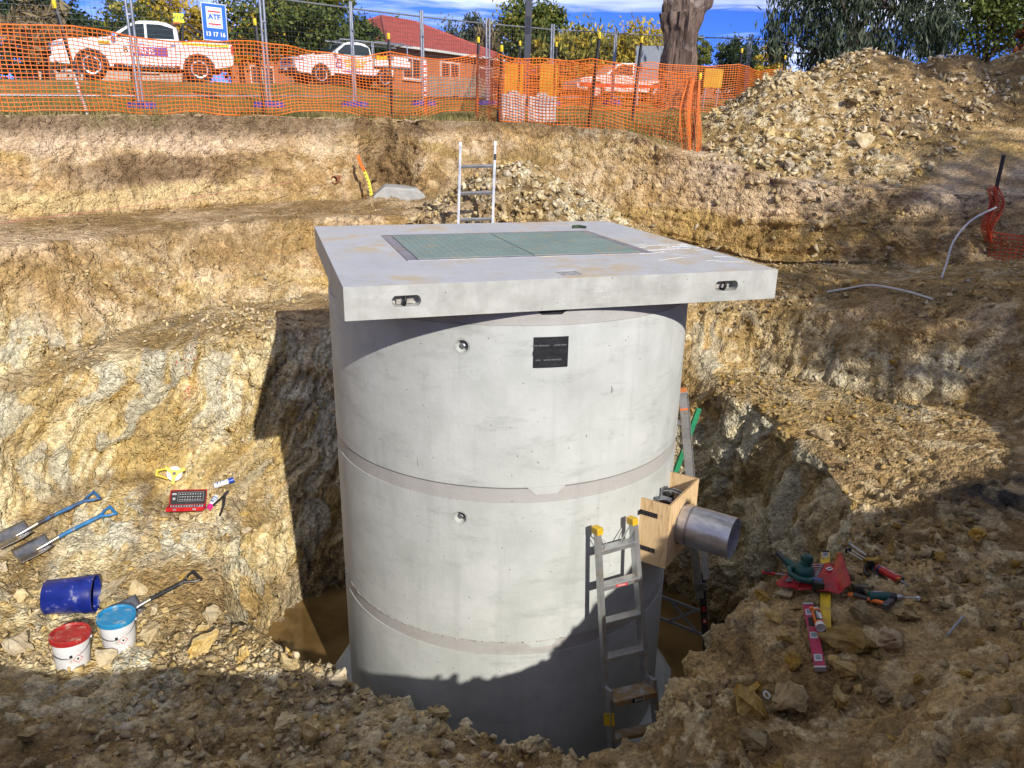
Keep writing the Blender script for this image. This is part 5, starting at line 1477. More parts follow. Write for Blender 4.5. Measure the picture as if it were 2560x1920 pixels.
a = F0.lerp(KN, (-4.27 - F0.z) / (KN.z - F0.z)); b = F0.lerp(KN, (-4.51 - F0.z) / (KN.z - F0.z))
for (p, q) in ((a + bk * .06, b + bk * .34), (b + bk * .06, a + bk * .30)):
    MB().bar(p + Vector((0, -.008, 0)), q + Vector((0, -.008, 0)), .006, .026).build('cross_brace', M_GREYPL, l2)
for t_ in (.12, .3, .5, .7, .9):
    p = F0.lerp(T0, t_)
    if t_ > .45: MB().bar(p + bk * .02, p + bk * .54, .060, .025, up=(0, 0, 1)).build('step', M_ALU, l2)

# green batten leaning in the gap
gb = MB(); p0, p1 = Vector((1.555, 7.02, -3.60)), Vector((1.80, 6.95, -2.53))
gb.bar(p0, p1, .050, .030, up=(.2, -1, 0)); tag(gb.build('timber_batten', mat('green_paint', (.03, .30, .14), .5, var=.2, scale=7, spots=(.2, .25, .15), spot_amt=.2), bevel=.002), 'bright green batten leaning behind the shaft', 'batten')

# ------------------------------------------------------------------ straight ladder rising behind the slab
l3 = thing('ladder', 'straight aluminium ladder rising from behind the slab', 'ladder')
TA, TB = Vector((-.660, 9.60, -.183)), Vector((-.246, 9.60, -.166))
dn = Vector((-.02, -.23, -1)).normalized()
for p in (TA, TB):
    r_ = MB().bar(p, p + dn * 3.55, .030, .062, up=(0, -1, .2)).build('rail', M_ALU, l3, bevel=.003)
    MB().bar(p - dn * .012, p + dn * .035, .034, .066, up=(0, -1, .2)).build('rail_cap', M_WHITEINK, r_, bevel=.003)
MB().bar(TB + dn * .13 + Vector((.002, -.033, 0)), TB + dn * .20 + Vector((.002, -.033, 0)), .030, .004, up=(0, -1, .2)).build('rail_label', M_BLACKINK, l3)
for k in range(11):
    a, b = TA + dn * (.272 + k * .312), TB + dn * (.272 + k * .312)
    MB().bar(a, b, .034, .034, up=(0, -.4, 1)).build('rung', M_ALU, l3, bevel=.004)
# ------------------------------------------------------------------ temporary fence
M_GALV = mat('galvanised_tube', (.36, .38, .41), .45, .6, var=.18, scale=5)
M_WIREM = mat('fence_wire', (.10, .105, .115), .5, .5, var=.1)
M_FOOT = mat('blue_foot', (.03, .07, .36), .5, var=.2, scale=6, spots=(.20, .19, .25), spot_amt=.25)
FP = [(-13.2, 11.6), (-11.2, 12.7), (-9.1, 13.9), (-7.04, 15.3), (-5.09, 16.8), (-3.72, 18.8), (-2.36, 20.8), (-.80, 22.7), (1.0, 24.4), (3.0, 25.8), (5.2, 26.8), (7.6, 27.4), (10.0, 27.8)]
def fence_panel(i):
    (x0, y0), (x1, y1) = FP[i], FP[i + 1]
    z0, z1 = drop(x0, y0)[0] + .06, drop(x1, y1)[0] + .06
    p0, p1 = Vector((x0, y0, z0)), Vector((x1, y1, z1)); d = (p1 - p0); L = math.hypot(d.x, d.y)
    t = thing('temporary_fence', ['galvanised wire fence panel at the far left edge', 'galvanised wire fence panel left of the blue sign', 'galvanised wire fence panel in front of the front of the near ute',
              'galvanised wire fence panel carrying the blue sign', 'galvanised wire fence panel in front of the far ute bonnet', 'galvanised wire fence panel in front of the far ute tray',
              'galvanised wire fence panel in front of the red roof', 'galvanised wire fence panel left of the dark lamp post', 'galvanised wire fence panel right of the dark lamp post',
              'galvanised wire fence panel before the yellow bushes', 'galvanised wire fence panel left of the gum trunk', 'galvanised wire fence panel right of the gum trunk'][i], 'fence panel', p0, (0, 0, math.atan2(d.y, d.x)), 'temporary fence panels')
    s = (z1 - z0)
    rr = random.Random(i)
    lean = rr.uniform(-.02, .03)
    def pt(x, z): return (x, lean * z, z + s * x / L)
    a, b = .035, L - .035
    for x in (a, b):
        m = MB().tube([pt(x, -.02), pt(x + (.01 if x == a else -.0), 2.14)], .027, 10).build('post', M_GALV, t, smooth=True)
        MB().tube([pt(x + (.01 if x == a else -.0), 2.13), pt(x + (.01 if x == a else 0), 2.145)], .029, 10).build('post_cap', M_GALV, m)
    MB().tube([pt(a, 2.0), pt(b, 2.0)], .0185, 10).build('top_rail', M_GALV, t, smooth=True)
    MB().tube([pt(a, .16), pt(b, .16)], .0185, 10).build('bottom_rail', M_GALV, t, smooth=True)
    w_ = MB()
    nx = int(L / .085)
    for k in range(1, nx):
        x = a + (b - a) * k / nx; w_.tube([pt(x, .16), pt(x + rr.uniform(-.006, .006), 2.0)], .0026, 3, caps=False)
    for k in range(1, 19):
        z = .16 + 1.84 * k / 19; w_.tube([pt(a, z), pt(b, z)], .0026, 3, caps=False)
    tag(w_.build('wire_mesh', M_WIREM, t, fix=False), None, kind='stuff')
    MB().box(pt(L, 1.55), (.11, .05, .035)).build('clamp', M_STEEL, t, bevel=.004)
    return t
panels = [fence_panel(i) for i in range(len(FP) - 1)]
foot_lab = ['far left, under the fence', 'second from the left under the fence', 'in front of the bonnet of the near ute', 'below the blue sign', 'in front of the far ute bonnet', 'in front of the far ute tray', 'left of the pale blocks', 'behind the pale blocks',
            'right of the lamp post', 'before the yellow bushes', 'left of the gum trunk', 'behind the spoil heap', 'far right']
for i, (x, y) in enumerate(FP[:11]):
    z, n = drop(x, y); d = Vector((FP[i + 1][0] - x, FP[i + 1][1] - y, 0))
    t = thing('ballast_block', 'blue plastic fence foot ' + foot_lab[i], 'fence foot', (x, y, z - .01), (0, 0, math.atan2(d.y, d.x) + PI / 2 + .4), 'blue fence feet')
    MB().box((0, 0, .065), (.62, .23, .13), taper=.90).build('block', M_FOOT, t, bevel=.02)
    m = MB()
    for q in (-.2, -.07, .07, .2): m.box((q, 0, .1315), (.05, .15, .006))
    m.build('moulded_slot', M_BLACKINK, t)
# sign on the fence
sg = thing('fence_sign', 'blue hire sign hanging on the wire fence above the ute tray', 'sign')
i = 3
t3 = panels[3]; (x0, y0), (x1, y1) = FP[3], FP[4]
dv = Vector((x1 - x0, y1 - y0, 0)).normalized(); nv = Vector((dv.y, -dv.x, 0))
q = Vector((x0, y0, 0)) + dv * 1.50 + nv * .03; q.z = drop(x0, y0)[0] * .42 + drop(x1, y1)[0] * .58 + .06 + 1.49
Ms = Matrix((dv, Vector((0, 0, 1)), nv)).transposed().to_4x4(); Ms.translation = q
sg.matrix_world = Ms @ Matrix.Rotation(-.015, 4, 'Z')
M_SBLUE = mat('sign_blue', (.02, .14, .55), .4, var=.05)
M_SWHITE = mat('sign_white', (.78, .79, .80), .4, var=.03)
MB().box((0, 0, 0), (.47, .66, .006)).build('board', M_SWHITE, sg, bevel=.002)
MB().box((0, 0, .0036), (.445, .635, .002)).build('blue_field', M_SBLUE, sg)
MB().box((0, .08, .0056), (.30, .37, .002)).build('logo_panel', M_SWHITE, sg, bevel=.03)
MB().box((0, .08, .0066), (.265, .335, .002)).build('logo_field', M_SBLUE, sg, bevel=.025)
MB().box((0, .08, .0076), (.25, .32, .002)).build('logo_field', M_SWHITE, sg, bevel=.02)
for y in (.185, -.035): MB().box((0, y, .0092), (.23, .026, .0014)).build('red_bar', M_REDINK, sg)
text('ATF', .125, M_SBLUE, sg, (0, .09, .0095), (0, 0, 0), ext=.0008, bold=.006, sx=1.05)
text('SERVICES', .030, M_SBLUE, sg, (0, -.062, .0095), (0, 0, 0), ext=.0008)
text('13 17 16', .105, M_SWHITE, sg, (0, -.215, .0055), (0, 0, 0), ext=.0008, bold=.004)

# ------------------------------------------------------------------ star pickets and orange barrier mesh
M_PICK = mat('picket_black', (.022, .022, .024), .5, var=.2, scale=9, spots=(.16, .13, .1), spot_amt=.2)
M_CAPY = mat('cap_yellow', (.85, .58, .01), .4, var=.05)
M_OMESH = mat('orange_mesh', (.84, .185, .012), .5, var=.2, scale=2)
M_RMESH = mat('red_orange_mesh', (.62, .075, .02), .5, var=.15, scale=4)
def picket(label, x, y, H, lean=(0, 0), cap=True, base_z=None):
    z = drop(x, y)[0] if base_z is None else base_z
    t = thing('star_picket', label, 'star picket', (x, y, z), group='star pickets holding the barrier mesh')
    m = MB()
    top = Vector((lean[0], lean[1], H)); bot = Vector((-lean[0] * .25, -lean[1] * .25, -.25))
    for k in range(3):
        a = 2 * PI * k / 3 + .4; o_ = Vector((math.cos(a), math.sin(a), 0)) * .013
        m.bar(bot + o_, top + o_, .006, .028, up=(math.cos(a), math.sin(a), 0))
    m.build('post', M_PICK, t)
    if cap: MB().lathe([(.0, .045), (.024, .043), (.027, .0), (.024, -.05), (.0, -.05)], 10, M=Matrix.Translation(top)).build('cap', M_CAPY, t, smooth=True)
    return t
PK = [('black picket with white paint leaning left before the near ute', -5.52, 10.42, 1.30, (-.20, .02)), ('black picket with yellow cap in front of the leafy green tree', -3.85, 12.42, 1.32, (-.03, 0)),
      ('black picket with yellow cap in front of the far ute tray', -2.10, 13.75, 1.28, (-.02, 0)), ('black picket with yellow cap in front of the red roof, at the mesh corner', -.72, 14.7, 1.28, (.03, 0)),
      ('thin black picket just left of the pale blocks', -.30, 13.15, 1.12, (.05, 0)), ('black picket with yellow cap right of the pale blocks', 1.16, 12.95, 1.36, (.10, 0)),
      ('black picket with yellow cap behind the sagging mesh', 2.02, 14.2, 1.30, (.08, 0)), ('black picket in the bunched end of the orange mesh', 2.80, 12.75, .95, (.02, 0)),
      ('black picket left of the lamp post, rear line', .02, 17.6, 1.34, (.03, 0)), ('black picket right of the lamp post, rear line', .80, 17.9, 1.34, (.03, 0)),
      ('black picket right of the gum trunk, rear line', 5.05, 19.0, 1.34, (.05, 0)), ('short capped picket beyond the spoil heap edge', 6.85, 21.5, 1.30, (.05, 0))]
for a in PK:
    t_ = picket(*a)
    if a[0].startswith('black picket with white'): MB().tube([(.045, -.012, -.1), (-.08, -.01, .52)], .021, 6).build('white_paint', mat('flaking_white', (.62, .60, .55), .8, var=.2, scale=20), t_)
def barrier(name, label, pts, H=1.0, cw=.062, rows=21, m=M_OMESH, th=.0108, sag=.07, seed=1, drops=None, tops=None):
    """woven plastic mesh hung along points; real strands"""
    P = [Vector((x, y, 0)) for x, y in pts]
    Ls = [0]
    for a, b in zip(P, P[1:]): Ls.append(Ls[-1] + (b - a).length)
    N = int(Ls[-1] / cw); g = np.linspace(0, Ls[-1], N + 1)
    X = np.interp(g, Ls, [p.x for p in P]); Y = np.interp(g, Ls, [p.y for p in P])
    gz = np.array([drop(p.x, p.y)[0] for p in P]); Z = np.interp(g, Ls, gz + .0)
    if drops is not None: Z = Z + np.interp(g, Ls, drops)
    hh = np.full(N + 1, H) if tops is None else np.interp(g, Ls, tops)
    tdx, tdy = np.gradient(X), np.gradient(Y); tl = np.hypot(tdx, tdy); nx_, ny_ = tdy / tl, -tdx / tl
    Q = np.stack([g * 1.6, g * 0, g * 0 + seed], 1)
    base = .06 * vnoise(Q, seed) + .05 * vnoise(Q * .6, seed + 1); wob = vnoise(Q * 1.7, seed + 3)
    # sag between pickets
    fr = np.zeros(N + 1)
    for a, b in zip(Ls, Ls[1:]):
        k = (g >= a) & (g <= b); u = (g[k] - a) / (b - a); fr[k] = 4 * u * (1 - u)
    K = np.zeros((N + 1, rows + 1, 3))
    for r_ in range(rows + 1):
        v = r_ / rows
        off = .05 * wob * (1 - v) + .03 * vnoise(np.stack([g * 2.1, g * 0 + v * 2, g * 0], 1), seed + 7)
        K[:, r_, 0] = X + nx_ * off + .012 * vnoise(np.stack([g * 3, g * 0 + v * 5, g * 0], 1), seed + 9)
        K[:, r_, 1] = Y + ny_ * off
        K[:, r_, 2] = Z + base * (1 - v) + v * hh - sag * fr * v ** 2 * (1.2 + vnoise(Q * .8, seed + 11)) + .05 + .018 * vnoise(np.stack([g * 2.6, g * 0 + v * 4, g * 0], 1), seed + 15)
    VV, FF, off = [], [], 0
    up = np.array([0, 0, 1.0]); nrm = np.stack([nx_, ny_, nx_ * 0], 1)
    def strand(line, A, B):
        nonlocal off
        n = len(line)
        c = np.stack([line + A + B, line + A - B, line - A - B, line - A + B], 1).reshape(-1, 3)
        i_ = np.arange(n - 1)[:, None] * 4; j = np.arange(4)[None, :]
        f = np.stack([i_ + j, i_ + (j + 1) % 4, i_ + 4 + (j + 1) % 4, i_ + 4 + j], 2).reshape(-1, 4) + off
        VV.append(c); FF.append(f); off += len(c)
    for r_ in range(rows + 1):
        k = 1.7 if r_ in (0, rows) else 1.0
        strand(K[:, r_], up[None, :] * th * .5 * k, nrm * .0016)
    tg = np.stack([tdx / tl, tdy / tl, tdx * 0], 1)
    for c_ in range(N + 1): strand(K[c_], tg[c_][None, :] * th * .42, nrm[c_][None, :] * .0014)
    o = np_mesh(name, np.concatenate(VV), np.concatenate(FF), m)
    return tag(o, label, 'barrier mesh', 'orange barrier mesh runs')
barrier('barrier_mesh', 'long run of orange barrier mesh along the left rim of the pit', [(-9.2, 8.3), (-5.50, 10.36), (-3.86, 12.36), (-2.10, 13.68), (-.72, 14.63)], seed=2)
barrier('barrier_mesh', 'sagging orange barrier mesh in front of the pale blocks', [(-.72, 14.6), (-.30, 13.05), (1.16, 12.86), (2.72, 12.62)], seed=5, drops=[0, -.03, -.10, -.14], tops=[1.0, 1.0, 1.07, 1.12], cw=.058)
barrier('barrier_mesh', 'rear run of orange barrier mesh in front of the gum trunk', [(-.5, 17.3), (.02, 17.5), (.80, 17.8), (3.0, 18.5), (5.05, 18.9), (6.85, 21.4)], seed=8)
# the bunched end hanging down the bank
def hanging(name, label, p, W, Hh, m, seed, bulge=.12, d=(.7, .7)):
    n, rws = 17, 24
    K = np.zeros((n, rws + 1, 3)); rs = np.random.default_rng(seed)
    for i in range(n):
        for r_ in range(rws + 1):
            v = r_ / rws; u = i / (n - 1) - .5
            wd = W * (.28 + .72 * math.sin(PI * min(1, v * 1.0 + .12)) ** .8) if v < .8 else W * (.28 + .72 * math.sin(PI * min(1, v + .12)) ** .8)
            K[i, r_] = (p[0] + u * wd * d[0] + .04 * math.sin(v * 7 + seed), p[1] - bulge * math.sin(PI * v) - .10 * v + .05 * math.sin(u * 14 + v * 3), p[2] - Hh * v - .03 * math.sin(u * 9))
    VV, FF, off = [], [], 0
    for lines, A in (([K[i] for i in range(n)], (.0045, 0, 0)), ([K[:, r_] for r_ in range(rws + 1)], (0, 0, .005))):
        for ln in lines:
            A_ = np.array(A)[None, :]; B_ = np.array((0, .002, 0))[None, :]
            c = np.stack([ln + A_ + B_, ln + A_ - B_, ln - A_ - B_, ln - A_ + B_], 1).reshape(-1, 3)
            i_ = np.arange(len(ln) - 1)[:, None] * 4; j = np.arange(4)[None, :]
            FF.append(np.stack([i_ + j, i_ + (j + 1) % 4, i_ + 4 + (j + 1) % 4, i_ + 4 + j], 2).reshape(-1, 4) + off); VV.append(c); off += len(c)
    return tag(np_mesh(name, np.concatenate(VV), np.concatenate(FF), m), label, 'barrier mesh', 'orange barrier mesh runs')
hz = drop(2.7, 12.4)[0]
hanging('barrier_mesh', 'bunched end of orange mesh hanging down the bank beside the spoil heap', (2.66, 12.45, hz + .98), .46, 1.62, M_OMESH, 3)
# picket and torn red mesh at the right edge, with cable
zr_ = drop(5.98, 9.9)[0]
picket('bare black picket with torn red mesh at the right edge', 5.98, 9.88, .92, (.02, 0), cap=False)
hanging('barrier_mesh', 'torn red mesh tangled round the bare picket on the right', (5.93, 9.83, zr_ + .52), .26, .62, M_RMESH, 6, .06)
barrier('barrier_mesh', 'collapsed strip of red mesh lying at the right edge', [(5.95, 9.72), (6.35, 9.2), (6.6, 8.6), (7.1, 8.0)], H=.30, rows=7, m=M_RMESH, seed=12, sag=.05)
M_CABLE = mat('white_conduit', (.62, .62, .60), .4, var=.08)
def cable(label, pts, r=.012):
    P = [Vector((x, y, drop(x, y)[0] + dz)) for x, y, dz in pts]
    out = []
    for i in range(len(P) - 1):
        a, b, c, d = P[max(i - 1, 0)], P[i], P[i + 1], P[min(i + 2, len(P) - 1)]
        for k in range(6):
            t = k / 6; out.append(.5 * ((2 * b) + (c - a) * t + (2 * a - 5 * b + 4 * c - d) * t * t + (3 * b - a - 3 * c + d) * t ** 3))
    out.append(P[-1])
    return tag(MB().tube(out, r, 8).build('conduit', M_CABLE, smooth=True), label, 'conduit', 'white conduits')
cable('white conduit bent up to the torn red mesh', [(4.95, 8.86, .0), (5.00, 8.90, .16), (5.08, 8.98, .42), (5.30, 9.10, .60), (5.62, 9.20, .74)])
cable('white conduit lying across the brown slope right of the slab', [(3.65, 8.85, .02), (3.80, 8.80, .06), (4.0, 8.55, .07), (4.2, 8.2, .06), (4.34, 7.85, .015)])
# string line over the upper left bench
s0, s1 = Vector((-5.6, 7.6, drop(-5.6, 7.6)[0] + .12)), Vector((-3.2, 11.4, drop(-3.2, 11.4)[0] + .35))
tag(MB().tube([s0, s0.lerp(s1, .5) - Vector((0, 0, .03)), s1], .003, 5).build('string_line', mat('pink_string', (.65, .22, .18), .7)), 'thin pink string line stretched over the upper left bench', 'string')

# ------------------------------------------------------------------ pale concrete blocks, lamp post, signs
M_BLOCK = mat('pale_block', (.62, .58, .54), .75, var=.1, scale=7, bump=.2)
for (x, y, w_, lb, rz) in ((-.07, 13.62, .40, 'pale cast block with notched top, left of the pair', .12), (.42, 13.55, .46, 'pale cast block with notched top, right of the pair', -.03)):
    z, _ = drop(x, y)
    t = thing('cast_block', lb, 'block', (x, y, z - .02), (0, 0, rz), 'pale blocks weighting the lamp base')
    h = .45
    poly = [(-w_ / 2, 0), (w_ / 2, 0), (w_ / 2, h), (w_ * .22, h), (w_ * .16, h + .055), (-w_ * .16, h + .055), (-w_ * .22, h), (-w_ / 2, h)]
    MB().prism(poly, -.22, .22, M=Matrix.Rotation(R(90), 4, 'X')).build('block', M_BLOCK, t, bevel=.012)
    m = MB()
    for k in range(4): m.box((0, -.2208, .09 + k * .1), (w_ * .86, .003, .006))
    m.build('groove', M_RAW, t)
z, _ = drop(.17, 13.5)
tag(MB().box((.17, 13.50, z + .01), (1.05, .55, .02), rz=.03).build('base_plate', mat('black_steel_plate', (.03, .03, .035), .5, .3)), 'black steel plate under the pale blocks', 'plate')
# lamp post
z, _ = drop(.20, 18.2)
lp = thing('lamp_post', 'dark grey square lamp post rising out of the picture', 'lamp post', (.20, 18.2, z), (0, .012, 0))
MB().box((0, 0, 2.8), (.15, .15, 5.6)).build('pole', mat('charcoal_paint', (.045, .05, .06), .45, var=.1), lp, bevel=.012)
MB().box((0, 0, .02), (.34, .34, .04)).build('foot_plate', M_STEEL, lp)
MB().box((-.0, -.078, 1.72), (.10, .004, .35)).build('access_cover', M_BLACKP, lp)
MB().box((.55, 0, 5.62), (1.2, .22, .09)).build('lamp_head', M_BLACKP, lp, bevel=.02)
M_YSIGN = mat('yellow_board', (.58, .36, .015), .5, var=.2, scale=3)
def board(label, x, y, w_, h, z0, m, rz=0, tilt=.08):
    z, _ = drop(x, y)
    t = thing('site_sign', label, 'sign', (x, y, z), (tilt, 0, rz), 'site boards beyond the mesh')
    MB().box((0, 0, z0 + h / 2), (w_, .03, h)).build('board', m, t, bevel=.004)
    for s in (-1, 1): MB().box((s * w_ * .36, .03, (z0 + h) / 2), (.04, .04, z0 + h)).build('leg', M_GALV, t)
    return t
board('yellow board standing left of the lamp post', -.05, 19.6, .48, .95, .05, M_YSIGN)
board('yellow board standing right of the lamp post', .75, 19.6, .40, .95, .05, M_YSIGN)
board('yellow board right of the gum trunk', 5.55, 23.5, .55, .5, .55, M_YSIGN, .2)
board('grey panel on white legs left of the gum trunk', 4.1, 25.5, .95, 1.0, .75, mat('grey_panel', (.22, .25, .30), .5, var=.1), -.1, -.1)
z, _ = drop(-1.62, 14.2)
sp = thing('marker_post', 'orange and white survey marker post behind the mesh', 'marker post', (-1.62, 14.6, z))
MB().box((0, 0, .18), (.055, .03, .36)).build('orange_end', M_ORANGE, sp); MB().box((0, 0, .66), (.055, .03, .60)).build('white_end', M_SWHITE, sp)
for k in range(5): MB().box((0, -.0165, .42 + k * .11), (.05, .002, .028)).build('red_mark', M_REDINK, sp)

# old pipe end set in grey mortar in the far wall, with warning tape
zc, _ = drop(-1.60, 11.0)
pe = thing('pipe_surround', 'block of grey mortar in the recess of the far wall', 'mortar block', (-1.82, 12.40, -1.20), (0, 0, .15))
m = MB(); m.prism([(-.42, 0), (.38, 0), (.40, .20), (.26, .30), (.05, .31), (-.22, .33), (-.40, .18)], -.35, .35, M=Matrix.Rotation(R(90), 4, 'X'))
m.build('mortar', mat('grey_mortar', (.40, .40, .38), .9, var=.15, scale=6, bump=.7, bscale=18), pe, bevel=.03)
ph = tag(MB().lathe([(.06, -.2), (.06, .06), (.048, .06), (.048, -.2)], 20, close=True).build('clay_pipe', mat('terracotta', (.34, .13, .06), .7, var=.2), loc=(-2.72, 12.05, -.78), rot=(R(90), 0, -.3), smooth=True), 'broken terracotta pipe end in the far clay wall', 'pipe')
wt = thing('warning_tape', 'strip of yellow and orange warning tape by the recess', 'tape')
vs = [(-2.36, 11.98, -.42), (-2.32, 11.92, -.53), (-2.25, 11.85, -.64), (-2.18, 11.80, -.80), (-2.14, 11.74, -.98)]
for a, b, mm in ((0, 3, M_ORANGE), (2, 5, M_YELINK)):
    q = []
    for p in vs[a:b]: q += [Vector(p) - Vector((.020, 0, .01)), Vector(p) + Vector((.020, .01, .01))]
    o = MB().add(q, [(2 * i, 2 * i + 1, 2 * i + 3, 2 * i + 2) for i in range(len(q) // 2 - 1)]).build('tape_strip', mm, wt)
    md = o.modifiers.new('solid', 'SOLIDIFY'); md.thickness = .004
m = MB()
for k in range(7): m.box(Vector(vs[2]).lerp(Vector(vs[4]), k / 7) + Vector((0, -.012, 0)), (.022, .003, .010), ry=.4)
m.build('print', M_BLACKINK, wt)
# ------------------------------------------------------------------ utes
M_CARW = mat('white_car_paint', (.74, .75, .76), .28, var=.03, scale=3, coat=.6)
M_GLASS = mat('tinted_glass', (.025, .035, .038), .06, var=.1, rvar=.02)
M_TYRE = mat('tyre', (.02, .02, .02), .8, var=.2)
M_RIM = mat('alloy', (.62, .63, .65), .35, .5)
M_CHROME = mat('chrome', (.70, .71, .73), .15, .95, rvar=.05)
M_DARKP = mat('dark_trim', (.02, .02, .022), .5, var=.15)
M_LAMP = mat('lamp_lens', (.60, .62, .66), .12, .2, rvar=.04)
M_TAIL = mat('tail_lens', (.45, .01, .01), .2)
M_HIVIS = mat('hi_vis', (.72, .85, .02), .5)

def hw(x, z):
    """half width of the body at a point of its side"""
    w_ = .925
    if z > 1.02: w_ -= .36 * (z - 1.02)
    if z < .55: w_ -= .10 * (.55 - z)
    if x > 1.9: w_ -= .20 * ((x - 1.9) / .75) ** 2.4
    if x < -2.3: w_ -= .05 * ((-x - 2.3) / .4) ** 2
    return w_
def arch(cx, r, z0=.36, n=9):
    return [(cx + r * math.cos(a), z0 + r * math.sin(a)) for a in np.linspace(PI * 1.0, 0, n)]
def slab_body(outline, name, m, par, bevel=.035):
    """closed side outline swept across the car with its tumblehome"""
    n = len(outline)
    mb = MB()
    mb.add([(x, -hw(x, z), z) for x, z in outline] + [(x, hw(x, z), z) for x, z in outline],
           [tuple(range(n)), tuple(range(n, 2 * n))[::-1]] + [(i, n + i, n + (i + 1) % n, (i + 1) % n) for i in range(n)])
    return mb.build(name, m, par, smooth=True, bevel=bevel, seg=3)
def side_panel(poly, name, m, par, off=.006, th=.004):
    """flat piece lying on the body side, left and right copies as two parts"""
    for s in (-1, 1):
        n = len(poly)
        mb = MB().add([(x, s * (hw(x, z) + off), z) for x, z in poly] + [(x, s * (hw(x, z) - .02), z) for x, z in poly],
                      [tuple(range(n)), tuple(range(n, 2 * n))[::-1]] + [(i, (i + 1) % n, n + (i + 1) % n, n + i) for i in range(n)])
        o = mb.build(name, m, par)
    return o
def wheel(par, x, s):
    w_ = thing_like = bpy.data.objects.new('wheel', None)
    o = MB().lathe([(.24, -.115), (.34, -.125), (.385, -.10), (.39, .0), (.385, .10), (.34, .125), (.24, .115)], 32).build('wheel', M_TYRE, par, smooth=True)
    o.location = (x, s * .83, .385); o.rotation_euler = (R(90), 0, 0)
    bpy.data.objects.remove(w_)
    rim = MB().lathe([(.245, -.10), (.245, .10), (.225, .095 * 1.0), (.215, .05), (.0, .04)], 24)
    rim.build('rim', M_DARKP, o, smooth=True).rotation_euler = (0 if s < 0 else PI, 0, 0)
    sp = MB()
    for k in range(6):
        a = PI * k / 3
        sp.bar((0.03 * math.cos(a), .03 * math.sin(a), .075), (.245 * math.cos(a), .245 * math.sin(a), .105), .075, .03, up=(0, 0, 1))
    sp.lathe([(0, .06), (.06, .06), (.055, .10), (0, .10)], 14)
    sp.lathe([(.225, .09), (.262, .105), (.262, .122), (.225, .112)], 32, close=True)
    q = sp.build('spoke_cover', M_RIM, o, bevel=.004); q.rotation_euler = (0 if s < 0 else PI, 0, 0)
    # local +z must face outwards
    if s > 0: o.rotation_euler = (R(90), 0, 0)
    return o

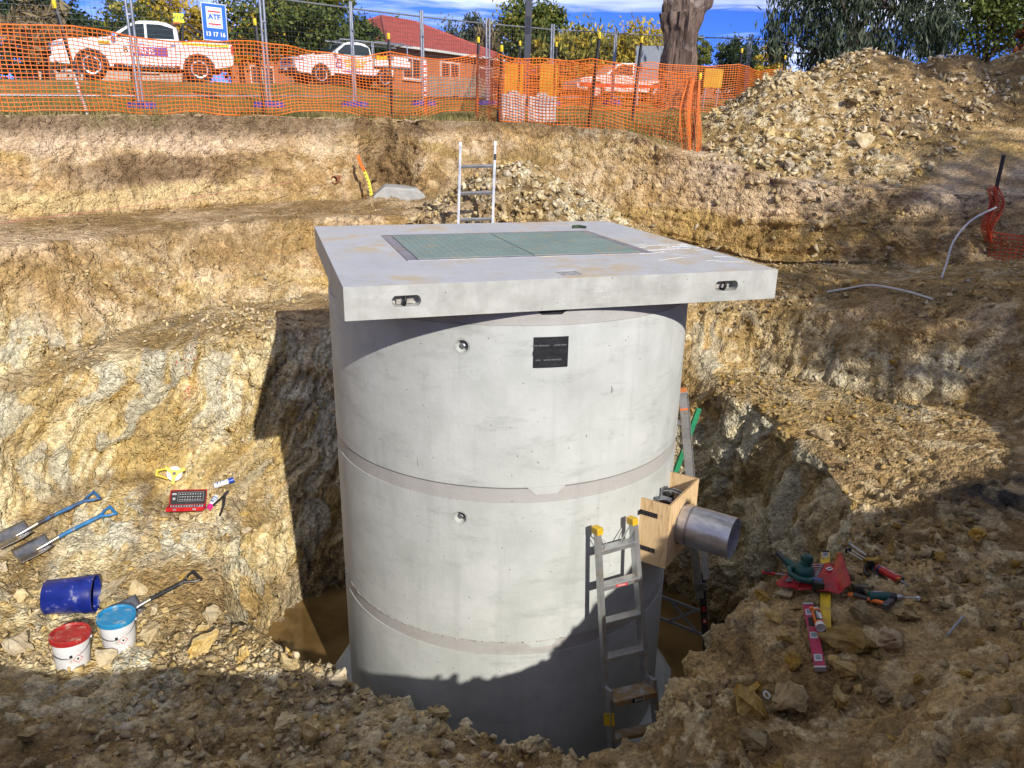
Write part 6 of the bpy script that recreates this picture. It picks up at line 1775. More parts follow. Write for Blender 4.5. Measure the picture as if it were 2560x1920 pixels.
def ute(name, label, loc, heading, tub=True):
    t = thing(name, label, 'utility truck', loc, (0, 0, heading), 'white work utes')
    rear = -2.62 if tub else -.98
    if tub:
        out = [(2.62, .52), (2.66, .62), (2.66, .86), (2.58, 1.02), (2.30, 1.10), (1.32, 1.20), (.95, 1.23), (-.98, 1.20), (-1.02, 1.215), (-2.60, 1.215), (-2.63, 1.10), (-2.62, .62), (-2.52, .50)]
        out += [(-2.0, .42)] + arch(-1.52, .445) + [(-.98, .36), (1.08, .36)] + arch(1.60, .445) + [(2.15, .38), (2.5, .40)]
    else:
        out = [(2.62, .52), (2.66, .62), (2.66, .86), (2.58, 1.02), (2.30, 1.10), (1.32, 1.20), (.95, 1.23), (-.95, 1.20), (-.98, .90), (-.98, .40), (-.90, .36), (1.08, .36)] + arch(1.60, .445) + [(2.15, .38), (2.5, .40)]
    slab_body(out, 'body', M_CARW, t)
    xb = -.98 if tub else -.93
    slab_body([(1.10, 1.19), (.30, 1.70), (.10, 1.765), (-.40, 1.79), (-.72, 1.74), (xb, 1.60), (xb - .03, 1.18)], 'cab', M_CARW, t, .045)
    # glass
    side_panel([(.86, 1.235), (.27, 1.645), (-.02, 1.675), (.0, 1.235)], 'door_window', M_GLASS, t, .004)
    side_panel([(-.07, 1.235), (-.09, 1.675), (-.50, 1.675), (-.86, 1.58), (-.86, 1.25)], 'door_window', M_GLASS, t, .004)
    ws = MB().add([(1.085, -.80, 1.232), (1.085, .80, 1.232), (.345, .615, 1.705), (.345, -.615, 1.705)], [(0, 1, 2, 3)]).build('windscreen', M_GLASS, t)
    md = ws.modifiers.new('solid', 'SOLIDIFY'); md.thickness = .02; md.offset = 1
    rw = MB().add([(xb - .035, -.66, 1.27), (xb - .035, .66, 1.27), (xb - .02, .58, 1.55), (xb - .02, -.58, 1.55)], [(0, 1, 2, 3)]).build('rear_window', M_GLASS, t)
    md = rw.modifiers.new('solid', 'SOLIDIFY'); md.thickness = .02
    # seams, sills, arches
    for x in (1.02, -.045, -.93):
        side_panel([(x - .006, .48), (x + .006, .48), (x + .006, 1.20), (x - .006, 1.20)], 'door_seam', M_DARKP, t, .002)
    side_panel([(-.95, .36), (1.0, .36), (.98, .47), (-.93, .47)], 'sill', M_DARKP, t, .012)
    for cx in ((1.60, -1.52) if tub else (1.60,)):
        a0 = arch(cx, .505, .36, 11); a1 = arch(cx, .455, .36, 11)[::-1]
        side_panel(a0 + a1, 'arch_flare', M_DARKP if tub else M_CARW, t, .022)
    for s in (-1, 1):
        hl = MB().add([(2.645, s * .52, .86), (2.60, s * .80, .90), (2.28, s * .895, .98), (2.40, s * .86, 1.035), (2.60, s * .70, 1.00), (2.655, s * .52, .96)], [(0, 1, 2, 3, 4, 5)]).build('headlight', M_LAMP, t)
        md = hl.modifiers.new('solid', 'SOLIDIFY'); md.thickness = .05; md.offset = 0
        MB().lathe([(0, 0), (.075, 0), (.08, .02), (.06, .03), (0, .03)], 16, M=Matrix.Translation((2.655, s * .66, .56)) @ Matrix.Rotation(R(90), 4, 'Y')).build('fog_light', M_LAMP, t)
        m = MB().box((.90, s * 1.03, 1.28), (.12, .20, .17))
        mr_ = m.build('mirror', M_CHROME if tub else M_CARW, t, bevel=.04, seg=3)
        MB().box((.93, s * .91, 1.24), (.06, .10, .06)).build('mirror_arm', M_DARKP, mr_)
        for x in (.12, -.80): MB().box((x, s * (hw(x, 1.05) + .012), 1.07), (.16, .02, .03)).build('door_handle', M_CHROME if tub else M_DARKP, t, bevel=.006)
    MB().box((2.665, 0, .86), (.05, 1.02, .24)).build('grille', M_DARKP, t, bevel=.02)
    for z in (.79, .87, .95): MB().box((2.695, 0, z), (.02, .94, .022)).build('grille_bar', M_CHROME, t)
    MB().box((2.66, 0, .50), (.16, 1.50, .20)).build('bumper', M_DARKP if not tub else M_CARW, t, bevel=.04)
    MB().box((2.75, 0, .56), (.012, .37, .12)).build('number_plate', M_SWHITE, t)
    for x in (1.60, -1.52):
        for s in (-1, 1): wheel(t, x, s)
    MB().box((.05, 0, .42), (4.6, 1.1, .2)).build('chassis', M_DARKP, t)
    return t
def decal(t, body, size, m, x, z, bold=.0, sx=1.0, back=None):
    """lettering on the left (local +y) side"""
    y = hw(x, z) + .009
    Mx = Matrix(((-1, 0, 0, x), (0, 0, 1, y), (0, 1, 0, z), (0, 0, 0, 1)))
    o = text(body, size, m, t, (0, 0, 0), (0, 0, 0), ext=.001, bold=bold)
    o.matrix_basis = Mx @ Matrix.Diagonal((sx, 1, 1, 1)); return o
def patch(t, name, x0, x1, z0, z1, m, off=.004, bev=0):
    cx, cz = (x0 + x1) / 2, (z0 + z1) / 2
    return MB().box((cx, hw(cx, cz) + off, cz), (x1 - x0, .006, z1 - z0), rx=0).build(name, m, t, bevel=bev)

zz_, _ = drop(-12.0, 27.3)
HD1 = math.atan2(-math.sin(R(26)), -math.cos(R(26)))
u1 = ute('utility_truck', 'white dual cab ute with long tub behind the fence on the left', (-12.15, 27.2, zz_ + .0), HD1, True)
M_PURP = mat('purple_decal', (.16, .04, .30), .4, var=.1)
patch(u1, 'logo_pill', -.62, .66, .72, .98, M_PURP, .006, .0)
for cx in (.60,):
    MB().lathe([(0, 0), (.17, 0), (.17, .006), (0, .006)], 24, M=Matrix.Translation((cx, hw(cx, .86) + .006, .86)) @ Matrix.Rotation(R(-90), 4, 'X')).build('logo_disc', M_SWHITE, u1)
decal(u1, 'B', .26, M_BLACKINK, .60, .86, .006).location.y += .006
decal(u1, 'URNS', .25, M_SWHITE, .08, .85, .004).location.y += .004
decal(u1, 'PIPE AND CIVIL CONTRACTORS', .105, M_SWHITE, -.05, .43, .002, .95).location.y += .012
patch(u1, 'id_plate', 1.02, 1.34, 1.00, 1.10, M_YELINK, .004); decal(u1, 'LV014', .085, M_BLACKINK, 1.18, 1.05, .003).location.y += .004
patch(u1, 'hi_vis_stripe', -2.50, -1.06, 1.10, 1.175, M_HIVIS, .004)
MB().box((2.755, .55, .40), (.012, .55, .05)).build('hi_vis_stripe', M_HIVIS, u1)
for s in (-1, 1):
    MB().box((-2.60, s * .84, 1.02), (.10, .10, .26)).build('tail_light', M_TAIL, u1, bevel=.02)
    MB().tube([(-1.12, s * .70, 1.20), (-1.18, s * .66, 1.72), (-1.35, s * .66, 1.74), (-1.95, s * .72, 1.30)], .032, 10).build('sports_bar', M_DARKP, u1, smooth=True)
MB().tube([(-1.20, -.66, 1.72), (-1.20, .66, 1.72)], .030, 10).build('sports_bar', M_DARKP, u1, smooth=True)
MB().box((-1.80, 0, 1.225), (1.55, 1.56, .02)).build('tub_cover', M_DARKP, u1)
MB().box((-1.02, 0, 1.80), (.22, .75, .05)).build('beacon_bar', M_ORANGE, u1, bevel=.01)
rs = MB().box((-1.10, .10, 1.96), (.03, .34, .28)).build('roof_sign', M_HIVIS, u1)
rs2 = MB().box((-1.10, .25, 1.96), (.32, .03, .28)).build('roof_sign', M_HIVIS, u1)
o = text('V 014', .15, M_BLACKINK, rs2, (0, 0, 0), (0, 0, 0), ext=.001, bold=.003); o.matrix_basis = Matrix(((-1, 0, 0, -1.10), (0, 0, 1, .268), (0, 1, 0, 1.96), (0, 0, 0, 1)))
MB().tube([(1.9, .80, 1.12), (1.95, .82, 2.1)], [.008, .004], 6).build('aerial', M_DARKP, u1)

zz_, _ = drop(-7.6, 36.6)
HD2 = math.atan2(-math.sin(R(41)), -math.cos(R(41)))
u2 = ute('utility_truck', 'white ute with open tray and ladder rack behind the fence', (-7.66, 36.6, zz_), HD2, False)
MB().box((-1.95, 0, .86), (1.90, 1.86, .07)).build('tray_floor', M_STEEL, u2)
for s in (-1, 1): MB().box((-1.95, s * .925, 1.0), (1.88, .025, .25)).build('tray_side', M_SWHITE if s > 0 else M_STEEL, u2)
MB().box((-2.91, 0, .98), (.03, 1.84, .28)).build('tail_gate', M_SWHITE, u2)
MB().box((-2.45, .0, 1.10), (.75, 1.7, .42)).build('tool_box', M_SWHITE, u2, bevel=.02)
MB().box((-1.55, .1, 1.12), (.55, 1.2, .40)).build('yellow_case', M_YELP, u2, bevel=.03)
for s in (-1, 1):
    MB().tube([(-1.02, s * .84, .88), (-1.02, s * .72, 1.86)], .028, 8).build('rack_upright', M_ALU, u2, smooth=True)
    MB().tube([(-1.10, s * .84, .88), (-1.10, s * .72, 1.86)], .020, 8).build('rack_upright', M_ALU, u2, smooth=True)
    MB().tube([(-2.86, s * .84, .88), (-2.86, s * .72, 1.80)], .028, 8).build('rack_upright', M_ALU, u2, smooth=True)
    MB().tube([(.5, s * .66, 1.86), (-3.2, s * .70, 1.82)], .026, 8).build('rack_rail', M_ALU, u2, smooth=True)
for x in (.3, -1.0, -2.86): MB().tube([(x, -.70, 1.84), (x, .70, 1.84)], .024, 8).build('rack_bar', M_ALU, u2, smooth=True)
MB().box((-2.1, 0, 1.90), (1.6, 1.2, .025)).build('rack_sheet', M_STEEL, u2)
for z in (1.2, 1.45, 1.7): MB().tube([(-1.06, -.74, z), (-1.06, .74, z)], .012, 6).build('headboard_bar', M_ALU, u2)
MB().box((-1.52, .84, .60), (1.0, .03, .30)).build('mud_guard', M_SWHITE, u2, bevel=.01)
decal(u2, 'GOLDSTAR GAS', .155, M_YELINK, -.05, .98, .006).location.y += .002
decal(u2, '& PLUMBING', .155, M_YELINK, -.05, .80, .006).location.y += .002
decal(u2, 'COMMERCIAL  DOMESTIC', .085, M_PURP, .10, .56, .003).location.y += .004
lg = MB()
for (x0, z0, x1, z1) in ((.60, .72, .60, 1.04), (.60, 1.04, .80, 1.04), (.80, 1.04, .80, .90), (.66, .90, .86, .90), (.86, .90, .86, .70), (.86, .72, .60, .72)):
    lg.bar((x0, hw(x0, z0) + .008, z0), (x1, hw(x1, z1) + .008, z1), .04, .008, up=(0, 1, 0))
lg.build('logo_mark', M_PURP, u2)

# small sedan far beyond the mesh
zz_, _ = drop(3.9, 34)
sd_ = thing('parked_car', 'small white and red sedan parked beyond the lamp post', 'car', (4.15, 33.5, zz_), (0, 0, PI + .25))
slab_body([(2.1, .40), (2.15, .62), (1.9, .78), (.95, .90), (-1.5, .92), (-2.1, .88), (-2.15, .5), (-2.0, .32)] + arch(-1.3, .36, .3, 7) + [(-.8, .28), (.8, .28)] + arch(1.3, .36, .3, 7) + [(1.8, .3)], 'body', M_CARW, sd_)
slab_body([(1.0, .88), (.35, 1.36), (-.8, 1.38), (-1.55, .90)], 'cab', M_CARW, sd_, .05)
side_panel([(.80, .92), (.32, 1.28), (-.2, 1.31), (-.2, .92)], 'door_window', M_GLASS, sd_); side_panel([(-.28, .92), (-.28, 1.31), (-.75, 1.30), (-1.25, .94)], 'door_window', M_GLASS, sd_)
side_panel([(-2.0, .45), (2.0, .45), (2.0, .58), (-2.0, .58)], 'red_stripe', M_REDINK, sd_)
for x in (1.3, -1.3):
    for s in (-1, 1):
        o = MB().lathe([(.0, -.09), (.30, -.09), (.31, 0), (.30, .09), (0, .09)], 20).build('wheel', M_TYRE, sd_, smooth=True); o.location = (x, s * .82, .31); o.rotation_euler = (R(90), 0, 0)
        MB().lathe([(0, .0), (.19, .0), (.17, .02), (0, .02)], 16, M=Matrix.Translation((0, 0, -.093 if s > 0 else .075))).build('hub_cap', M_RIM, o)
# ------------------------------------------------------------------ houses beyond the fence
def brick_material():
    m, n, l, b = _nodes('red_brick')
    tc = n.new('ShaderNodeTexCoord'); mp = n.new('ShaderNodeMapping'); mp.inputs['Rotation'].default_value = (R(90), 0, 0); l.new(tc.outputs['Object'], mp.inputs['Vector'])
    t = n.new('ShaderNodeTexBrick'); t.inputs['Scale'].default_value = 4.2; t.inputs['Color1'].default_value = (.30, .10, .05, 1); t.inputs['Color2'].default_value = (.38, .16, .08, 1); t.inputs['Mortar'].default_value = (.35, .28, .22, 1)
    t.inputs['Mortar Size'].default_value = .015; l.new(mp.outputs[0], t.inputs['Vector']); l.new(t.outputs['Color'], b.inputs['Base Color']); b.inputs['Roughness'].default_value = .9
    return m
M_BRICK = brick_material()
M_RTILE = mat('red_roof_tile', (.40, .085, .06), .7, var=.15, scale=3)
M_BTILE = mat('brown_roof_tile', (.22, .12, .085), .75, var=.15, scale=3)
M_GUTTER = mat('cream_gutter', (.62, .60, .54), .5, var=.05)
M_PANE = mat('house_pane', (.035, .04, .045), .35, var=.1)
def house(label, A, ang, L, W, eave, ridge, zb, mroof, mwall, wins=(), hipl=True, chim=False, courses=14, over=.5):
    """hip roofed house: A the near left corner, local X along the front wall, Y to the back"""
    t = thing('house', label, 'house', (A[0], A[1], zb), (0, 0, ang))
    MB().box((L / 2, W / 2, eave / 2), (L, W, eave)).build('wall', mwall, t)
    x0, x1, y0, y1 = -over, L + over, -over, W + over
    hy = (y1 - y0) / 2; hl = hy if hipl else .05
    rf = MB()
    # four slopes in stepped courses, each course a lapped row of tiles
    def ring(f): return [(x0 + hl * f, y0 + hy * f), (x1 - hl * f, y0 + hy * f), (x1 - hl * f, y1 - hy * f), (x0 + hl * f, y1 - hy * f)]
    for k in range(courses):
        f0, f1 = k / courses, (k + 1) / courses
        a, b = ring(f0), ring(f1); z0 = eave + (ridge - eave) * f0; z1 = eave + (ridge - eave) * f1
        lift = .045
        for s in range(4):
            p, q = a[s], a[(s + 1) % 4]; r_, u_ = b[(s + 1) % 4], b[s]
            rf.add([(*p, z0 + lift), (*q, z0 + lift), (*r_, z1), (*u_, z1), (*p, z0), (*q, z0)], [(0, 1, 2, 3), (4, 5, 1, 0)])
    roof = rf.build('roof', mroof, t, fix=False)
    b = ring(1.0); a = ring(0.0)
    cap = MB(); cap.tube([(b[0][0], b[0][1], ridge + .02), (b[1][0], b[1][1], ridge + .02)], .10, 8)
    cap.build('ridge_cap', mroof, roof)
    for s in range(4):
        MB().tube([(a[s][0], a[s][1], eave + .06), (b[s][0], b[s][1], ridge + .02)], .10, 8).build('hip_cap', mroof, roof)
    for (p, q) in ((a[0], a[1]), (a[3], a[0]), (a[1], a[2])):
        MB().bar((p[0], p[1], eave - .02), (q[0], q[1], eave - .02), .11, .13).build('gutter', M_GUTTER, roof)
    for (x, z, w_, h) in wins:
        f = MB().box((x, -.02, z), (w_, .10, h)).build('window', M_GUTTER, t)
        for s in (-1, 1): MB().box((x + s * w_ * .24, -.075, z), (w_ * .42, .02, h * .84)).build('pane', M_PANE, f)
        MB().box((x, -.06, z - h / 2 - .05), (w_ + .15, .16, .07)).build('sill', M_GUTTER, f)
    if chim: MB().box((L * .7, W * .55, ridge), (.6, .6, 1.1)).build('chimney', M_BRICK, roof)
    return t
house('brick house with red tiled roof beyond the fence', (-7.3, 46.9), math.atan2(7.0, 4.6), 11.7, 8.4, 2.6, 4.75, 1.72, M_RTILE, M_BRICK, ((2.0, 1.5, 1.6, 1.2), (5.6, 1.5, 1.9, 1.25), (9.4, 1.5, 1.6, 1.1)))
house('house with dull brown tiled roof half hidden by the green tree', (-20.0, 58), .35, 13, 9, 2.8, 5.2, 1.8, M_BTILE, M_BRICK, ((2.0, 1.5, 1.6, 1.2), (6, 1.5, 1.8, 1.2)))
house('low house with pale brown roof at the far left behind the ute', (-29.0, 50.0), .25, 9, 7, 2.3, 3.6, 2.1, M_BTILE, mat('render_wall', (.50, .45, .38), .8), ((2.0, 1.4, 1.5, 1.1), (6, 1.4, 1.5, 1.1)))
house('small house with grey brown roof left of the gum trunk', (8.4, 52.0), .1, 7, 6, 1.6, 2.5, 1.6, mat('grey_tile', (.19, .15, .13), .75, var=.12), M_BRICK, ((1.5, 1.4, 1.4, 1.1), (5, 1.4, 1.4, 1.1)))
# timber paling fence in front of the red house
M_PALE = mat('grey_paling', (.24, .25, .21), .8, var=.2, scale=4)
pf = thing('paling_fence', 'low grey green fence in front of the red roofed house', 'fence', (-4.2, 40.0, 1.40), (0, 0, .28))
for k in range(30): MB().box((k * .22, 0, .45), (.205, .025, .95 + .01 * (k % 3))).build('paling', M_PALE, pf)
for z in (.2, .75): MB().box((3.3, .035, z), (6.6, .05, .07)).build('fence_rail', M_PALE, pf)
for k in range(4): MB().box((.1 + k * 2.15, .06, .5), (.09, .09, 1.1)).build('fence_post', M_PALE, pf)
# ------------------------------------------------------------------ trees
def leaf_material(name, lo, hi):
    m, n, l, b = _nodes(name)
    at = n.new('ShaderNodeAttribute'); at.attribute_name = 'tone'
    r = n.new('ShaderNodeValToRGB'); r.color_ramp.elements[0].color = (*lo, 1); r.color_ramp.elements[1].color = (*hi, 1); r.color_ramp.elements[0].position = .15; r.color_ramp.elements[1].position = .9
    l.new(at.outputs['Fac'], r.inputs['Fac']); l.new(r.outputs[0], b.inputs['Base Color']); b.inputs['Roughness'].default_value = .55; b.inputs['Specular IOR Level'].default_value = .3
    tr = n.new('ShaderNodeBsdfTranslucent'); l.new(r.outputs[0], tr.inputs['Color'])
    mx_ = n.new('ShaderNodeMixShader'); mx_.inputs['Fac'].default_value = .28
    l.new(b.outputs[0], mx_.inputs[1]); l.new(tr.outputs[0], mx_.inputs[2])
    l.new(mx_.outputs[0], n['Material Output'].inputs['Surface'])
    return m
M_BARK = mat('bark_brown', (.11, .08, .055), .9, var=.3, scale=6, bump=.8, bscale=14, stretch=(1, 1, .2))
LF = dict(dark=leaf_material('leaf_dark', (.012, .026, .010), (.05, .085, .025)), green=leaf_material('leaf_green', (.03, .06, .010), (.16, .20, .04)),
          lime=leaf_material('leaf_lime', (.07, .10, .015), (.26, .27, .05)), yellow=leaf_material('leaf_yellow', (.30, .20, .012), (.70, .52, .06)),
          olive=leaf_material('leaf_olive', (.12, .12, .02), (.42, .36, .07)), gum=leaf_material('leaf_gum', (.022, .038, .02), (.15, .185, .115)), twig=leaf_material('leaf_twig', (.16, .11, .05), (.34, .27, .14)), rust=leaf_material('leaf_rust', (.12, .035, .012), (.30, .10, .03)))
def crown_mesh(name, blobs, n, size, m, par, seed, droop=0.0, aspect=1.6, clus=9, spread=.16, up=.0):
    """leaves in clumps through the volume of several ellipsoids; blobs: (centre, radii)"""
    rs = np.random.default_rng(seed)
    vol = np.array([b[1][0] * b[1][1] * b[1][2] for b in blobs]) ** .8; vol /= vol.sum()
    nc = max(4, n // 46)
    bi = rs.choice(len(blobs), nc, p=vol)
    dirs = rs.normal(size=(nc, 3)); dirs /= np.linalg.norm(dirs, axis=1)[:, None]
    rad = rs.random(nc) ** .45
    cen = np.array([b[0] for b in blobs])[bi] + dirs * rad[:, None] * np.array([b[1] for b in blobs])[bi]
    cr = np.array([min(b[1]) for b in blobs])[bi] * spread * rs.uniform(.7, 1.8, nc)
    k = rs.integers(0, nc, n)
    off = rs.normal(size=(n, 3)) * cr[k][:, None] * np.array([1, 1, .75 + droop])
    if droop: off[:, 2] -= np.abs(rs.normal(size=n)) * cr[k] * droop * 1.3
    p = cen[k] + off
    a = rs.normal(size=(n, 3)); 
    if droop: a = a * .5 + np.array([0, 0, -1.4 * droop])
    if up: a = a * .5 + np.array([0, 0, up])
    a /= np.linalg.norm(a, axis=1)[:, None]
    b = np.cross(a, rs.normal(size=(n, 3))); b /= np.linalg.norm(b, axis=1)[:, None] + 1e-9
    s_ = size * rs.uniform(.6, 1.35, n)
    A = a * (s_ * aspect * .5)[:, None]; B = b * (s_ * .5)[:, None]
    V = np.stack([p - A, p + B * .9, p + A, p - B * .9], 1).reshape(-1, 3)
    F = np.arange(4 * n).reshape(n, 4)
    o = np_mesh(name, V, F, m, parent=par)
    ct = rs.random(nc)
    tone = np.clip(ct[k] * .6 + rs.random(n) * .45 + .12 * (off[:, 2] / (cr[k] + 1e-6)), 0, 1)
    t = o.data.attributes.new('tone', 'FLOAT', 'POINT'); t.data.foreach_set('value', np.repeat(tone, 4).astype(np.float32))
    return o, cen
def tree(name, label, x, y, H, blobs, n, size, leaf, seed, r0=.16, droop=0, mbark=None, limbs=14, group='trees beyond the fence', z=None, aspect=1.6, spread=.16, up=0., extra=None):
    z = drop(x, y)[0] if z is None else z
    t = thing(name, label, 'tree', (x, y, z - .05), (0, 0, 0), group)
    rs = random.Random(seed)
    top = Vector((rs.uniform(-.2, .2), rs.uniform(-.2, .2), H * .72))
    tr = MB(); pts = [Vector((0, 0, 0)).lerp(top, k / 6) + Vector((rs.uniform(-.05, .05), rs.uniform(-.05, .05), 0)) * (k > 0) for k in range(7)]
    tr.tube(pts, [r0 * (1.25 if k == 0 else 1 - .8 * k / 6) for k in range(7)], 10)
    trk = tr.build('trunk', mbark or M_BARK, t, smooth=True)
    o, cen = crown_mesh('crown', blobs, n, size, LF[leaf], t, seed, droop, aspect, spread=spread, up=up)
    if extra:
        for (lf, nn, ss) in extra: crown_mesh('crown', blobs, nn, ss, LF[lf], t, seed + 50, droop, aspect, spread=spread, up=up)
    lm = MB()
    for k in range(limbs):
        c = Vector(cen[rs.randrange(len(cen))]); s_ = pts[rs.randrange(2, 6)]
        if c.z < s_.z * .6: continue
        mid = s_.lerp(c, .5) + Vector((rs.uniform(-.15, .15), rs.uniform(-.15, .15), rs.uniform(0, .25)))
        lm.tube([s_, mid, c], [r0 * .42, r0 * .24, r0 * .07], 6)
    lm.build('limb', mbark or M_BARK, trk, smooth=True, fix=False)
    return t
def B(*a): return [((q[0], q[1], q[2]), (q[3], q[4], q[5])) for q in a]
def crown_blobs(hw_, H, low, seed):
    """a main mass and four lesser ones, from 'low' (share of H) up to H"""
    rs = random.Random(seed); c = (1 + low) / 2 * H; rz = (1 - low) / 2 * H
    hw_ *= 1.15; out = [(0, 0, c, hw_ * .85, hw_ * .75, rz * .95)]
    for k in range(5):
        a = rs.uniform(0, 6.28); out.append((hw_ * .72 * math.cos(a), hw_ * .5 * math.sin(a), c + rz * rs.uniform(-.55, .62), hw_ * rs.uniform(.30, .5), hw_ * rs.uniform(.3, .45), rz * rs.uniform(.3, .48)))
    return B(*out)
TREES = [  # name, label, x, y, top z, half width, low share, leaves, size, leaf, extras
 ('shrub', 'dark leafy thicket at the top left corner', -16.9, 29.5, 4.5, 1.9, .1, 9000, .10, 'dark', dict()),
 ('shrub', 'grey twiggy bush in front of the dark thicket, top left', -15.9, 28.2, 3.9, 1.2, .2, 3000, .09, 'twig', dict(aspect=5)),
 ('broadleaf_tree', 'olive green tree with sky showing through behind the ute cab', -18.6, 40, 5.7, 2.1, .25, 4200, .13, 'green', dict(extra=[('olive', 1500, .12)])),
 ('broadleaf_tree', 'bright yellow autumn tree behind the roof of the near ute', -16.5, 41, 6.1, 1.5, .2, 4200, .13, 'yellow', dict()),
 ('broadleaf_tree', 'leafy green tree behind the blue hire sign', -14.0, 42, 6.2, 1.9, .15, 5000, .13, 'green', dict(extra=[('yellow', 1600, .12)])),
 ('broadleaf_tree', 'big leafy green tree left of the red roof', -10.9, 41, 6.6, 2.5, .12, 11000, .13, 'green', dict(extra=[('lime', 3600, .12), ('yellow', 700, .11)])),
 ('broadleaf_tree', 'dark green tree hanging over the brown roofed house', -9.3, 45, 5.7, 1.7, .35, 4500, .13, 'green', dict(extra=[('dark', 1600, .12)])),
 ('broadleaf_tree', 'small green tree top behind the red roof ridge', -9.0, 60, 7.6, 1.3, .3, 2400, .16, 'green', dict()),
 ('conifer_tree', 'thin grey green conifer right of the red roof', -4.1, 62, 8.1, 1.5, .3, 4200, .15, 'gum', dict(droop=.5)),
 ('bare_tree', 'nearly bare twiggy tree between conifer and leafy tree', -1.9, 60, 7.7, 1.0, .3, 1700, .11, 'twig', dict(aspect=7, up=1.2)),
 ('broadleaf_tree', 'tall green tree behind the lamp post', .55, 40, 6.1, 1.55, .12, 8000, .11, 'green', dict(extra=[('lime', 3400, .11), ('olive', 2400, .10)])),
 ('shrub', 'feathery olive bush right of the lamp post', 3.0, 38, 4.45, 2.2, .0, 11000, .10, 'olive', dict(up=.8, aspect=3, extra=[('green', 2000, .09), ('yellow', 2500, .09)])),
 ('shrub', 'yellow leaved bush left of the gum trunk', 5.5, 37, 4.5, 1.5, .0, 9000, .10, 'yellow', dict(up=.6, aspect=2.2, extra=[('olive', 4200, .09)])),
 ('shrub', 'dark red brown bush close left of the gum trunk', 7.2, 41, 4.1, .55, .1, 1500, .11, 'rust', dict()),
 ('conifer_tree', 'narrow yellow green poplar right of the gum trunk', 10.75, 49, 5.75, .55, .05, 4200, .10, 'lime', dict(up=1.2)),
 ('conifer_tree', 'dense dark green rounded tree right of the poplar', 12.3, 46, 4.9, 1.9, .0, 8500, .10, 'dark', dict(extra=[('green', 1500, .10)])),
 ('shrub', 'yellow bush at the left foot of the drooping gum', 10.6, 35, 3.6, .6, .05, 2400, .09, 'yellow', dict()),
 ('broadleaf_tree', 'loose green tree at the top right corner', 13.6, 24.5, 4.9, 1.6, .25, 8000, .08, 'green', dict(extra=[('lime', 3600, .075)], spread=.22)),
 ('shrub', 'rusty autumn shrub at the right edge beside the loose green tree', 13.6, 22.6, 3.3, .5, .2, 1600, .07, 'rust', dict()),
]
for k, (nm, lb, x, y, zt_, hw_, low_, n_l, sz_, lf, kw) in enumerate(TREES):
    z_ = drop(x, y)[0]
    tree(nm, lb, x, y, zt_ - z_, crown_blobs(hw_, zt_ - z_, low_, 500 + k), n_l, sz_, lf, 20 + k, r0=.05 * (zt_ - z_) ** .7, z=z_, **kw)
tree('gum_tree', 'drooping grey green gum tree behind the spoil heap', 9.4, 23.5, 5.5, B((-1.5, 0, 2.9, 1.0, .9, .9), (.2, 0, 3.5, 1.2, 1.1, 1.0), (1.6, 0, 3.1, 1.0, .9, 1.0), (-.5, 0, 1.8, 1.0, .9, .7), (1.0, .2, 1.7, 1.0, .9, .7), (-2.1, 0, 1.9, .5, .5, .6), (2.3, 0, 2.2, .6, .6, .7), (-1.0, 0, 4.2, 1.0, 1.0, .8), (1.2, 0, 4.4, 1.1, 1.0, .8)), 17000, .055, 'gum', 16, r0=.13, droop=1.0, aspect=4.2, limbs=26, spread=.17)
# hedge line far behind closes the horizon
for k, (x, y, lb, lf) in enumerate(((-33, 56, 'far dark tree at the left end of the skyline', 'dark'), (-26, 60, 'far green tree behind the left house', 'green'), (-15, 66, 'far dark tree behind the brown roof', 'dark'), (3, 66, 'far green tree behind the lamp post', 'green'),
                                    (11, 64, 'far olive tree behind the gum trunk', 'olive'), (19, 62, 'far dark tree behind the rounded tree', 'dark'), (28, 58, 'far green tree behind the drooping gum', 'green'), (36, 54, 'far dark tree at the right end of the skyline', 'dark'))):
    tree('broadleaf_tree', lb, x, y, 2.9, B((0, 0, 1.4, 4.4, 2.5, 1.2), (-3, 0, 1.1, 3.0, 2, 1.0), (3, 0, 1.2, 3, 2, .9)), 4200, .17, lf, 60 + k, group='skyline trees', r0=.15)
# palm
z = drop(-24.5, 47)[0]
pm = thing('palm_tree', 'small palm with spiky fronds behind the bonnet of the near ute', 'tree', (-24.5, 47, z), group='trees beyond the fence')
MB().tube([(0, 0, 0), (.1, 0, 1.7), (0, 0, 3.1)], [.2, .17, .19], 10).build('trunk', M_BARK, pm, smooth=True)
rs = random.Random(4); fr = MB()
for k in range(30):
    a, e = rs.uniform(0, 6.28), rs.uniform(-.35, 1.2); L = rs.uniform(.8, 1.15)
    d = Vector((math.cos(a) * math.cos(e), math.sin(a) * math.cos(e), math.sin(e))); sd = d.cross(Vector((0, 0, 1))).normalized()
    pts = [Vector((0, 0, 3.1)) + d * L * u - Vector((0, 0, .35 * u * u)) for u in (0, .3, .6, .85, 1)]
    for j in range(4):
        w0, w1 = (.03, .12, .13, .08, .01)[j:j + 2]
        fr.add([pts[j] - sd * w0, pts[j] + sd * w0, pts[j + 1] + sd * w1, pts[j + 1] - sd * w1], [(0, 1, 2, 3)])
o = fr.build('crown', LF['dark'], pm, fix=False)
t_ = o.data.attributes.new('tone', 'FLOAT', 'POINT'); t_.data.foreach_set('value', rng.random(len(o.data.vertices)).astype(np.float32))
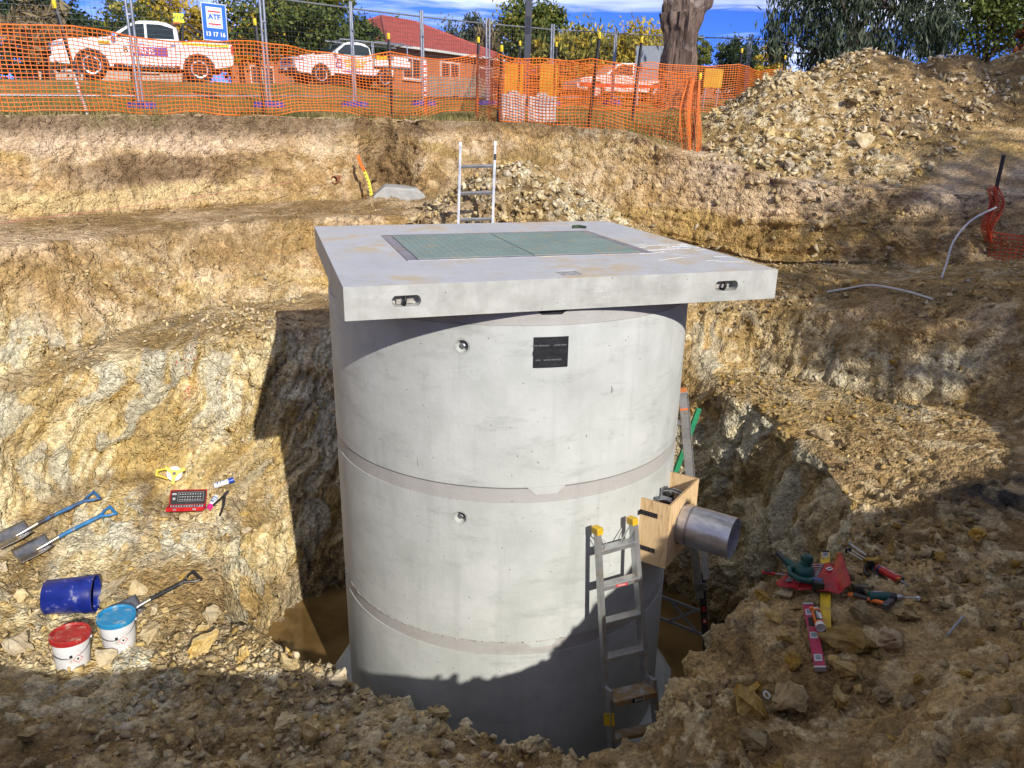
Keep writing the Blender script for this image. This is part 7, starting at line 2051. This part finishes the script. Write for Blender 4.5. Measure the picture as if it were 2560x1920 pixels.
# big gum trunk in front of the skyline, forking above
M_GUMBARK = mat('gum_bark', (.20, .135, .10), .9, var=.3, scale=3.2, col2=(.03, .02, .016), spots=(.30, .24, .21), spot_amt=.25, spot_scale=2.2, bump=1.0, bscale=4, stretch=(4.5, 4.5, .35))
gx, gy = 4.18, 21.8; z = drop(gx, gy)[0]
gt = thing('gum_tree', 'thick shaggy gum trunk forking at the top edge of the picture', 'tree', (gx, gy, z - .05), group='trees beyond the fence')
def rough_tube(pts, rad, seed, n=40, per=10):
    """trunk with furrowed bark"""
    P, Rr = [], []
    for i in range(len(pts) - 1):
        for k in range(per):
            P.append(Vector(pts[i]).lerp(Vector(pts[i + 1]), k / per)); Rr.append(rad[i] + (rad[i + 1] - rad[i]) * k / per)
    P.append(Vector(pts[-1])); Rr.append(rad[-1])
    mb = MB().tube(P, Rr, n)
    V = np.array(mb.v); ax = np.repeat(np.array([tuple(p) for p in P]), n, 0)
    d = V[:len(ax)] - ax; ln = np.linalg.norm(d, axis=1)[:, None]
    Q = np.stack([V[:len(ax), 0] * 7, V[:len(ax), 1] * 7, V[:len(ax), 2] * .9], 1)
    f = 1 + .30 * (np.abs(fbm(Q, 3, seed)) * 2 - .5) + .05 * fbm(V[:len(ax)] * 9, 2, seed + 3)
    V[:len(ax)] = ax + d * f[:, None]
    mb.v = [tuple(v) for v in V]
    return mb
tk = rough_tube([(0, 0, -.2), (.02, 0, .25), (.04, 0, 1.0), (.06, 0, 1.7), (.08, 0, 2.35)], [.62, .49, .43, .43, .50], 5).build('trunk', M_GUMBARK, gt, smooth=True)
rough_tube([(.02, 0, 2.05), (-.10, 0, 2.7), (-.25, .1, 3.8), (-.5, .2, 5.8)], [.42, .36, .30, .20], 8, 28).build('limb', M_GUMBARK, tk, smooth=True)
rough_tube([(.16, 0, 1.95), (.42, -.05, 2.45), (.80, -.1, 3.1), (1.5, 0, 5.6)], [.30, .23, .19, .13], 11, 24).build('limb', M_GUMBARK, tk, smooth=True)
crown_mesh('crown', B((-.6, .3, 8.0, 2.6, 2.4, 1.8), (1.8, 0, 7.6, 2.2, 2.0, 1.6)), 6000, .10, LF['gum'], gt, 77, 1.0, 3.4, spread=.2)
# two gums outside the picture, to the right of and behind the camera: they throw the broken shade on the right
tree('gum_tree', 'tall gum tree on the rim to the right of the pit', 11.2, -1.5, 9, B((0, 0, 5.0, 2.2, 2.0, 1.5), (1.5, .6, 6.2, 1.9, 1.9, 1.3), (-1.6, .4, 4.0, 1.3, 1.3, .9)), 5200, .10, 'gum', 31, r0=.2, droop=1, aspect=3.4, group='shade trees', spread=.2)
tree('gum_tree', 'tall gum tree on the right rim beyond the first', 15.2, 2.6, 10, B((0, 0, 6.8, 2.4, 2.2, 1.6), (-1.6, .5, 8.2, 2.0, 1.9, 1.4), (2.0, 0, 7.6, 1.9, 1.9, 1.4)), 6500, .10, 'gum', 32, r0=.22, droop=1, aspect=3.4, group='shade trees', spread=.2)
# ---- grass tufts along the rim
gw = G['grass'] * (np.abs(rel - .9) < 1.4) * (_y > 8) * (_x < 3)
ids = pick_spots(gw + 1e-9, 9000)
p = _V[ids]; n = len(p); rs = np.random.default_rng(55)
hgt = rs.uniform(.03, .10, n) * (1 + .8 * (rs.random(n) < .12)); a = rs.uniform(0, 6.28, n); ln = rs.uniform(-.6, .6, (n, 2)) * hgt[:, None]
sx = np.stack([np.cos(a), np.sin(a), a * 0], 1) * .006
tip = p + np.stack([ln[:, 0], ln[:, 1], hgt], 1)
V = np.stack([p - sx, p + sx, tip + sx * .3, tip - sx * .3], 1).reshape(-1, 3)
o = np_mesh('grass', V, np.arange(4 * n).reshape(n, 4), leaf_material('grass_blades', (.09, .11, .03), (.36, .28, .11)))
cl_ = sstep(.05, .25, fbm(p * 1.5, 2, 401)) 
t_ = o.data.attributes.new('tone', 'FLOAT', 'POINT'); t_.data.foreach_set('value', np.repeat(np.clip(1 - cl_ * .8 + rs.uniform(-.2, .2, n), 0, 1), 4).astype(np.float32))
tag(o, 'short dry grass along the rim of the pit', 'grass', kind='stuff')
